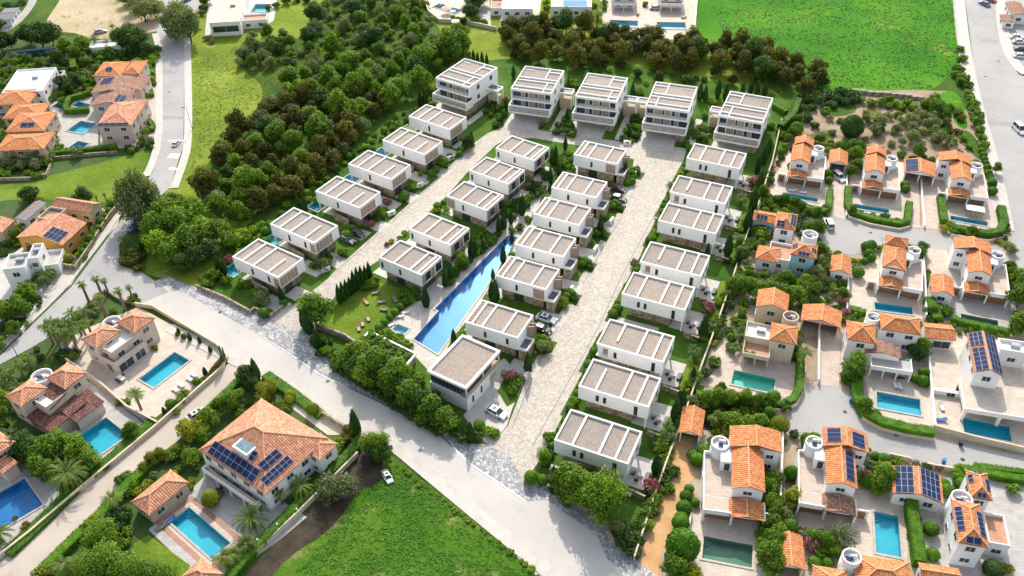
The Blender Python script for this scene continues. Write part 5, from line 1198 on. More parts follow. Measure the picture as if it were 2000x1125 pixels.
# cobbled estate streets
ground('estate_street', [(525,628),(560,604),(590,585),(640,545),(668,515),(712,476),(746,446),(795,402),(846,356),(892,312),(925,281),(950,262),(985,247),(1040,252),(1100,262),(1200,275),(1342,290),(1335,312),(1325,345),(1296,405),(1262,470),(1235,540),(1190,632),(1145,715),(1088,835),(1050,905),(1023,944),(1000,895),(948,868),(968,860),(992,832),(1028,740),(1062,668),(1100,600),(1142,528),(1175,465),(1202,425),(1232,350),(1238,312),(1180,295),(1120,283),(1040,270),(990,272),(968,284),(912,338),(868,388),(820,430),(768,480),(738,510),(700,535),(672,556),(650,585),(625,625),(610,672),(595,650)], 'cobbles', 7)
ground('gate_apron', [(948,866),(975,855),(1040,900),(1023,944),(1000,896)], 'cobbles', 8)
ribbon('drain_line_left', [(655,532),(700,492),(760,440),(826,378),(892,316),(940,276)], .16, 'drain_grey', .06, .035)
ribbon('drain_line_right', [(1000,838),(1038,742),(1075,664),(1112,600),(1153,531),(1185,470),(1212,429)], .16, 'drain_grey', .06, .035)
ribbon('drain_line_east', [(1040,872),(1069,820),(1128,715),(1173,632),(1202,565),(1231,507),(1282,413)], .16, 'drain_grey', .06, .035)
# pool walk and sun lawn
ground('pool_walk', [(745,636),(812,590),(840,585),(895,530),(960,462),(985,440),(1035,452),(1022,470),(985,520),(948,575),(905,635),(880,665),(862,712),(842,730),(798,682),(770,665)], 'crazy_paving', 6)
ground('pool_walk_top', [(978,450),(1000,420),(1030,385),(1062,345),(1080,350),(1060,385),(1035,430),(1026,450)], 'concrete', 5)
ground('sun_lawn', [(632,640),(665,595),(725,548),(790,565),(812,590),(770,625),(735,655),(715,680),(700,672),(660,655)], 'lawn_sunny', 5)

# plots of the eastern estate
for nm, P, mt in [('terrace', [(1508,352),(1540,300),(1612,305),(1620,375),(1608,405),(1503,385)], 'patio'), ('terrace', [(1660,350),(1690,310),(1770,318),(1775,400),(1765,430),(1655,410)], 'patio'),
  ('terrace', [(1825,395),(1832,330),(1935,330),(1950,400),(1960,430),(1935,455),(1832,436)], 'patio'), ('driveway', [(1623,318),(1652,325),(1649,428),(1621,420)], 'patio_pink'), ('driveway', [(1764,335),(1794,342),(1797,446),(1778,444)], 'patio_pink'), ('driveway', [(1798,342),(1830,350),(1832,448),(1801,447)], 'patio_pink'),
  ('terrace', [(1655,555),(1692,505),(1798,512),(1802,624),(1652,612)], 'patio'), ('terrace', [(1815,545),(1850,500),(1978,520),(1975,650),(1850,632)], 'patio_grey'),
  ('terrace', [(1370,752),(1385,700),(1425,660),(1470,680),(1558,690),(1548,778),(1460,772)], 'patio_pink'), ('driveway', [(1598,645),(1641,650),(1639,757),(1598,752)], 'patio_pink'),
  ('terrace', [(1690,742),(1640,735),(1645,655),(1800,655),(1812,720),(1822,838),(1720,822),(1700,800)], 'patio'), ('terrace', [(1812,650),(2100,680),(2100,900),(1822,850)], 'patio'),
  ('terrace', [(1335,1135),(1348,1000),(1500,1012),(1495,1135)], 'patio'), ('terrace', [(1560,985),(1650,960),(1775,950),(1772,1105),(1655,1095),(1650,1040),(1560,1030)], 'patio'),
  ('terrace', [(1795,950),(1860,930),(2100,960),(2100,1160),(1795,1160)], 'patio_grey'), ('driveway', [(1512,880),(1580,870),(1590,990),(1540,1010),(1515,960)], 'earth'), ('dirt_bed', [(1350,770),(1500,785),(1530,840),(1460,850),(1340,835)], 'dark_soil'),
  ('driveway', [(1812,485),(1850,490),(1850,540),(1815,540)], 'patio_pink'), ('path', [(1565,660),(1595,655),(1595,745),(1568,740)], 'earth'),
  ('terrace', [(285,830),(120,700),(150,650),(270,600),(425,680),(446,702),(430,722)], 'patio'), ('terrace', [(60,830),(100,800),(175,745),(300,838),(205,922),(185,925),(110,858)], 'patio_grey'), ('terrace', [(-160,860),(-60,890),(50,860),(112,930),(118,985),(60,1045),(-10,1105),(-160,1180)], 'patio_grey'),
  ('terrace', [(290,1035),(345,985),(400,930),(440,900),(560,985),(600,1010),(540,1060),(470,1110),(430,1150),(400,1140)], 'patio_grey'), ('terrace', [(555,735),(630,780),(760,865),(700,850),(640,850),(560,790)], 'patio')]:
    ground(nm, P, mt, 6 if nm == 'terrace' else 7)
ground('lawn_small', [(262,1062),(290,1045),(372,1105),(345,1150),(240,1150)], 'lawn_sunny', 7)
q = pool_rect((333,1020),(414,1092),(377,998)); q = offset(q, 1.9); _g('brick_surround', [(p.x, p.y) for p in q], 'brick_edge', px=False, z=.012*8)
q = offset(pool_rect((333,1020),(414,1092),(377,998)), 1.0); _g('pale_surround', [(p.x, p.y) for p in q], 'patio', px=False, z=.012*9)
# terraces at the top edge and upper left
for P, mt in [([(975,62),(980,-30),(1060,-30),(1050,64)], 'patio'), ([(1180,72),(1170,-30),(1362,-30),(1358,80),(1330,78)], 'patio_pink'), ([(835,28),(825,-30),(930,-30),(905,40),(880,44)], 'patio'), ([(960,60),(955,-10),(930,25)], 'patio_grey'), ([(400,70),(410,-30),(545,-30),(535,40),(518,50)], 'concrete'),
   ([(85,230),(95,185),(130,185),(180,185),(192,230),(192,302),(105,304),(85,280)], 'patio_grey'), ([(196,180),(270,160),(305,170),(302,270),(250,290),(196,290)], 'patio_pink'), ([(20,500),(60,470),(140,490),(190,470),(140,555),(60,620),(-60,620),(-60,520)], 'concrete'), ([(100,470),(190,410),(240,398),(230,440),(180,490),(130,500)], 'patio'),
   ([(165,105),(170,88),(240,82),(240,98)], 'patio')]:
    ground('terrace', P, mt, 4)
ground('parking', [(1945,-10),(2100,-30),(2100,140),(2005,150),(1972,100)], 'road_grey', 4)

# ---------------------------------------------------------------- the white villas
QUADS = dict(
W1=[(455,500),(503,465),(595,504),(540,544)],W2=[(527.5,437),(572.5,404),(664,440),(610,475)],W3=[(617,374),(658,344),(743,372.5),(700,406)],
W4=[(679.5,321),(719,293),(800,320.5),(765.5,350)],W5=[(745,272),(784,247),(862,278),(832,302)],W6=[(799.5,226),(832.5,204),(910,229),(877.5,252.5)],
M1=[(739,502.5),(781,467.5),(863,501),(822.5,537.5)],M2=[(797.5,447.5),(837.5,416),(917,445),(880,477.5)],M3=[(871,382.5),(907.5,354),(984.5,381),(950,410)],
M4=[(916,331),(950,306),(1025,332.5),(993,360)],M5=[(968,290),(1000,263),(1072.5,289),(1042.5,312.5)],
E2=[(907.5,629),(945,585),(1040,615),(1010,660)],E3=[(968,538),(1000,502),(1092,522),(1064,566)],E4=[(1006,476),(1031,441),(1127,465),(1100,502.5)],
E5=[(1040,416),(1062.5,384.5),(1155.5,407.5),(1134,440)],E6=[(1077.5,366),(1099,335),(1187,355),(1165,386)],E7=[(1120,302.5),(1140,274),(1226,292.5),(1206,320)],
R1=[(1082,859),(1117,797.5),(1254,842.5),(1225,908)],R2=[(1129.5,754),(1160,700),(1291,737.5),(1266,796)],R3=[(1165,670),(1190,622.5),(1317.5,656),(1297.5,709)],
R4=[(1214.5,572.5),(1236,531),(1358,562.5),(1339,605)],R5=[(1250,512.5),(1270,470),(1387.5,499),(1369,539)],R6=[(1285,431),(1305,395),(1416,421),(1397.5,456)],
R7=[(1309,374),(1325,342.5),(1433,365),(1416,397.5)],R8=[(1341,307.5),(1356,280),(1459.5,299),(1445,331)],
N1=[(852.5,151),(907.5,114),(971,131),(915,171)],N2=[(998,172),(1026,129),(1102,137.5),(1076,182.5)],N3=[(1125,186),(1147.5,142.5),(1225,151),(1205,200)],
N4=[(1261,205),(1280,159),(1362,169),(1347.5,219)],N5=[(1404,225),(1426,176),(1510,191),(1491,241)],
C1=[(837.5,724),(901,651),(976,685),(910,760)])
ORD = ['', 'first', 'second', 'third', 'fourth', 'fifth', 'sixth', 'seventh', 'eighth']
VR = {}
rows = {}
for k, q in QUADS.items():
    z = 9.6 if k[0] == 'N' else (6.9 if k[0] == 'C' else 6.5)
    P = [G(*p, z) for p in q]; c = sum(P, Vector())/4; a = (P[3]-P[0])+(P[2]-P[1]); b = (P[1]-P[0])+(P[2]-P[3])
    ya = math.atan2(a.y, a.x); yb = math.atan2(b.y, b.x)-math.pi/2
    rows.setdefault(k[0], []).append((k, c, (ya+yb)/2, a.length/2, b.length/2))
for rk, L_ in rows.items():
    Lm = sum(t[3] for t in L_)/len(L_); Wm = sum(t[4] for t in L_)/len(L_); ym = sum(t[2] for t in L_)/len(L_)
    for (k, c, yw, l_, w_) in L_:
        n = int(k[1]); yy = yw if rk in 'NC' else ym*.75+yw*.25
        if rk == 'W': o = villa('W', c.x, c.y, yy, Lm, Wm, f'white villa with timber shutters, {ORD[n]} from the bottom in the western row', 2 if n <= 2 else 0); ln = f'the {ORD[n]} western-row villa'
        elif rk == 'M': o = villa('M', c.x, c.y, yy, Lm, Wm, f'white villa left of the long pool, {ORD[n]} from the bottom in its row', 1 if n == 3 else 0); ln = f'the {ORD[n]} villa left of the pool'
        elif rk == 'E': o = villa('E', c.x, c.y, yy, Lm, Wm, f'white villa with turned timber fins, {ORD[n-1]} above the clubhouse', 1 if n in (3, 7) else 0); ln = f'the {ORD[n-1]} villa above the clubhouse'
        elif rk == 'R': o = villa('R', c.x, c.y, yy, Lm, Wm, f'white villa with stone base, {ORD[n]} from the bottom in the eastern row', 1 if n in (3, 5, 7) else (2 if n in (2, 6) else 0)); ln = f'the {ORD[n]} eastern-row villa'
        elif rk == 'N': o = big_villa(c.x, c.y, yy, f'three-storey white villa with loggias, {ORD[n]} from the left in the northern row', 1 if n >= 4 else 0); ln = f'the {ORD[n]} northern villa from left'
        else: o = clubhouse(c.x, c.y, yy, Lm, Wm, 'large white clubhouse with plain gravel roof and glazed upper floor at the pool end'); ln = 'the clubhouse'
        VR[k] = (o, c, yy, Lm, Wm); land(ln, c.x, c.y)
def vloc(k, u, v):
    o, c, yy, L, W = VR[k]; return Vector((c.x+u*math.cos(yy)-v*math.sin(yy), c.y+u*math.sin(yy)+v*math.cos(yy), 0))
def vrect(name, k, u0, v0, u1, v1, mat, t):
    P = [vloc(k, u0, v0), vloc(k, u1, v0), vloc(k, u1, v1), vloc(k, u0, v1)]; return _g(name, [(p.x, p.y) for p in P], mat, px=False, z=.012*t)
for k, (o, c, yy, L, W) in list(VR.items()):
    n = int(k[1]); a, b = L/2, W/2
    if k[0] == 'R':
        vrect('patio', k, a-3.3, -b+.4, a+3.4, b-.6, 'concrete', 8)
        p = vloc(k, a+1.7, -b+3.4); patio_set(p.x, p.y, yy-R(90), f'of the {ORD[n]} eastern-row villa')
        P0, P1 = vloc(k, a+.6, -b-1.2), vloc(k, a+4.2, -b-1.6); wallrun([(P0.x, P0.y), (P1.x, P1.y)], 1.3, .3, 'stone_wall', px=False)
        vrect('path', k, -a-1.5, -b-2.1, a-5, -b-.7, 'concrete', 8)
    if k[0] == 'W':
        vrect('patio', k, -a+1.0, -b+.2, -a+5, b, 'concrete', 8); vrect('driveway', k, a-.5, -b+1, a+5.2, -b+5.2, 'concrete', 8)
        vrect('driveway', k, a-3.6, -b-4.2, a+3.2, -b-.2, 'concrete', 9)
        P0, P1 = vloc(k, -a+5.5, -b-.4), vloc(k, a-3.6, -b-.9); wallrun([(P0.x, P0.y), (P1.x, P1.y)], 2.0, .3, 'stone_wall', px=False)
    if k[0] == 'M': vrect('patio', k, a-1, -b, a+3, b, 'concrete', 8); vrect('driveway', k, -a-3.2, -b+.5, -a+1, b-1, 'concrete', 8)
    if k[0] == 'E': vrect('driveway', k, a-1, -b-3.6, a+5.4, -b+.1, 'concrete', 8); vrect('patio', k, -a-2.5, -b, -a+1.5, b, 'concrete', 8)
    if k[0] == 'N': vrect('driveway', k, -a-.6, -b-6, a-2.6, -b+2, 'concrete', 8); vrect('path', k, a+1.0, -b-5, a+3.0, b-2, 'crazy_paving', 8) if n != 5 else None

for (x, y, w_, h_, an) in ((340,305,1.2,1.6,80),(345,275,2.6,.25,0),(338,330,.5,1.2,80)):
    q = G(x, y); c_, s_ = math.cos(R(an)), math.sin(R(an)); _g('road_marking', [(q.x+u*c_-v*s_, q.y+u*s_+v*c_) for u, v in ((-w_,-h_),(w_,-h_),(w_,h_),(-w_,h_))], 'frame_white', px=False, z=.085)
for (x, y) in ((1011,1058),(430,610),(640,745),(820,880),(330,180),(180,600),(1950,120),(1925,150),(1700,455),(1750,850),(1880,898),(1650,805),(60,690)):
    q = G(x, y); _g('manhole', [(q.x+.42*math.cos(.524*k), q.y+.42*math.sin(.524*k)) for k in range(12)], 'metal_dark', px=False, z=.09)
for (poly, mt) in (([(1745,196),(1790,190),(1800,215),(1775,225),(1750,215)], 'lawn_dry'), ([(1690,210),(1715,205),(1725,228),(1700,235)], 'lawn_dry'), ([(1800,200),(1840,210),(1850,260),(1830,290),(1805,250)], 'scrub_floor'), ([(1600,205),(1660,195),(1680,215),(1640,230),(1600,225)], 'scrub_floor'), ([(1870,250),(1905,262),(1925,320),(1895,300)], 'scrub_floor'), ([(1540,300),(1575,262),(1640,250),(1620,290)], 'lawn_dry')): ground('scrub_patch', poly, mt, 5, smooth=2)

for (x, y, w_, h_, an) in ((330,140,1.6,3,82),(345,230,1.0,5,85),(190,540,1.2,3.2,50),(1930,80,1.2,3,80),(1945,240,1.5,5,75),(1740,470,2.5,1.0,-15),(1760,865,3,1.1,-14)):
    q = G(x, y); c_, s_ = math.cos(R(an)), math.sin(R(an)); _g('road_patch', [(q.x+u*c_-v*s_, q.y+u*s_+v*c_) for u, v in ((-w_,-h_),(w_,-h_),(w_,h_),(-w_,h_))], 'road_patch', px=False, z=.08)

# ---------------------------------------------------------------- tiled houses of the eastern estate
s_house((1536,362), 'white tiled house at the left end of the top row, round stair tower behind', False, -19)
land('the first top-row tiled house', *G(1570,335)[:2])
s_house((1681,384), 'white tiled house in the middle of the top row, beside the double garage', False, -18)
land('the second top-row tiled house', *G(1715,355)[:2])
s_house((1849,399), 'white tiled house at the right end of the top row, beside the eastern road', False, -18, wide=3.0)
land('the third top-row tiled house', *G(1880,370)[:2])
s_house((1713,576), 'white tiled house with hipped roof in the middle row, left of a cottage', False, -20, hipm=True)
land('the hip-roofed middle-row house', *G(1745,550)[:2])
s_house((1880,587), 'white tiled house at the right of the middle row, above the murky pool', False, -19, wide=3.0)
land('the right middle-row house', *G(1915,565)[:2])
s_house((1483,1034), 'large white tiled house with stair tower on its left, beside the ochre drive', True, -11, 1.14, wide=3.2)
land('the tiled house by the ochre drive', *G(1420,1000)[:2])
s_house((1660,1024), 'white tiled house with solar panels and a brown porch roof near the upright pool', True, -14, 1.05, sol=True, wide=2.6)
land('the solar house by the upright pool', *G(1620,985)[:2])
def gv(A, D, B, z, h=1.0, **k): return dict(t='gv', A=A, D=D, B=B, z=z, h=h, **k)
def hp(A, D, B, z, h=1.5, **k): return dict(t='hip', A=A, D=D, B=B, z=z, h=h, **k)
def fl(A, D, B, z, **k): return dict(t='flat', A=A, D=D, B=B, z=z, **k)
def gu(A, D, B, z, h=1.0, **k): return dict(t='gu', A=A, D=D, B=B, z=z, h=h, **k)
def po(A, D, B, z, **k): return dict(t='porch', A=A, D=D, B=B, z=z, **k)
def tw(A, z, r=1.7, **k): return dict(t='tower', A=A, z=z, r=r, **k)
house('small orange-roofed carport with a white car parked in front', [gv((1618.5,319),(1655.5,325),(1617,293), 2.8, open=1)], 'carport', -18, 'carport', None)
house('orange-roofed double garage with large solar panels on its left slope', [gv((1765,338),(1829,347.5),(1763,311), 2.9, 1.1, open=2, sol=[(1, .08, .92, .12, .85, 2, 1)])], 'garage', -19, 'garage', None)
house('small white cottage with orange gable roof beside the parking road', [gv((1620,531),(1660,538),(1616,498), 2.8)], 'cottage', -20, 'tiled_cottage', None); land('the small white cottage', *G(1638,540)[:2])
house('orange-roofed cottage between the two middle-row houses', [gv((1818,573),(1864,580),(1817,537), 2.8)], 'cottage', -19, 'tiled_cottage', None)
house('orange-roofed garage with dark opening, shaded by a tree, next to the cream tower house', [gv((1563,628),(1642,640),(1566,594), 2.9, 1.2, wall='cream_wall', open=2)], 'garage', -20, 'garage', None); land('the shaded garage', *G(1605,630)[:2])
house('blue and white house with dark solar panels on several orange roofs', [
  hp((1513,437),(1552,458),(1540,417), 5.4, 1.3, wall='white_wall', sol=[(0,.1,.45,.12,.7,2,2),(1,.15,.8,.1,.6,4,2)]),
  hp((1543,497),(1594,507),(1546,471), 5.6, 1.3, wall='blue_wall', sol=[(0,.3,.72,.1,.38,3,1),(1,.3,.6,.1,.5,1,2),(3,.3,.6,.1,.5,1,2)]),
  hp((1474,508),(1520,512),(1476,478), 3.1, 1.0, wall='white_wall'), gu((1469,430),(1516,439),(1472,410), 3.2, .8, wall='blue_wall', sol=[(0,.15,.6,.2,.8,3,1)]),
  fl((1500,500),(1543,512),(1505,470), 3.4, floor='terracotta_floor'), tw((1583,457), 6.2, 1.8)], 'house', -20, group='red-tiled houses')
land('the blue solar house', *G(1540,490)[:2])
house('cream tower house with hipped roof beside the emerald pool', [hp((1502,665),(1556,674),(1505,630), 5.8, 1.3, nolow=1), gv((1476,598),(1538,612),(1480,566), 6.0, 1.4), fl((1455,655),(1504,665),(1467,628), 4.2, floor='white_wall', unit=1),
  po((1450,690),(1503,697),(1455,660), 3.3, floor='terracotta_floor', back='dark_shutter'), tw((1545,617), 6.4, 1.7)], 'house', -18, 'tiled_house', 'red-tiled houses', 'cream_wall')
land('the cream tower house', *G(1500,690)[:2])
house('white house with two hipped roofs and a brown balcony roof above the curved hedge', [hp((1720,643),(1800,657),(1719,612), 5.6, 1.4), hp((1654,664),(1712,673),(1664,628), 5.6, 1.5), gv((1690,693),(1760,697),(1700,668), 3.6, .7, col='tile_brown', win=''),
  po((1702,722),(1782,718),(1705,690), 3.2, floor='patio_grey', bays=3, back='timber_brown'), tw((1706,618), 5.6, 1.5)], 'house', -15)
land('the house above the curved hedge', *G(1725,690)[:2])
house('long orange-roofed wing with glazed doors beside the solar house', [gu((1808,659),(1868,668),(1806,631), 3.0, .9, win=[('f', .6, 1.3, 3.5, 1.9)])], 'annexe', -10, 'annexe', None)
house('large white house with solar panels covering its orange roof and wide glazed terrace', [gv((1903,727),(1960,737),(1874,650), 6.6, 1.3, sol=[(0,.02,.98,.08,.92,6,3),(1,.42,.98,.12,.9,5,2),(1,.02,.36,.08,.92,3,3)], nolow=1), 
  po((1885,800),(2030,818),(1900,742), 3.5, floor='patio', bays=2, back='glass_dark', wt=.6), fl((1955,682),(2010,690),(1953,660), 4.6, floor='white_wall', unit=1), fl((1825,762),(1893,772),(1828,757), 1.2, pz=.2)], 'house', -15)
land('the large solar-roofed house', *G(1930,760)[:2])
house('guest house with many solar panels over both orange roof slopes', [gv((1743,965),(1843,985),(1740,910), 3.0, 1.3, sol=[(1,.03,.97,.12,.8,4,3),(0,.03,.97,.12,.92,4,4)])], 'house', -17, 'tiled_cottage', None)
land('the solar guest house', *G(1790,975)[:2])
house('tall white corner house with hipped solar roofs, lower right', [hp((1871,1060),(1931,1072),(1861,977), 6.4, 1.3, sol=[(3,.2,.75,.1,.55,5,1),(1,.2,.75,.1,.55,5,1),(0,.25,.75,.08,.5,2,1)]), hp((1891,953),(1943,999),(1934,927), 6.0, 1.2, sol=[(3,.2,.5,.1,.5,2,1),(1,.3,.7,.1,.55,2,1),(0,.3,.7,.1,.5,2,1),(2,.3,.7,.1,.5,2,1)]),
  fl((1932,1060),(1974,1065),(1925,1000), 3.8, floor='terracotta_floor'), tw((1879,972), 6.3, 1.8)], 'house', -14)
land('the tall corner house', *G(1900,1080)[:2])
house('orange-roofed house cut by the bottom edge with a round tower', [hp((1672,1150),(1786,1165),(1684,1085), 3.6, 1.4), hp((1590,1160),(1660,1165),(1612,1108), 3.4, 1.2), tw((1664,1086), 5.0, 1.6)], 'house', -12)
house('narrow orange-roofed carport by the tall dark hedge at the bottom', [gv((1516,1108),(1574,1116),(1524,1043), 2.8, 1.0, open=1)], 'carport', -10, 'carport', None); land('the bottom carport', *G(1545,1090)[:2])
house('long low orange roof at the bottom edge right of the hedge', [gu((1799,1140),(1879,1150),(1800,1100), 2.8, .9)], 'cottage', -12, 'tiled_cottage', None)
house('small orange-roofed garage at the top of the ochre drive', [gv((1325,844),(1370,857),(1345,797), 2.8, 1.0, open=1)], 'garage', -16, 'garage', None); land('the ochre-drive garage', *G(1350,840)[:2])
house('tiled house with white walls at the top right corner', [gv((1975,28),(2010,34),(1975,6), 3.2, .8, col='tile_brown'), gv((1958,42),(1985,46),(1962,30), 2.4, .4, col='tile_brown')], 'house', -12); land('the top-right corner house', *G(1980,35)[:2])

# ---------------------------------------------------------------- houses south-west of the diagonal road
house('beige house with two hipped roofs and a flat terrace above the white loungers', [hp((157.5,664),(189,681),(200,627.5), 6.0, 1.2), hp((226,631),(262.5,651.5),(262.5,601), 6.2, 1.3), fl((190,672),(216,690),(255,636), 5.5, floor='white_wall'), fl((196,694),(222,711),(262,654), 3.6, floor='patio_grey', win=[('r',.3,1.3,3.6,2.1),('r',.75,1.3,2.4,2.1),('f',.5,1.3,1.6,2.1)]), tw((218,628), 6.3, 2.0, wall='white_wall')], 'house', -33, 'tiled_house', 'red-tiled houses', 'beige_wall', 'tile_salmon')
land('the beige house with pool', *G(225,690)[:2])
house('beige house with a dark brown porch roof and white domed tower', [hp((10,775),(41,796),(56,736), 6.0, 1.2), hp((91.5,737.5),(125,762.5),(131,707.5), 6.2, 1.3), fl((45,770),(90,795),(90,730), 5.6, floor='white_wall', win=''), dict(t='shed', A=(65,782), D=(99,801), B=(97,752), z=4.4, h=1.0, col='tile_dark', z0=3.9, win=''),
  dict(t='shed', A=(50,816), D=(101,846), B=(137,770), z=2.8, h=.9, col='tile_dark', win='', open=1), dict(t='shedr', A=(118,808), D=(150,826), B=(162,760), z=2.8, h=.9, col='tile_dark', win='', open=1), tw((81,733), 6.3, 2.1, wall='white_wall')], 'house', -33, 'tiled_house', 'red-tiled houses', 'beige_wall', 'tile_salmon')
land('the beige house with dark porch', *G(80,800)[:2])
BV = house('big square villa with a pyramid tile roof, skylight and three fields of solar panels', [hp((387,880),(519,967),(508,777), 5.4, 4.2, wall='white_wall', o=.6, sol=[(0,.12,.8,.06,.34,8,2),(0,.52,.66,.4,.6,1,2),(1,.08,.5,.12,.3,6,2),(1,.18,.46,.36,.56,3,2)]), hp((590,880),(625,900),(618,842), 5.0, .8, wall='white_wall'),
  po((392,915),(500,985),(400,905), 3.2, bays=4, back='dark_shutter', floor='patio')], 'villa', -36, 'tiled_villa', 'red-tiled houses', 'white_wall', 'tile_salmon')
lp = BV.matrix_basis.inverted() @ G(483, 876, 7.3); m_ = MB(); m_.box(lp.x-2.0, lp.y-1.7, 6.2, lp.x+2.0, lp.y+1.7, 8.35); m_.put('skylight', MAT['frame_white'], BV)
m_ = MB(); m_.box(lp.x-1.6, lp.y-1.3, 8.3, lp.x+1.6, lp.y+1.3, 8.4); m_.put('skylight_glass', MAT['pool_glass'], BV)
land('the big square villa', *G(520,900)[:2])
house('small pool house with hipped roof beside the brick-framed pool', [hp((254.5,982),(292.5,1007),(325.5,912), 2.9, 1.3)], 'pool house', -36, 'pool_house', None, 'sand_wall', 'tile_salmon')
land('the pool house', *G(310,970)[:2])
house('small tiled kiosk cut by the bottom edge below the brick-framed pool', [hp((350,1130),(395,1160),(392,1088), 2.6, 1.2, open=1)], 'kiosk', -36, 'kiosk', None, 'sand_wall', 'tile_salmon')
house('beige tiled house cut by the left edge', [hp((-70,870),(-25,905),(-20,830), 5.4, 1.2), gv((-30,905),(8,925),(0,880), 3.0, .8, win='')], 'house', -33, 'tiled_house', 'red-tiled houses', 'beige_wall', 'tile_salmon'); land('the house on the left edge', *G(5,910)[:2])

# ---------------------------------------------------------------- west of the main road
house('long orange and yellow house with a columned porch facing the road', [gv((30,466),(124,479),(105,425), 3.8, 1.9, wall='yellow_wall', sol=[(0,.05,.45,.2,.8,2,4)]), gu((104,402),(174,420),(120,385), 4.2, 1.3), gv((25,430),(52,431),(60,392), 3.2, .5, col='slate_roof', wall='white_wall'), fl((73,424),(103,430),(92,402), 5.0, z0=3.0, floor='slate_roof', win=''),
  po((124,490),(150,450),(126,489), 3.0, bays=1)][:4], 'house', -16, 'tiled_house', 'red-tiled houses', 'cream_wall', 'tile_salmon')
land('the yellow tiled house', *G(110,450)[:2])
house('white flat-roofed house with balconies at the left edge', [fl((0,535),(52,512),(-20,500), 6.4, floor='patio_grey', unit=1), fl((50,511),(76,496),(28,480), 6.8, floor='patio_grey', unit=1), fl((78,520),(113,514),(70,490), 3.2, floor='patio_grey')], 'house', 8, 'flat_roofed_house', None)
land('the white house at left edge', *G(50,530)[:2])
house('low tiled roof cut by the left edge beside the lawn', [gv((-45,455),(8,452),(-40,425), 3.2, 1.0, wall='sand_wall')], 'house', -10, 'tiled_house', 'red-tiled houses', 'sand_wall', 'tile_salmon')
house('topmost tiled house of the terrace with a glass panel on its roof', [hp((179,153),(238,146),(195,122), 5.6, 1.3, sol=[(0,.4,.62,.45,.85,2,1)]), hp((239,146),(272,145),(242,120), 5.8, 1.0)], 'house', 0, 'terraced_house', 'terraced houses beside the upper road', 'beige_wall')
land('the topmost terrace house', *G(225,150)[:2])
house('brown-tiled terrace house with one dark solar panel, second from the top', [gv((178,181),(255,183),(190,154), 5.4, 1.1, sol=[(1,.1,.5,.2,.8,3,1)]), gv((240,181),(278,177),(238,152), 4.6, 1.0)], 'house', 0, 'terraced_house', 'terraced houses beside the upper road', 'beige_wall', 'tile_brown')
house('brown-tiled terrace house with a pale solar heater, third from the top', [gv((178,206),(245,207),(186,176), 5.2, 1.1, sol=[(0,.1,.5,.2,.7,1,2)])], 'house', 0, 'terraced_house', 'terraced houses beside the upper road', 'beige_wall', 'tile_brown')
house('cream end house of the terrace with orange roof and blue shutters', [hp((186,249),(258,244),(190,200), 5.6, 1.3, sol=[(0,.05,.9,.02,.2,5,1)]), hp((240,229),(272,226),(238,196), 5.3, .9)], 'house', 0, 'terraced_house', 'terraced houses beside the upper road', 'beige_wall', 'tile_salmon')
land('the cream terrace end house', *G(220,260)[:2])
house('white flat-roofed house with roof terrace, upper left', [fl((3,182),(83,176),(8,138), 5.4, floor='white_wall', unit=1, pz=.5), fl((84,165),(112,162),(84,140), 3.2, floor='patio')], 'house', 6, 'flat_roofed_house', None)
land('the white roof-terrace house', *G(50,170)[:2])
house('orange-tiled house left of the white canopy, upper left edge', [hp((-20,210),(60,200),(-15,176), 4.6, 1.3)], 'house', 2, 'tiled_house', 'red-tiled houses', 'sand_wall', 'tile_orange')
house('orange-tiled house with two dark roof panels beside the blue pool, upper left', [hp((10,258),(86,257),(25,222), 5.0, 1.4, sol=[(0,.35,.7,.3,.6,2,1)]), hp((2,236),(80,228),(12,205), 4.4, 1.2)], 'house', 2, 'tiled_house', 'red-tiled houses', 'sand_wall')
land('the upper-left tiled house', *G(50,270)[:2])
house('lowest orange-tiled house of the upper left group', [hp((-10,296),(86,292),(0,263), 4.4, 1.2)], 'house', 2, 'tiled_house', 'red-tiled houses', 'sand_wall')
house('white building with a glass front at the top, beside the upper road', [fl((408,46),(468,40),(415,-10), 5.2, floor='patio', unit=1, win=[('f',.5,2.6,9.0,2.2)]), fl((470,42),(520,36),(475,28), 3.2, floor='terracotta_floor')], 'building', 6, 'glass_fronted_building', None)
land('the glass-fronted building', *G(450,40)[:2])
house('long white garden building with a flat roof behind the round trees', [fl((172,96),(236,86),(178,80), 3.0, floor='white_wall')], 'building', 7, 'garden_building', None); land('the long garden building', *G(205,92)[:2])
house('grey shed at the left edge near the farm track', [gu((-10,42),(22,38),(-8,18), 2.6, .4, col='slate_roof')], 'shed', 6, 'shed', None); land('the grey shed', *G(5,40)[:2])
# top edge
house('white house with green-tinted windows at the top edge', [fl((980,20),(1040,14),(982,-14), 5.6, floor='white_wall'), fl((958,15),(980,16),(960,-4), 3.0, floor='brick_edge')], 'house', -3, 'flat_roofed_house', None, 'white_wall'); land('the green-windowed white house', *G(1010,28)[:2])
house('white house with a bright blue awning at the top edge', [fl((1076,16),(1156,10),(1078,-16), 4.2, floor='patio'), dict(t='shed', A=(1100,18), D=(1146,15), B=(1100,4), z=3.4, h=.6, z0=3.2, col='awning_blue', win='')], 'house', -4, 'flat_roofed_house', None, 'white_wall'); land('the blue-awning house', *G(1115,25)[:2])
house('tiled house with an open porch left of the path at the top edge', [po((1198,4),(1240,7),(1200,-14), 3.2, bays=2, back='glass_dark', floor='brick_edge'), gv((1195,-8),(1245,-5),(1195,-40), 4.6, 1.0, col='tile_brown')], 'house', -5); land('the left porch house', *G(1220,15)[:2])
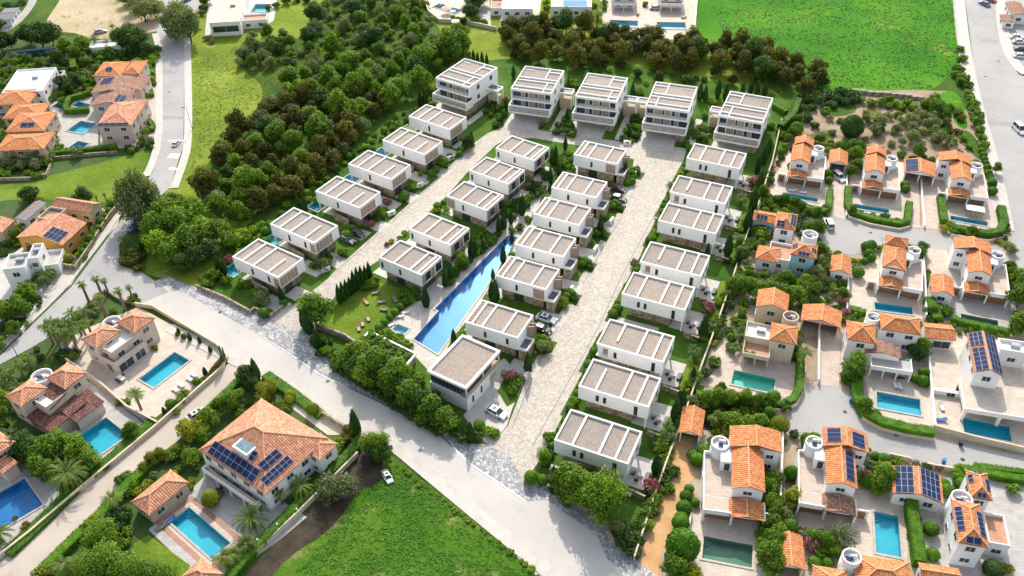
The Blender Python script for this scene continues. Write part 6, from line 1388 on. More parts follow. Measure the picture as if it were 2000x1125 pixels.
house('tiled house with an open porch next to the green field at the top edge', [po((1290,6),(1334,8),(1291,-14), 3.4, bays=2, back='glass_dark', floor='brick_edge'), gv((1288,-8),(1338,-5),(1288,-40), 4.6, 1.0, col='tile_brown')], 'house', -5); land('the right porch house', *G(1312,18)[:2])

# ---------------------------------------------------------------- walls
wallrun([(1525,240),(1508,318),(1482,400),(1452,480),(1426,562),(1397,645),(1370,718),(1345,790),(1325,845),(1304,900),(1281,965),(1258,1035),(1238,1096)], 1.5, .22, 'cream_wall', 'long pale boundary wall between the white villas and the ochre drive', group='long boundary walls')
wallrun([(1023,944),(1040,947),(1056,946),(1075,955),(1127,984),(1150,1003),(1177,1020),(1184,1035),(1192,1053),(1235,1091)], 1.1, .35, 'stone_wall', 'curved stone wall round the lowest eastern garden along the grey setts')
wallrun([(386,563),(440,585),(491,613),(498,606),(530,620),(556,600)], 1.0, .35, 'stone_wall', 'low stone wall below the first western villa beside the diagonal road')
wallrun([(617,640),(640,650),(675,662),(715,690)], 1.5, .35, 'stone_wall', 'stone wall between the sun lawn and the street trees')
wallrun([(265,598),(300,603),(425,678),(446,700),(436,722),(305,838),(177,944),(60,1045),(0,1092)], 1.1, .3, 'cream_wall', 'long low wall round the pale pool terrace and down the lane')
wallrun([(120,700),(200,755),(250,800),(310,832)], 1.3, .25, 'beige_wall', 'garden wall between the two beige houses')
wallrun([(262,598),(230,585),(205,568)], .8, .3, 'stone_wall', 'short stone wall by the slender palms at the road junction')
wallrun([(630,812),(690,848),(735,872)], 1.3, .3, 'stone_wall', 'stone wall with coping between the square villa and the pavement')
wallrun([(700,890),(640,950),(580,1010),(520,1065),(450,1140)], 1.2, .25, 'cream_wall', 'pale wall with small white lamps down the dark dirt path')
wallrun([(240,398),(218,425),(200,452)], 1.6, .3, 'stone_wall', 'upper stone wall of the yellow house, beside the road'); wallrun([(196,458),(178,488),(150,528),(112,522)], 1.5, .3, 'stone_wall', 'lower stone wall of the yellow house, beside the road')
wallrun([(102,322),(92,345),(60,352),(0,354)], 1.0, .3, 'stone_wall', 'old stone wall along the western lawn'); wallrun([(105,312),(170,305),(230,300)], .9, .3, 'stone_wall', 'low retaining wall below the long dark hedge')
wallrun([(75,600),(45,650),(20,640),(-20,620)], 1.1, .25, 'white_wall', 'white planter wall of the house at the left edge')
wallrun([(1362,-10),(1358,40),(1355,72)], 1.8, .25, 'white_wall', 'white wall between the porch house and the green field')
wallrun([(825,-5),(838,28),(858,44),(905,46),(970,60)], 1.4, .35, 'cream_wall', 'curved pale wall below the walled pool terrace at the top edge')
wallrun([(1862,0),(1868,60),(1872,100)], .5, .3, 'kerb', 'low kerb wall between the green field and the eastern road')
wallrun([(1500,350),(1483,400),(1470,440)], .8, .2, 'white_wall', 'short white wall beside the top-row hedge')
wallrun([(1657,650),(1598,645)], .01+.6, .2, 'white_wall') if False else None
wallrun([(1598,648),(1597,750)], 1.4, .25, 'white_wall', 'white wall left of the pink driveway'); wallrun([(1797,342),(1800,400),(1804,446)], 1.0, .25, 'white_wall', 'white wall between the two pink driveways of the double garage')
wallrun([(1820,840),(1900,862),(2000,885)], 1.6, .25, 'cream_wall', 'pillared wall below the deep turquoise pool on the right edge')
wallrun([(1808,655),(1812,720),(1822,838)], 1.6, .3, 'white_wall', 'white wall dividing the two large pool gardens on the right')
wallrun([(1526,845),(1524,930),(1520,1000),(1519,1020)], 1.8, .25, 'white_wall', 'white upright wall left of the solar house garden')
wallrun([(1735,893),(1776,902)], 1.2, .25, 'cream_wall', 'left gate wall of the solar guest house'); wallrun([(1808,912),(1862,922)], 1.2, .25, 'cream_wall', 'right gate wall of the solar guest house')
wallrun([(1500,1005),(1505,1060),(1500,1130)], 1.4, .2, 'white_wall', 'white side wall right of the dark green pool')
wallrun([(1350,1000),(1340,1060),(1330,1130)], 1.2, .2, 'white_wall', 'white side wall left of the dark green pool')
wallrun([(1655,545),(1652,612)], 1.4, .2, 'white_wall', 'white wall left of the blue pool in the middle row')
wallrun([(1800,510),(1804,560),(1806,625)], 1.6, .2, 'white_wall', 'white wall right of the blue pool in the middle row')
wallrun([(1653,330),(1652,425)], .9, .2, 'white_wall', 'white wall right of the parked white car')

for P_, h_, lb in (([(1667,745),(1667,790),(1685,821),(1718,840),(1770,853),(1822,861)], .8, 'low retaining wall under the curving hedge by the lower close'), ([(1651,405),(1657,427),(1698,441),(1754,451),(1775,446)], .7, 'low retaining wall under the second top-row hedge'), ([(1856,462),(1890,468),(1928,474),(1958,468),(1966,440)], .8, 'low retaining wall under the third top-row hedge'), ([(1480,802),(1530,805),(1554,794),(1568,768),(1571,720)], .8, 'low retaining wall under the emerald pool hedge')):
    wallrun(P_, h_, .3, 'cream_wall', lb)

# ---------------------------------------------------------------- extra landmarks
for n_, p_ in [('the sun lawn', (730, 600)), ('the plunge pool', (785, 645)), ('the brick-framed pool', (395, 1045)), ('the palm grove at the junction', (165, 640)), ('the junction', (260, 560)), ('the upper road', (340, 200)), ('the western lawn', (150, 360)),
   ('the ochre drive', (1300, 1000)), ('the double garage', (1797, 325)), ('the eastern road', (1960, 250)), ('the emerald pool', (1470, 745)), ('the upright pool', (1735, 1045)), ('the dirt path', (620, 1030)), ('the entrance gate', (985, 890)),
   ('the top-row parking road', (1700, 460)), ('the lane mouth', (455, 715)), ('the dark green pool', (1420, 1080)), ('the estate corner garden', (1150, 960)), ('the square at the street top', (1290, 310)), ('the earth slope', (1740, 240))]: land(n_, *G(*p_)[:2])

# ---------------------------------------------------------------- groves
gr_w = 'trees of the grove west of the white villas'
LB = {'brown': 'brown-green tree in the dense grove beside the western villa row', 'green': 'fresh green tree in the dense grove beside the western villa row', 'bright': 'bright green tree in the dense grove beside the western villa row', 'dark': 'dark green tree in the dense grove beside the western villa row'}
scatter([(408,338),(456,280),(512,232),(570,198),(640,195),(720,200),(770,215),(760,240),(690,290),(640,345),(595,385),(560,395),(520,420),(470,435),(432,425),(405,390)], 4.7, [('brown', 6.0), ('green', 3.0), ('dark', .6), ('olive', .8)], .75, 1.35, gr_w, LB, 3)
LB2 = {'green': 'green tree in the mixed wood behind the western villas', 'bright': 'light green tree in the mixed wood behind the western villas', 'brown': 'brown-green tree in the mixed wood behind the western villas', 'olive': 'grey-green tree in the mixed wood behind the western villas', 'grey': 'bare grey tree in the mixed wood behind the western villas', 'dark': 'dark green tree in the mixed wood behind the western villas'}
scatter([(560,180),(620,150),(690,140),(750,110),(830,110),(850,90),(895,75),(915,100),(915,122),(850,145),(830,180),(770,220),(680,205),(600,200)], 4.8, [('green', 5), ('bright', 3.4), ('dark', .7), ('brown', 1.0), ('olive', .8)], .7, 1.4, 'trees of the mixed wood', LB2, 4)
LB3 = {'green': 'green tree of the wild scrubland beyond the meadow', 'bright': 'light green tree of the wild scrubland beyond the meadow', 'olive': 'grey-green tree of the wild scrubland beyond the meadow', 'grey': 'leafless grey tree of the wild scrubland beyond the meadow', 'dark': 'dark green tree of the wild scrubland beyond the meadow', 'bush_grey': 'grey-green bush of the wild scrubland beyond the meadow', 'bush': 'green bush of the wild scrubland beyond the meadow', 'bush_lime': 'lime-green bush of the wild scrubland beyond the meadow'}
scatter([(555,100),(600,80),(615,50),(640,-10),(770,-20),(830,0),(840,45),(845,75),(880,70),(860,105),(760,130),(690,150),(600,165),(560,150)], 6.4, [('green', 3), ('bright', 3.2), ('olive', 2.6), ('grey', 1.6), ('dark', .5)], .65, 1.3, 'trees of the scrubland', LB3, 5)
scatter([(468,115),(490,70),(530,60),(560,75),(560,100),(530,135),(490,140),(470,135)], 5.0, [('olive', 3), ('green', 2), ('dark', 1)], .75, 1.05, 'trees of the scrubland', LB3, 6)
scatter([(600,80),(640,-10),(830,0),(845,75),(760,130),(600,165),(545,150)], 4.5, [('bush_grey', 3), ('bush', 3), ('bush_lime', 2)], 1.2, 2.2, 'bushes of the scrubland', LB3, 7)
LBN = {'brown': 'olive-brown tree of the orchard behind the northern villas', 'dark': 'dark round tree of the orchard behind the northern villas'}
for poly, sd_ in (([(975,75),(990,60),(1060,55),(1130,60),(1190,75),(1185,110),(1170,130),(1120,135),(1050,125),(985,105)], 8), ([(1190,80),(1265,75),(1262,110),(1215,130),(1195,120)], 9), ([(1270,85),(1365,85),(1372,120),(1345,145),(1280,135)], 10), ([(1390,95),(1500,95),(1505,130),(1490,160),(1420,150),(1380,145)], 11), ([(1500,135),(1570,140),(1615,165),(1600,195),(1560,190),(1520,175)], 12)):
    scatter(poly, 5.4, [('brown', 8), ('dark', .6)], .95, 1.35, 'orchard trees behind the northern villas', LBN, sd_)
pl('brown', [(1005,112,.7),(1138,132,.75),(1180,128,.8),(1212,132,.75),(1245,150,.6),(1285,158,.7),(1392,148,.65),(1475,165,.7),(1430,165,.7),(1335,142,.8)], .85)
pl('dark', [(1245,152,.55),(1335,165,.35)]); pl('bush_dark', [(1350,160,1.6),(1375,158,1.2),(1335,158,1.4),(1290,160,1.1)])
pl('bush_lime', [(1190,140,1.3),(1262,165,1.1),(1360,155,1.0)])

# big single trees, left and top-left
pl('dark', [(85,92,1.5),(105,88,1.3),(62,88,1.4),(5,105,1.4),(-5,75,1.2),(25,95,.9)])
pl('green', [(135,112,1.25),(165,108,1.2),(155,120,1.0)]); pl('dark', [(250,98,1.5),(275,100,1.4),(262,90,1.3),(290,112,.9)])
pl('olive', [(285,42,1.7),(265,25,1.5),(305,35,1.7),(280,15,1.5),(250,10,1.2)], 1.1); pl('olive', [(345,78,2.1),(374,84,2.2),(360,68,2.1),(352,60,1.9)], 1.0, 1.5); pl('bush_grey', [(405,78,1.6),(415,85,1.2)])
pl('dark', [(120,135,1.0),(115,155,.9),(125,175,.8),(140,185,.7)]); pl('bush', [(85,185,1.8),(95,192,2.0),(110,190,2.0),(125,188,1.8),(135,180,2.0),(100,198,1.6),(122,200,1.6)])
pl('bush_lime', [(270,128,2.0),(280,132,2.0),(290,138,1.8),(300,120,1.8),(285,125,1.6),(296,150,1.6)]); pl('bush', [(278,142,2.0),(292,146,1.8),(304,112,2),(308,100,1.6)])
pl('bush_dark', [(45,8,1.5),(15,15,2.2),(30,20,2.2),(20,25,1.5),(118,118,1.5),(105,130,2),(120,145,2)]); pl('bush', [(70,120,1.3),(85,118,1.3),(40,122,1.4),(25,124,1.4),(55,122,1.2)])
pl('grey', [(35,318,1.1),(65,320,1.2),(88,312,1.1),(20,325,1.0),(50,305,1.1)]); pl('olive', [(45,330,.8),(75,330,.8)]); pl('bush', [(95,322,1.9),(70,348,1.4),(80,346,1.2),(15,345,1.3),(60,342,1.4)])
pl('green', [(280,400,1.0)]); pl('olive', [(262,430,1.4),(288,425,1.6),(275,440,1.5),(296,415,1.3)], 1.2, 2.2)
pl('green', [(310,470,1.35),(335,445,1.35),(360,470,1.5),(390,445,1.4),(375,495,1.35),(400,480,1.35),(345,420,1.1),(425,470,1.05)], 1.05); pl('bright', [(318,500,1.5),(335,515,1.4),(305,480,1.3),(350,505,1.3)], 1.1); pl('dark', [(410,505,1.0),(385,520,.9),(360,530,.8)])
pl('green', [(445,470,1.0),(450,488,.9)])
pl('bush_brown', [(262,515,1.9),(250,500,1.7),(245,515,1.5),(270,528,1.3)]); pl('palm_date', [(246,478,.62)]); pl('bush_dark', [(268,495,1.7),(282,480,1.8),(275,505,1.7)])
pl('bush_grey', [(62,390,2.4)]); pl('dark', [(62,396,.75)]); pl('bush_yellow', [(80,392,1.1)]); pl('dark', [(170,400,.85)]); pl('palm_skinny', [(193,400,.6),(210,398,.6)]); pl('bush', [(228,395,1.3),(222,400,1.6),(232,402,1.8)])
for k in range(9): pl('ball', [(222-k*7.2, 405+k*11.5, 1.0+.35*(k % 3 == 0))]); pl('bush' if k % 2 else 'bush_lime', [(212-k*7.2, 412+k*11, 1.05)])
pl('ovalyellow', [(135,512,1.0)], .8, .6); pl('bush', [(165,505,1.2),(150,520,1.3),(118,508,1.5)]); pl('bougain_red', [(65,492,1.4),(82,494,1.7),(95,492,1.6)]); pl('bush_yellow', [(38,447,1.2)])
pl('green', [(42,608,.85),(60,590,.85),(30,625,.75),(50,622,.8),(15,628,.8)], 1.1); pl('bush_dark', [(72,592,1.6),(12,640,1.6),(75,600,1.2)]); pl('palm_date', [(95,555,.85),(85,548,.6)]); pl('olive', [(65,560,.7)]); pl('bush_grey', [(102,540,1.6)])
for k in range(6): pl('bush', [(145+k*8, 480-k*10, 1.0)])
# meadow, first villa garden
pl('cypress', [(430,533),(441,535,.9),(505,742/1.12,.0001)][:2], 1.15, 1.15); pl('bush', [(418,545,2.0),(400,550,1.8),(408,558,1.6),(445,552,1.5)]); pl('bush_lime', [(505,575,1.5),(488,560,1.3),(475,470,2.4),(462,480,1.8),(495,455,1.6),(510,445,1.4),(470,500,1.3)])
pl('green', [(618,632,1.45)]); pl('dark', [(522,640,.0001)][:0])
pl('olive', [(515,592,.85),(545,505,.0001)][:1]); pl('palm_date', [(510,590,.45)])
pl('ball', [(517,618,1.35),(470,562,.9),(555,597,1.0)]); pl('cypress', [(552,590),(595,640,1.15),(605,652,1.6),(622,680,1.25),(833,600,1.25),(887,672,.9),(920,862,1.25),(1031,728,1.25),(1280,925,1.35),(1081,950,1.25),(697,850,1.6),(503,742,1.35)], 1.0)
pl('cypress', [(664+7.4*k, 592-5.6*k) for k in range(9)], 1.0, 1.15)
pl('bush', [(725,560,1.7),(715,565,1.4),(733,552,1.3),(797,585,1.0),(800,590,1.5),(790,580,1.7),(805,578,1.5),(640,690,1.6),(650,698,1.7),(632,665,1.5),(657,705,1.4)])
pl('bush_dark', [(560,480,.0001)][:0]+[(615,668,1.3),(628,695,1.3),(640,672,1.2)])
for k in range(7): pl('ball', [(741+10.2*k, 645-10.0*k)], .95)
pl('bush_lime', [(788,672,1.4),(798,678,1.4),(770,660,1.2),(758,655,1.2),(780,665,1.3),(905,655,1.0)]); pl('bush', [(745,652,1.2),(760,662,1.3),(775,672,1.2)])
# street trees along the clubhouse
pl('green', [(680,720,.95),(722,746,1.15),(762,768,1.15),(802,792,1.05),(846,818,1.1),(868,838,.9),(735,722,1.15),(780,752,1.2),(700,712,1.0),(818,768,.8)], 1.0); pl('dark', [(700,735,.85),(742,756,.95),(782,778,.9),(822,802,.95),(758,738,.95),(842,800,.8)], 1.0)
pl('bush_dark', [(660+15*k, 722+9.5*k, 1.6) for k in range(14)])
pl('bush_dark', [(668+15*k, 718+9.5*k, 1.4) for k in range(14)])
pl('ball', [(937,838,1.2)]); pl('bush_lime', [(957,848,1.5),(965,852,1.3)]); pl('bush_dark', [(905,860,1.5),(890,850,1.5),(930,858,1.2)]); pl('bush', [(900,848,1.4),(935,850,1.0)])
pl('bougain', [(995,742,1.5),(722,445,1.4)]); pl('bush', [(1008,755,1.5),(1015,745,1.2),(1000,765,1.3)])
# west street gardens
for p_ in [(700,455),(734,415),(766,395),(805,360),(810,362)]: pass
pl('ball', [(843,345,1.2),(851,338,1.2),(866,325,1.5),(788,392,1.4),(900,298,1.2),(908,292,1.1),(898,305,1.0)]); pl('bush_dark', [(640,510,1.6),(735,432,1.4),(792,388,1.3)]); pl('bush', [(672,498,1.6),(745,425,1.7),(805,372,1.5),(812,365,1.3),(840,352,1.0),(880,310,1.3),(637,520,1.8),(750,415,1.2)])
pl('olive', [(632,525,.75)]); pl('dark', [(915,290,.75)]); pl('cypress', [(922,283,.9),(658,345,.7),(822,208,1.1),(831,206,1.25),(585,415,1.1),(597,417,1.15)])
pl('bush', [(810,222,1.5),(795,238,1.3),(850,190,1.2),(843,200,1.5),(620,395,1.4),(645,365,1.2)])
# northern villas
pl('cypress', [(925,120,.85),(933,124,.8),(942,124,.85),(951,128,.8),(1109,182,1.15),(1003,152,1.0),(1153,142,.7),(1172,143,.7),(1234,196,1.15),(1366,196,1.15),(1376,198,1.15),(1401,190,1.15),(1416,198,1.15),(1449,188,1.0),(1465,186,1.15),(1477,190,1.15),(1491,192,1.05)], 1.05)
pl('cypress', [(989,215),(1107,238),(981,240,.7),(1232,245,.9),(1228,270,.9)], .95); pl('bougain', [(1057,248,1.1),(988,200,1.3)]); pl('bush', [(1120,165,1.6),(1110,172,1.3),(1125,172,1.4),(1385,200,1.3),(1395,205,1.3),(1250,185,1.2)])
pl('bush_dark', [(1100,262,1.7),(1112,250,1.7),(1092,250,1.6),(1118,262,1.5),(1225,262,1.8),(1240,268,1.8),(1232,252,1.6),(1240,240,1.6),(1218,275,1.4),(1365,268,1.8),(1380,262,1.6),(1090,262,1.5),(1105,240,1.5),(970,248,1.4),(955,215,1.5),(965,205,1.5),(975,232,1.3),(985,225,1.3)])
pl('bush', [(1110,265,1.4),(1230,278,1.3),(1245,255,1.5),(1370,255,1.6),(1358,270,1.5),(1376,275,1.5),(960,220,1.2),(972,215,1.4),(1240,232,1.3),(1378,230,1.4)]); pl('bush_yellow', [(1105,232,1.2)]); pl('bush_grey', [(1245,182,1.8),(1108,245,1.0),(1228,268,.9)])
pl('ball', [(948,222,.9),(958,228,.95),(975,236,.9),(980,212,.9),(1083,262,.9),(1118,268,1.0)]); pl('bush_brown', [(1228,262,1.2)]); pl('palm_small', [(1355,262,1.1),(1375,275,1.1)])
pl('ball', [(1400,225,.8),(1340,285,1.1),(1345,292,1.0)])
hedge([(1535,225),(1518,215),(1502,205)], 1.4, 1.6); hedge([(1522,258),(1548,232),(1558,205)], 2.0, 2.6); pl('ovaltree', [(1553,262,1.1)]); pl('green', [(1556,245,.65)]); pl('bush', [(1505,250,1.5),(1522,262,1.6),(1530,270,1.4)])
# middle villa gardens
pl('cypress', [(1078,322,1.1),(1085,318,1.1),(1075,358,1.05),(1092,345,.95),(1104,292,.9),(1041,378,1.05),(1020,420,1.15),(1220,350,1.15),(1051,443,.7),(1172,457,1.15),(985,430,1.1),(998,438,.9)], 1.05)
pl('bush_dark', [(1045,385,1.6),(1055,380,1.4),(1030,405,1.3),(1010,408,1.3),(1008,400,1.5),(1065,352,1.3),(1068,345,1.4),(1100,310,1.4),(1045,370,1.3),(1115,330,1.2)]); pl('bush', [(1090,318,1.6),(1100,325,1.5),(1108,318,1.4),(1110,305,1.3),(1025,395,1.4),(1035,390,1.4),(1060,340,1.2)]); pl('ball', [(1115,318,.9),(1110,332,.9),(1120,335,.8)])
pl('cypress', [(922,505,1.2),(929,498,.9),(975,455,1.0),(984,448,1.0),(870,560,1.05),(882,548,1.1),(983,514,.95),(963,545,.7),(968,590,1.3),(961,585,1.1),(1000,475,.7),(944,494,.8)], 1.05)
pl('bush_dark', [(935,490,1.6),(950,480,1.7),(960,472,1.6),(912,515,1.5),(900,525,1.6),(945,487,1.4),(890,540,1.3),(972,462,1.2)]); pl('bush', [(940,480,1.5),(955,468,1.4),(895,530,1.3),(880,555,1.3),(905,512,1.3),(930,500,1.2)]); pl('ball', [(940,495,.9),(958,480,.9),(965,475,.85),(885,552,.8)]); pl('green', [(903,522,.75)])
pl('bush_dark', [(1010,415,1.2)]); pl('bush_lime', [(765,474,.8),(790,458,.8),(780,467,.7),(872,412,1.1),(853,415,1.2),(985,600,1.0)])
pl('bougain_red', [(756,480,.7)]); pl('ball', [(855,408,1.1),(867,400,.9)])
# gardens on the street side of the E row
def vpl(kind, k, u, v, s=1.0):
    p = vloc(k, u, v); plant(kind, p.x, p.y, s)
for k in ('E3','E4','E5','E6','E7','E2'):
    L = VR[k][3]; W = VR[k][4]; a, b = L/2, W/2
    for i, (u, v, kd, s) in enumerate([(a+2.7, b-2.0, 'ball', .95), (a+3.6, b-.6, 'ball', .9), (a+2.6, b-.4, 'balldark', 1.0), (a+1.4, b-.8, 'bush', 1.2), (a+4.6, b-1.8, 'bush_dark', 1.0), (a+1.5, b-2.2, 'bush_lime', 1.0)]):
        if k == 'E7' and i > 2: continue
        vpl(kd, k, u, v, s)
    vrect('garden_bed', k, a+.9, b-3.4, a+5.6, b+.4, 'lawn', 9)
pl('olive', [(1150,515,.0001)][:0]+[(1062,688,.75)]); pl('bush_dark', [(1058,690,1.4)]); pl('bush_yellow', [(1098,600,1.6),(1100,592,1.4)]); pl('green', [(1180,437,.5)])
pl('bougain', [(1243,335,1.2)]); pl('ball', [(1233,360,1.2),(1236,352,.9),(1225,362,1.0)])
# garden strip west of the R row
for k in ['R%d' % i for i in range(1, 9)]:
    n = int(k[1]); L = VR[k][3]; W = VR[k][4]; a, b = L/2, W/2; r_ = random.Random(n)
    vrect('garden_bed', k, -a-2.6, -b-3.2, -a-.2, b+1.6, 'garden_ground', 9)
    for j in range(6):
        v = b+1.0-j*2.1; vpl(r_.choice(['ball','ball','bush','bush_dark'] if n % 2 else ['ball','ball','balldark','bush_lime']), k, -a-1.25+r_.uniform(-.25,.25), v, r_.uniform(.85, 1.15))
    for (u, v, kd, s) in [(a+5.8, -b+1.5, 'bush', 1.3), (a+6.5, 0, 'bush_dark', 1.3), (a+6.2, b-2, 'bush', 1.2), (a+5.2, -b-.6, 'bush_lime', 1.1), (a+3.8, -b-1.0, 'bush_dark', 1.0), (a+7.4, 2, 'bush_dark', 1.3), (a+7.3, -2.5, 'bush', 1.3)]: vpl(kd, k, u+r_.uniform(-.5,.5), v+r_.uniform(-.5,.5), s*r_.uniform(.85,1.2))
    if n in (2,3,4,5,6,7): vpl('palm_small', k, a+6.4, -b+3.2, 1.2); 
    vrect('side_lawn', k, a+3.5, -b-.5, a+6.2, b, 'lawn_sunny', 9)
pl('cypress', [(1420,500,1.5),(1381,497,.8),(1318,820,1.5),(1330,800,1.2),(1490,322,1.3),(1478,340,1.2),(1482,372,1.35),(1468,415,1.5),(1458,450,1.5),(1440,520,1.1),(1372,660,1.4),(1500,300,1.1),(1352,745,1.0)], 1.0)
pl('bougain', [(1240,520,1.3),(1470,360,1.6),(1383,610,1.6),(1270,958,1.7)]); pl('palm_small', [(1447,400,1.3),(1440,475,1.3),(1305,862,1.3),(1355,700,1.3),(1303,845,1.0)]); pl('palm_small', [(1309,372,1.0),(1286,440,1.0)])
pl('bush', [(1303,880,1.4),(1295,870,1.5),(1285,880,1.4),(1300,900,1.3),(1290,905,1.2),(1278,985,1.5),(1268,1000,1.6),(1258,1015,1.6),(1262,1030,1.5),(1275,1002,1.4),(1298,855,1.5)]); pl('bush_yellow', [(1292,860,1.2),(1245,1042,1.5),(1232,1050,1.3),(1300,878,1.0)])
pl('bush_dark', [(1240,1060,1.7),(1228,1045,1.6),(1215,1060,1.7),(1230,1078,1.6),(1205,1048,1.4),(1245,1035,1.4),(1218,1035,1.5),(1240,1085,1.2),(1280,870,1.3)]); pl('olive', [(1203,1038,.7)])
pl('green', [(1120,975,1.15),(1108,960,1.05),(1140,985,1.05)], 1.1); pl('feather', [(1180,1012,1.25),(1165,1000,1.1)], 1.15, 1.35); pl('dark', [(1160,1000,.7)]); pl('ball', [(1038,940,1.35),(1060,945,1.1)]); pl('feather', [(1062,900,.55)]); pl('bush', [(1075,860,1.4),(1052,938,1.0),(1085,955,1.2),(1095,965,1.3)])
pl('bush_dark', [(1100,970,1.3),(1110,985,1.3),(1080,960,1.0)]); vrect('bare_bed', 'R1', -7.0, -9.5, -3.5, -5.5, 'dark_soil', 10)

# top edge gardens
pl('palm_date', [(1264,62,.6)]); pl('palm_small', [(1168,38,1.6),(1352,62,1.0),(1150,34,1.3)]); pl('palm_tall', [(1165,48,.7)]); pl('bush', [(1065,32,1.6),(1068,20,1.5),(1066,10,1.4),(1160,15,1.5),(1180,10,1.5),(1260,12,1.5),(1180,20,1.2)])
pl('dark', [(920,38,.9),(930,20,1.0),(915,10,1.0),(945,10,.9),(905,50,.5)]); pl('bush', [(930,45,1.8),(945,48,1.6),(815,10,1.6),(808,20,1.6),(895,40,1.3),(885,38,1.2),(820,25,1.4)]); pl('bush_dark', [(560,8,2.0),(580,2,2.0),(600,5,2.0),(540,15,1.6),(525,20,1.5),(500,52,1.5),(470,55,1.4),(485,52,1.5),(400,20,2.0),(395,30,1.5)])
pl('green', [(400,12,.7),(410,5,.7)]); pl('bush_dark', [(480,48,1.6),(505,45,1.6)])
pl('brown', [(860,112,1.0),(880,100,1.2)][:0]); pl('green', [(880,118,1.5),(900,112,1.3),(865,112,1.2)], 1.1)
# right side slope
pl('ovaldark', [(1660,268,1.5),(1712,262,.8)], 1.15); pl('olive', [(1662,258,1.1),(1715,250,1.1),(1710,265,1.0),(1775,245,1.0),(1780,262,1.05),(1778,278,1.0),(1818,255,1.0),(1822,268,1.0),(1832,280,1.0),(1822,240,.95)], 1.0)
pl('green', [(1818,215,.9),(1825,230,.9),(1840,240,.8)]); pl('bush_dark', [(1600,200,2.4),(1615,190,2.4),(1630,198,2.2),(1640,185,2.4),(1655,192,2.4),(1625,210,1.8),(1665,200,2.0),(1590,250,1.6),(1585,215,1.8),(1572,235,2.0)]); pl('bush', [(1720,205,1.8),(1735,200,1.8),(1745,208,1.6),(1670,190,2.0),(1680,200,1.8),(1735,212,1.4),(1760,215,1.5)])
pl('bush', [(1870,140,2.2),(1865,150,1.6),(1878,165,2.4),(1890,172,1.8),(1878,120,1.8),(1875,100,1.5),(1890,188,1.5),(1893,200,1.6),(1898,210,1.8),(1903,222,1.8),(1908,232,1.8),(1905,245,1.8),(1912,260,1.6),(1915,275,1.6),(1920,290,1.6)], 1.1)
pl('bush_grey', [(1690,225,1.5),(1700,245,1.3),(1735,232,1.4),(1745,262,1.3),(1760,240,1.6),(1795,225,1.5),(1800,262,1.4),(1845,235,1.4),(1850,290,1.5),(1740,285,1.4),(1620,235,1.4),(1605,268,1.3),(1798,285,1.5),(1870,300,1.3),(1690,275,1.2),(1625,262,1.2)]); pl('bush', [(1752,228,1.4),(1770,205,1.6),(1782,215,1.4),(1805,208,1.8),(1835,222,1.7),(1855,215,1.5),(1842,262,1.5),(1855,275,1.5),(1790,240,1.2),(1720,232,1.5),(1612,222,1.6),(1700,205,1.7),(1560,290,1.2),(1890,290,1.2)]); pl('olive', [(1750,258,.7),(1800,235,.8),(1845,250,.8),(1690,240,.7),(1760,285,.7)]); pl('bush_dark', [(1612,190,2.0),(1650,205,1.8),(1580,200,2.0),(1568,218,1.8)])
for k in range(9): pl('ovaltree', [(1916+k*2.6, 298+k*8.5, .55)], 1.0, .75)
pl('bush_brown', [(1868,225,1.6),(1875,235,1.4),(1850,260,1.6),(1870,262,1.4)]); pl('bush', [(1880,275,1.3),(1860,280,1.5),(1640,240,1.2),(1545,330,1.4)])
for (x0, y0, x1, y1, s_) in ((1668,178,1745,185,0), (1745,185,1810,192,1)):
    for k in range(5):
        q = G(x0+(x1-x0)*k/5, y0+(y1-y0)*k/5+4); mb = MB(); r_ = random.Random(k+s_*9); pts = []
        for j in range(9): a_ = 6.283*j/9; pts.append((math.cos(a_)*r_.uniform(1.2, 2.1), math.sin(a_)*r_.uniform(.6, 1.0)))
        mb.prism([(x*1.1, y*1.1) for x, y in pts], 0, .5); mb.prism([(x*.75+.2, y*.75+.1) for x, y in pts], .5, 1.0+r_.random()*.4); o = mb.put('rock', MAT['rock'], loc=(q.x, q.y, 0)); tag(o, None, 'rock', 'rocks along the edge of the green field'); AUTO.append((o, 'weathered rock ledge'))

# eastern estate hedges and plants
hedge([(1470,392),(1500,397),(1560,408),(1606,418),(1617,410),(1620,378)], 1.6, 1.5, label='tall clipped hedge round the pool of the first top-row house')
hedge([(1655,372),(1654,405),(1660,420),(1700,433),(1752,443),(1770,438),(1774,402)], 1.7, 1.6, label='tall clipped hedge round the pool of the second top-row house')
hedge([(1836,392),(1838,410),(1842,438)], 1.8, 1.6); hedge([(1858,452),(1890,458),(1925,464),(1950,460),(1958,440),(1952,412)], 2.0, 1.9, label='thick clipped hedge round the pool of the third top-row house')
hedge([(1490,388),(1478,410),(1475,425)], 1.5, 1.5)
hedge([(1671,745),(1672,785),(1690,815),(1720,832),(1770,845),(1820,852)], 2.2, 1.8, label='big curving hedge sweeping round the turquoise pool above the lower close')
hedge([(1358,775),(1400,782),(1460,790),(1530,795),(1548,785),(1560,765),(1562,712),(1556,700)], 1.6, 1.5, label='clipped hedge below and right of the emerald pool')
hedge([(1855,628),(1900,640),(1970,655)], 1.5, 1.5, label='long hedge below the murky pool'); hedge([(1812,592),(1822,620),(1828,632)], 2.2, 2.0); hedge([(1657,608),(1690,616)], 1.6, 1.3)
hedge([(1775,980),(1778,1020),(1786,1060),(1792,1110)], 2.0, 2.4, label='tall narrow hedge right of the upright pool', mat='leaf_hedge'); hedge([(1868,920),(1905,925),(1950,935),(2010,945)], 1.6, 1.4, label='dark hedge between the lower close and the corner house')
hedge([(1586,1070),(1620,1080),(1652,1085)], 1.8, 1.3, label='short hedge above the cut-off house at the bottom edge'); hedge([(1900,915),(1950,922),(2010,930)], 1.2, 1.3)
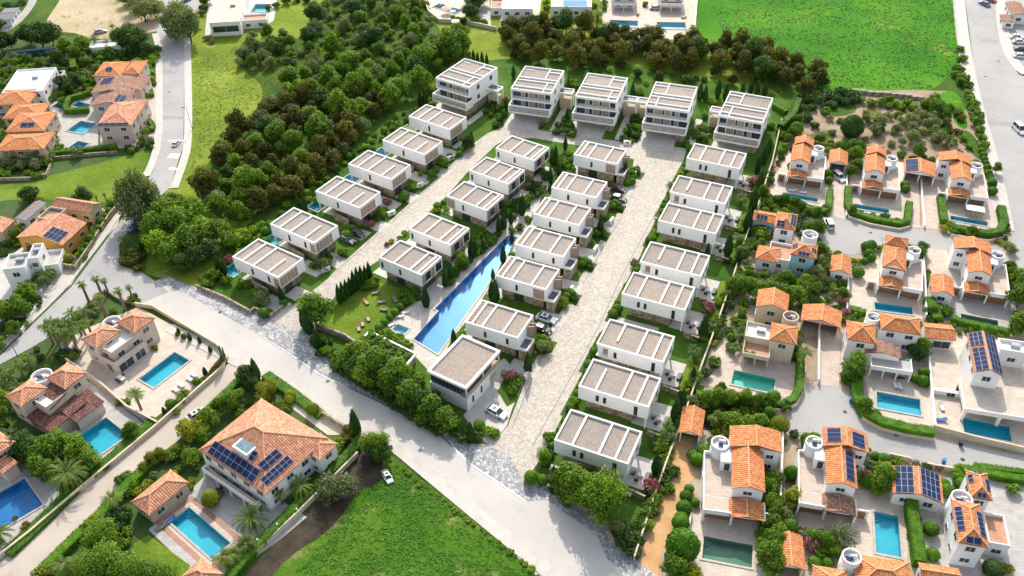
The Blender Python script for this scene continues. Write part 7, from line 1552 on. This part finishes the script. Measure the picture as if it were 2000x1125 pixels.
pl('green', [(1430,572,.75),(1445,575,.8),(1462,578,.8),(1480,582,.85),(1500,588,.85),(1520,590,.85),(1540,592,.8),(1555,590,.75),(1440,560,.6),(1590,580,.6)], 1.0); pl('ball', [(1455,560,1.0),(1470,565,1.1)])
pl('olive', [(1590,545,1.0),(1600,555,.85),(1612,540,.8)]); pl('green', [(1605,530,.7),(1530,400,.6),(1548,405,.55),(1515,402,.5),(1575,425,.5),(1590,430,.6)]); pl('bush', [(1600,440,1.2),(1605,450,1.0),(1495,402,1.8),(1510,408,1.8),(1545,412,1.6),(1490,465,2.2),(1480,455,2.0)])
pl('green', [(1640,300,.6),(1660,300,.75),(1668,318,.8),(1672,335,.7),(1660,345,.6)]); pl('ball', [(1616,345,1.3),(1618,358,1.2),(1765,368,1.2),(1767,375,1.2),(1928,345,1.2),(1935,365,1.3),(1936,380,1.2),(1690,490,1.3),(1700,485,1.2),(1695,502,1.3),(1700,510,1.1),(1688,515,1.0),(1674,540,1.6),(1920,308,1.0)])
pl('bush_lime', [(1665,512,.9),(1675,513,.9),(1655,508,.9),(1630,570,1.2),(1622,560,1.3),(1905,320,1.0)]); pl('green', [(1965,538,.65),(1970,548,.65),(1985,600,1.05),(1990,580,.95),(1985,650,.95),(1982,560,.8)]); pl('yellow', [(1985,640,1.25),(1980,655,1.0)])
pl('bush', [(1808,545,1.0),(1810,555,1.1),(1810,535,1.0),(1830,610,1.8),(1845,615,1.6),(1660,630,1.3),(1855,640,1.2)])
pl('palm_small', [(1445,668,1.5),(1460,700,1.2),(1432,690,1.0)]); pl('bush', [(1425,650,1.3),(1430,665,1.4),(1425,680,1.3),(1395,715,1.6),(1448,640,1.5),(1437,630,1.3)]); pl('ovaldark', [(1448,625,.5),(1452,640,.45)]); pl('green', [(1405,640,.5)])
pl('palm_tall', [(1565,715,1.05)], 1.0, .72); pl('bush_dark', [(1548,700,1.3),(1560,690,1.2)]); pl('green', [(1665,735,.95),(1648,742,.5),(1655,748,.5)]); pl('green', [(1795,690,.7),(1785,700,.6)]); pl('dark', [(1790,705,.6),(1778,690,.5)]); pl('ball', [(1802,735,1.2),(1800,752,1.4),(1785,745,1.0),(1650,745,1.0)])
pl('green', [(1378,795,.75),(1398,790,.75),(1420,792,.75),(1455,790,.7),(1480,795,.7),(1500,792,.65)], .95); pl('green', [(1430,845,.85),(1455,848,.9),(1480,845,.85),(1405,832,.6),(1495,870,.7),(1500,890,.6)], 1.0); pl('bush_yellow', [(1408,852,1.4),(1398,845,1.0)]); pl('ovalyellow', [(1520,842,1.0)], 1.05); pl('ovaltree', [(1500,815,.7)])
pl('palm_small', [(1395,830,1.2)]); pl('ball', [(1360,905,1.4),(1372,888,1.3),(1352,895,1.2)]); pl('ovaltree', [(1335,1000,.75),(1338,975,.65),(1328,1030,.8),(1345,960,.55),(1330,1018,.7)], 1.0, .8); pl('ovaltree', [(1330,1085,1.35)], 1.1, 1.15); pl('green', [(1312,1118,.75),(1325,1125,.7)]); pl('yellow', [(1352,1130,1.0),(1342,1125,.8)])
pl('green', [(1507,950,.75),(1500,968,.7),(1505,990,.6),(1512,1010,.65)]); pl('ovaltree', [(1518,985,.55)]); pl('yellow', [(1543,988,1.35),(1550,975,1.1)]); pl('ovaltree', [(1543,935,.75)]); pl('ball', [(1541,1035,1.4),(1815,1040,1.3),(1818,1090,1.4),(1575,875,1.3),(1600,900,1.0)])
pl('green', [(1508,1035,.65),(1515,1055,.75),(1505,1075,.8),(1500,1100,.85),(1508,1120,.8),(1495,1085,.7)], 1.0); pl('ovaltree', [(1585,1055,.7),(1573,865,.6)]); pl('grey', [(1635,1060,1.1)], .95); pl('olive', [(1633,1058,.8)]); pl('green', [(1718,945,.9),(1712,960,.7)]); pl('yellow', [(1725,925,1.0),(1715,918,.8)]); pl('ball', [(1707,898,1.0),(1723,905,1.3),(1868,940,1.0),(1874,955,1.3),(1845,965,1.3),(1842,950,1.0)])
pl('ball', [(1588,1105,1.1)]); pl('ovaldark', [(1935,1120,1.0)], 1.0, .7); pl('bush_yellow', [(1962,1115,1.2),(1755,925,.8)]); pl('bush_lime', [(1975,960,1.5),(1870,925,1.5),(1868,935,1.3)])
pl('bush', [(1480,900,1.0),(1488,1050,1.5),(1490,1035,1.3),(1492,1065,1.3)])

# south-west gardens
pl('palm_tall', [(105,672),(120,685),(135,690),(148,668),(160,655),(175,672),(178,650),(130,668),(155,690),(118,665)], 1.15)
pl('palm_skinny', [(174,590,1.0),(208,618,1.2),(245,605,1.2),(200,578,1.0),(213,575,.9),(262,590,.9)], 1.1); pl('palm_tall', [(20,760,1.0),(48,740,1.0),(8,775,.9)], .85); pl('palm_small', [(22,755,1.4),(60,725,1.4),(38,770,1.2)])
pl('olive', [(258,592,.5)]); pl('bush_dark', [(262,588,1.2),(250,595,.9),(120,698,1.5),(133,702,1.6),(150,695,1.4),(35,755,1.3)]); pl('bush', [(270,592,.9),(145,700,1.4),(222,610,1.0)])
pl('palm_tall', [(276,800,1.15)], 1.1, .8); pl('cypress', [(350,652,.55),(372,665,.6),(391,670,.55),(412,688,.55),(402,732,.65),(322,808,.55)], 1.1, .75); pl('ball', [(360,660,.7),(335,795,1.0),(384,750,.8)]); pl('bush', [(362,778,1.6),(356,785,1.4),(304,682,.8),(345,808,.9),(395,745,.8)]); pl('ball', [(347,655,.5)])
for k in range(9): pl('bush_brown', [(404+4*k, 742-5.2*k, .7)])
q = G(439, 710); r = empty('cactus', (q.x, q.y, 0)); tag(r, 'tall columnar cactus at the corner of the pool terrace wall', 'cactus')
for k, (x, y, h) in enumerate(((0, 0, 5.2), (.4, .2, 4.6), (-.3, .3, 5.0), (.2, -.4, 3.6), (-.4, -.2, 2.6))): m_ = MB(); m_.cyl(x, y, 0, h, .24, .16, 8); m_.put('stem', MAT['leaf_olive'], r)
hedge([(628,815),(570,770),(520,735)], 2.2, .9, label='flat bright hedge along the pavement beside the square villa'); hedge([(470,745),(440,775),(405,808),(390,822)], 1.6, 1.2)
pl('yellow', [(520,775,1.25),(530,765,1.0),(515,790,.9)]); pl('ovalyellow', [(612,808,.75),(415,985,.9)], 1.0); pl('ovalyellow', [(569,780,.65),(567,788,.6)], 1.0); pl('bush', [(560,800,1.2),(548,795,1.2)]); pl('bush_brown', [(540,800,1.2),(552,808,1.1)]); pl('dark', [(488,745,.7),(497,760,.6)]); pl('olive', [(482,745,.75),(475,735,.6)])
pl('green', [(455,800,.75),(462,790,.65)]); pl('yellow', [(375,858,1.3),(392,850,1.2),(405,835,1.3),(365,845,1.0)]); pl('green', [(410,830,.75),(398,860,.6)]); pl('bush', [(360,885,1.6),(340,895,1.3)]); 
pl('dark', [(735,888,.85),(750,895,.6)]); pl('feather', [(738,892,.8),(725,885,.75),(748,880,.7)], 1.1); pl('bush_brown', [(680,858,1.8),(685,845,1.6)]); pl('bush_yellow', [(672,862,1.3)]); pl('bush', [(665,870,1.4),(658,880,1.2)]); pl('grey', [(655,965,1.15),(680,960,.9),(640,975,.85)], 1.1); pl('olive', [(655,968,.8)])
hedge([(705,860),(690,885),(660,915),(620,955),(585,990),(545,1030),(505,1070),(470,1110),(450,1135)], 1.8, 1.5, label='long hedge between the square villa garden and the dirt path')
pl('palm_date', [(590,965,.85),(495,1030,.95)], 1.0); pl('palm_tall', [(552,985,.8)], 1.0, .8); pl('palm_small', [(445,1105,1.5),(485,1075,1.4),(460,1095,1.2)]); pl('palm_date', [(142,948,1.15),(2,1060,.95)]); pl('palm_tall', [(232,1000,1.1)], 1.1, .7)
pl('dark', [(40,895,1.0),(60,880,.9),(75,900,1.0),(30,880,.8)]); pl('green', [(95,905,1.05),(110,895,1.0),(85,925,1.0),(100,935,.9),(120,880,.8),(160,895,.9),(175,905,.8),(178,915,.7)]); pl('yellow', [(340,945,1.0),(300,905,.9),(315,895,.9),(285,920,.8),(350,885,.7)])
hedge([(305,822),(285,840),(240,880),(205,912),(180,932)], 2.2, 1.0, label='flat hedge along the lane below the dark-porch house'); hedge([(150,955),(100,1005),(50,1052),(15,1085)], 2.6, .8, label='low hedge bed between the lane and the curved pool')
hedge([(320,885),(290,915),(250,955),(215,992),(190,1020),(150,1055),(110,1095),(80,1125)], 2.0, 1.4, label='long hedge on the near side of the lane beside the pool house')
pl('bush', [(330,900,1.3),(345,885,1.3),(250,935,1.4),(240,940,1.3),(262,950,1.4),(185,1050,1.6),(175,1035,1.5),(200,1030,1.6),(350,920,1.0),(372,955,.9),(255,965,1.2),(245,1065,1.2),(250,1045,1.3)]); pl('bush_yellow', [(180,1025,1.6),(290,955,1.4),(275,965,1.2),(375,940,.8)]); pl('bush_dark', [(210,1020,1.6),(245,1010,1.6),(235,1030,1.5)])
pl('feather', [(200,1075,1.2),(215,1060,1.1)], .95, .8); pl('feather', [(245,1135,1.3),(205,1140,1.3),(280,1140,1.3),(225,1120,1.3),(180,1130,1.2),(310,1150,1.2)], .95, .8); pl('palm_small', [(135,1120,1.6)]); pl('bougain_red', [(52,1030,.9),(30,1015,.6)]); pl('bush_yellow', [(80,1125,1.5),(95,1118,1.3)]); pl('green', [(8,800,.8),(2,810,.8)]); pl('bush', [(10,830,1.5)])
pl('green', [(262,850,.7),(272,845,.6)][:1]); pl('palm_small', [(8,700,1.0)][:0]); pl('bush', [(235,790,1.0),(248,788,1.0),(250,845,1.2)])
# upper left hedges
hedge([(105,305),(150,300),(200,295),(228,290)], 1.6, 1.6, label='long dark hedge below the cream terrace house'); hedge([(178,186),(160,192),(138,198),(132,212),(132,222),(150,222),(175,220)], 1.6, 1.8, label='L-shaped clipped hedge round the small pool, upper left'); hedge([(145,128),(148,145)], 2.0, 2.8, label='narrow tall block of hedge above the pale yard, upper left')
hedge([(272,240),(292,238),(300,248),(298,258)], 1.5, 1.2); pl('bush', [(278,250,1.4),(285,262,1.4),(280,275,1.4),(292,255,1.2),(270,262,1.2)]); pl('bush_yellow', [(275,225,1.1)]); pl('bougain_red', [(285,268,.9)]); hedge([(280,163),(298,160)], 1.2, 1.2); hedge([(295,175),(298,190)], 1.2, 1.2); pl('balldark', [(283,196,1.6),(258,300,1.0)])
pl('palm_small', [(155,305,1.3),(170,150,1.2),(188,85,1.3),(212,93,1.3)]); pl('palm_tall', [(190,96,.7),(213,98,.7),(225,70,.8)]); pl('bush_dark', [(125,212,1.4)]); pl('bush', [(100,290,1.4),(112,300,1.6),(90,300,1.6),(95,282,1.5),(175,118,1.2),(-5,148,2.0),(10,146,1.6)])
pl('dark', [(150,172,.8),(142,180,.7),(95,178,.7)]); pl('bush_dark', [(128,180,2.0),(150,185,1.8),(96,186,2.0),(165,215,1.2),(62,210,1.3),(90,240,1.2),(104,262,1.4),(108,275,1.4),(95,262,1.3),(100,228,1.3)]); pl('bush', [(168,172,1.4),(172,160,1.4),(120,170,1.8),(88,262,1.3),(120,290,1.2),(128,298,1.3)]); pl('palm_small', [(92,250,1.2),(112,285,1.1)])
# weeds along the field edges
for kx in range(26):
    r_ = random.Random(kx); x = 770+kx*11.5; y = 893+kx*9.1+(4 if kx < 8 else 0); pl(r_.choice(['bush', 'bush_lime']), [(x-r_.uniform(2, 9), y+r_.uniform(0, 6), r_.uniform(.35, .8))], 1.0, .6)

FOOT = []
bpy.context.view_layer.update()
for o in bpy.data.objects:
    if o.type == 'MESH' and o.parent and o.parent.get('category') in ('house', 'villa', 'garage', 'carport', 'cottage', 'annexe', 'pool house', 'kiosk', 'building', 'car') and not o.name.startswith(('wheel', 'window')):
        w_ = [o.matrix_world @ Vector(q) for q in o.bound_box]; FOOT.append((min(p.x for p in w_)-.3, max(p.x for p in w_)+.3, min(p.y for p in w_)-.3, max(p.y for p in w_)+.3))
def fill(pxpoly, dist, kinds, smin, smax, seed, edge=.9):
    rnd = random.Random(seed); P = [G(*p) for p in pxpoly]; xs = [p.x for p in P]; ys = [p.y for p in P]; got = [(q[2], q[3]) for q in QUEUE]; n = 0
    for t in range(int((max(xs)-min(xs))*(max(ys)-min(ys))/dist/dist*6)):
        x, y = rnd.uniform(min(xs), max(xs)), rnd.uniform(min(ys), max(ys))
        if not inside(x, y, P): continue
        bad = False
        for ax, ay in ((0, 0), (edge, 0), (-edge, 0), (0, edge), (0, -edge)):
            if any(inside(x+ax, y+ay, Q) for nm_, Q in PAVED) or any(inside(x+ax*1.6, y+ay*1.6, Q) for Q in POOLS): bad = True; break
        if bad or any(u0 < x < u1 and v0 < y < v1 for u0, u1, v0, v1 in FOOT) or any((x-p)**2+(y-q)**2 < dist*dist for p, q in got): continue
        got.append((x, y)); kd = rnd.choices([k for k, w_ in kinds], [w_ for k, w_ in kinds])[0]; s = rnd.uniform(smin, smax)*(.5 if kd in ('green', 'olive', 'dark', 'yellow') else 1); plant(kd, x, y, s, s*rnd.uniform(.85, 1.15)); n += 1
mixk = [('bush', 4), ('bush_dark', 3), ('bush_lime', 2), ('ball', 1.2), ('green', 1.3), ('bush_yellow', .7), ('olive', .7), ('bush_grey', 1), ('bougain', .25)]
fill([(1500,345),(1540,265),(1600,275),(1960,335),(1985,520),(1995,1125),(1300,1125),(1345,800),(1430,565)], 1.9, mixk, .8, 1.5, 21)
fill([(0,105),(160,105),(300,100),(305,290),(110,302),(0,350)], 2.2, mixk, .9, 1.6, 22)
fill([(0,480),(240,400),(140,555),(0,690)], 2.4, mixk, .8, 1.4, 23)
fill([(500,740),(640,820),(740,880),(600,1000),(480,1110),(330,1020),(250,960),(380,840)], 2.2, mixk, .8, 1.4, 24)
fill([(440,520),(560,400),(700,290),(850,170),(900,240),(840,330),(760,400),(640,500),(540,600),(470,570)], 2.3, [('bush', 3), ('bush_dark', 2), ('bush_lime', 2), ('ball', 1.5), ('bougain', .4)], .8, 1.4, 26)
fill([(870,480),(1000,300),(1120,300),(1100,440),(1040,560),(900,540)], 2.2, [('bush', 3), ('bush_dark', 3), ('ball', 2), ('bougain', .3)], .7, 1.3, 27)
fill([(0,730),(60,690),(180,600),(260,610),(120,700),(40,800),(0,860)], 2.4, mixk, .7, 1.3, 25)
pl('green', [(738,738,1.2),(768,752,1.2),(712,715,1.1)])
plant_all()

# ---------------------------------------------------------------- cars
car((1067,625), 152-180, 'paint_white', 'white saloon car parked beside the first villa above the clubhouse'); car((1058,645), -32, 'paint_black', 'black car half hidden by a wall, in front of the white saloon')
car((969,808), -36, 'paint_white', 'white saloon car with sunroof parked in the clubhouse forecourt', 1.1)
car((697,459), -34, 'paint_black', 'glossy black car on the driveway of the second western villa, the upper of two'); car((679,471), -36, 'paint_grey', 'dark grey car on the driveway of the second western villa, the lower of two')
car((1204,372), -22, 'paint_black', 'black car parked by the turned fins near the top of the right street'); car((1207,390), -30, 'paint_grey', 'dark car behind a timber screen, right street, below a black car')
car((1638,349), -72, 'paint_white', 'white hatchback parked in front of the small carport', kind='suv'); car((1618,440), 88, 'paint_white', 'white estate car alone in the parking road', kind='suv')
car((345,282), 76, 'paint_white', 'small white car driving down the upper road', .8); car((1922,10), 110, 'paint_blue', 'blue car on the eastern road, top right'); car((1933,2), 118, 'paint_red', 'red car parked at the top of the eastern road', world=None)
car((1990,256), -86, 'paint_white', 'white pick-up with blue load cover on the eastern road', 1.25, 'pick-up', kind='suv'); car((267,446), 62, 'paint_blue', 'blue car half hidden under the trees by the main road')
car((12,598), 20, 'paint_blue', 'blue car in the yard at the left edge'); car((135,692), -40, 'paint_blue', 'blue car parked behind the beige house'); car((385,812), 42, 'paint_white', 'white car partly under a tree in the lane', .95)
car((757,933), -62, 'paint_white', 'small white open car parked on the field under the trees', .75); car((768,26), 60, 'paint_silver', 'pale blue car abandoned in the scrubland'); car((196,64), 25, 'paint_silver', 'silver car beyond the garden building, top left')
car((365,2), 60, 'paint_blue', 'blue car at the very top near the glass-fronted building'); car((1281,18), -5, 'paint_silver', 'silver car between the two porch houses at the top edge')
for k, (x, y, c_) in enumerate(((1985,75,'paint_white'), (1990,84,'paint_white'), (1994,98,'paint_black'), (1992,112,'paint_white'))): car((x, y), -8, c_, ['uppermost white car', 'second white car', 'black car', 'lowest white car'][k]+' in the parking area on the right edge')

# ---------------------------------------------------------------- furniture, people, small things
for x, y, a_, mt, lb in [(734,574,15,'fabric_grey','dark sun lounger at the top of the sun lawn'), (715,592,125,'deck_wood','wooden sun lounger on the upper left of the sun lawn'), (745,592,-165,'fabric_grey','dark sun lounger in the shade, middle of the sun lawn'), (772,588,115,'fabric_grey','dark sun lounger nearest the lawn shrub row'), (750,607,-15,'fabric_grey','lowest of the dark sun loungers in the shade'),
    (719,624,112,'deck_wood','right one of three wooden loungers at the lawn front'), (708,634,105,'deck_wood','middle one of three wooden loungers at the lawn front'), (701,643,100,'deck_wood','left one of three wooden loungers at the lawn front'),
    (792,612,10,'fabric_white','upper cream lounger on the pool walk'), (782,620,5,'fabric_white','lower cream lounger on the pool walk'), (766,636,35,'fabric_white','cream lounger beside the small plunge pool'),
    (380,735,-38,'fabric_white','topmost of four white loungers beside the pale pool'), (372,743,-38,'fabric_white','second of four white loungers beside the pale pool'), (355,755,-38,'fabric_white','third of four white loungers beside the pale pool'), (344,764,-38,'fabric_white','lowest of four white loungers beside the pale pool'),
    (1748,755,-95,'fabric_white','left white lounger above the turquoise pool'), (1757,757,-95,'fabric_white','right white lounger above the turquoise pool'), (1838,797,90,'fabric_white','white lounger with blue towel beside the dividing wall'), (1838,822,0,'fabric_blue','blue lounger beside the dividing wall'),
    (1246,30,-110,'fabric_grey','dark lounger above the left top-edge pool'), (1336,36,10,'fabric_grey','dark round lounger above the right top-edge pool'), (335,1018,50,'fabric_blue','blue lounger by the pool house'), (315,1032,40,'fabric_grey','dark lounger by the pool house'),
    (1548,374,-20,'fabric_white','left lounger behind the first top-row pool'), (1568,378,-20,'fabric_white','right lounger behind the first top-row pool'), (862,12,30,'fabric_grey','grey lounger on the walled terrace')]:
    lounger((x, y), a_, mt, lb)
for k in range(5): 
    q = G(1886+7.2*k, 417+1.3*k); r = empty('sunroof_slat', (q.x, q.y, 0), R(-18)); tag(r, None, 'pergola slat', 'white pergola slats by the third top-row pool'); AUTO.append((r, 'white rectangular pergola slat')); boxpart('slat', r, (-.45, -1.3, 2.0, .45, 1.3, 2.08), 'fabric_white'); 
    for yy in (-1.25, 1.17): boxpart('post', r, (-.04, yy, 0, .04, yy+.08, 2.0), 'metal_dark')
parasol((873,26), 'deck_wood', 'tan parasol beside the pool on the walled terrace', 2.2); parasol((885,32), 'fabric_white', 'small white parasol by the curved pale wall', 1.2); parasol((1398,985), 'fabric_blue', 'blue parasol on the balcony beside the ochre drive', 1.3); parasol((890,52), 'fabric_white', 'white gazebo roof at the pale wall', 1.6)
parasol((1929,1035), 'fabric_blue', 'blue parasol on the terrace of the corner house', 1.3); parasol((975,20), 'fabric_red', 'red parasol left of the green-windowed house', 1.6); parasol((1768,718), 'bin_green', 'green parasol on the balcony above the curved hedge', 1.0)
dining((1222,968), -20, 'white garden table in the corner garden of the lowest eastern villa', n=4); dining((180,790), 40, 'dark table under the brown porch roof', 'metal_dark'); dining((238,742), -35, 'white table beside the garden wall of the beige house', n=4); dining((1060,218), -20, 'white table on the driveway of the second northern villa', n=0) if False else None
dining((1755,735), -10, 'pale dining table below the curved balcony', n=4); dining((430,965), -36, 'dark table on the shaded terrace of the square villa', 'metal_dark', 4)
lamp((376,254), 7.5, 180, 'tall grey street lamp on the east pavement of the upper road'); lamp((35,697), 6.5, -30, 'grey street lamp beside the main road at the left edge')
person((768,786), 140, 'cloth_black', 'cloth_navy', 'person in dark clothes walking on the setts, left of the pair'); person((773,784), 150, 'cloth_navy', 'cloth_black', 'person in navy walking on the setts, right of the pair')
bin_((1661,785), 'bin_blue', 'blue bin at the bend of the lower close'); bin_((1842,905), 'bin_blue', 'blue bin beside the gate wall of the solar guest house'); bin_((1559,880), 'metal_dark', 'dark bin behind the solar house'); bin_((1875,870), 'metal_dark', 'dark bin against the pillared wall')
# low white name walls at the driveways
for k, p_, a_ in ((0,(637,530),28),(1,(765,420),30),(2,(820,365),30),(3,(880,312),30),(4,(1097,262),-5),(5,(1225,282),-8),(6,(1194,435),60),(7,(1163,490),62),(8,(1242,340),62),(9,(1115,570),62),(10,(1029,735),62)):
    q = G(*p_); r = empty('entrance_wall', (q.x, q.y, 0), R(a_)); tag(r, None, 'wall', 'small white entrance walls'); AUTO.append((r, 'small white entrance wall')); boxpart('wall', r, (-1.1, -.3, 0, 1.1, .3, 1.25), 'villa_white'); boxpart('letterbox', r, (-.35, -.36, .5, .35, -.301, .95), 'metal_grey')
for k in range(6):
    q = G(620-38*k, 974+30*k); r = empty('wall_lamp', (q.x, q.y, 1.27)); tag(r, None, 'lamp', 'small white lamps on the garden wall'); AUTO.append((r, 'small white lamp on the pale wall')); m_ = MB(); m_.cyl(0, 0, 0, .12, .05, n=8); m_.put('stem', MAT['metal_dark'], r); m_ = MB(); m_.cyl(0, 0, .12, .45, .2, .14, 10); m_.put('globe', MAT['lamp_glass'], r)
# flat planted roof and pergola beside the clubhouse
q = [G(*p, 2.8) for p in ((700,668),(722,646),(812,690),(790,716))]; c_ = sum(q, Vector())/4; r = empty('planted_roof_building', (c_.x, c_.y, 0)); tag(r, 'low building with a planted roof and white rim between lawn and street trees', 'building'); Q_ = [(p.x-c_.x, p.y-c_.y) for p in q]
m_ = MB(); m_.prism([(x*.97, y*.97) for x, y in Q_], 0, 2.4); m_.put('wall', MAT['stone_wall'], r)
for i in range(4):
    a_, b_ = Vector((*Q_[i], 0)), Vector((*Q_[(i+1) % 4], 0)); d_ = (b_-a_).normalized(); s_ = Vector((-d_.y, d_.x, 0)); m_ = MB(); m_.prism([(p.x, p.y) for p in (a_-s_*.2, b_-s_*.2, b_+s_*.2, a_+s_*.2)], 2.3+.004*i, 2.8+.004*i); m_.put('roof_rim', MAT['villa_white'], r)
m_ = MB(); m_.prism([(x*.94, y*.94) for x, y in Q_], 2.41, 2.5); m_.put('roof_planting', MAT['garden_ground'], r)
for p_ in ((725,650),(745,660),(755,668),(770,685),(780,692),(765,690),(790,700),(785,685),(708,662),(722,672),(745,678),(800,695),(720,660),(728,655),(738,662),(748,668),(715,668),(760,675),(735,672)):
    g_ = G(*p_, 2.5); plant(random.Random(p_[0]).choice(['bush_lime', 'bush_brown', 'bush']), g_.x, g_.y, .8, .6, 'plants on the low planted roof', None, 2.45)

q_ = QUEUE[-19:]
for q in q_: plant_one(NAMEK[q[0]], q)
def tufts(name, poly, n, size, mat, label, seed, avoid=None):
    rnd = random.Random(seed); P = [G(*p) for p in poly]; xs = [p.x for p in P]; ys = [p.y for p in P]; mb = MB(); k = 0
    while k < n:
        x, y = rnd.uniform(min(xs), max(xs)), rnd.uniform(min(ys), max(ys))
        if not inside(x, y, P): continue
        cl = math.sin(x*.35+math.sin(y*.22)*2)+math.sin(y*.41+x*.13)
        if rnd.random() > .7+.2*cl: k += .3; continue
        for j in range(3): leafquad(mb, Vector((x+rnd.uniform(-.3, .3), y+rnd.uniform(-.3, .3), rnd.uniform(.06, .14))), Vector((rnd.uniform(-.5, .5), rnd.uniform(-.5, .5), 1)), size*rnd.uniform(.6, 1.4), rnd)
        k += 1
    o = mb.put(name, MAT[mat]); tag(o, label, 'grass', None, 'stuff')
leaf('leaf_grass', (.05,.18,.012), (.08,.24,.016), (.14,.30,.03), .4); leaf('leaf_meadow', (.2,.28,.03), (.29,.36,.045), (.36,.42,.08), .4)
tufts('grass_tufts', [(775,907),(855,960),(1000,1081),(1060,1137),(560,1140),(640,1050),(690,990),(700,962),(755,937)], 2000, .35, 'leaf_grass', 'uneven grass tufts on the green field below the estate', 1)
tufts('grass_tufts', [(1375,-20),(1860,-20),(1868,100),(1848,148),(1818,174),(1690,172),(1560,156),(1440,125)], 4200, .5, 'leaf_grass', 'uneven grass tufts on the bright field behind the estate', 2)
tufts('grass_tufts', [(380,110),(520,75),(560,150),(500,200),(430,270),(375,330)], 1500, .4, 'leaf_meadow', 'pale grass tufts on the meadow beside the upper road', 3)

# ---------------------------------------------------------------- labels from the nearest landmark
def rel(px, py, lx, ly):
    dx, dy = px-lx, py-ly
    if abs(dx) > abs(dy)*1.6: return 'right of' if dx > 0 else 'left of'
    if abs(dy) > abs(dx)*1.6: return 'behind' if dy < 0 else 'in front of'
    return ('behind and ' if dy < 0 else 'in front and ')+('right of' if dx > 0 else 'left of')
LPX = [(n, *PX((x, y, 3))) for n, x, y in LAND]
ORDN = ['nearest', 'second-nearest', 'third-nearest', 'fourth-nearest', 'fifth-nearest', 'sixth-nearest', 'seventh-nearest', 'eighth-nearest', 'ninth-nearest', 'tenth-nearest']+[w+'-nearest' for w in 'eleventh twelfth thirteenth fourteenth fifteenth sixteenth seventeenth eighteenth nineteenth twentieth'.split()]
bk = {}
for o, d in AUTO:
    px, py = PX((o.location.x, o.location.y, 0)); best = min(LPX, key=lambda t: (t[1]-px)**2+(1.6*(t[2]-py))**2)
    bk.setdefault((d, rel(px, py, best[1], best[2]), best[0]), []).append((math.hypot(px-best[1], py-best[2]), id(o), o))
for (d, r_, ln), L_ in bk.items():
    L_.sort(key=lambda t: t[:2])
    for k, (dd, _, o) in enumerate(L_):
        o['label'] = f'{d} {r_} {ln}' if len(L_) == 1 else f'{d} {r_} {ln}, {ORDN[min(k, 19)]}'
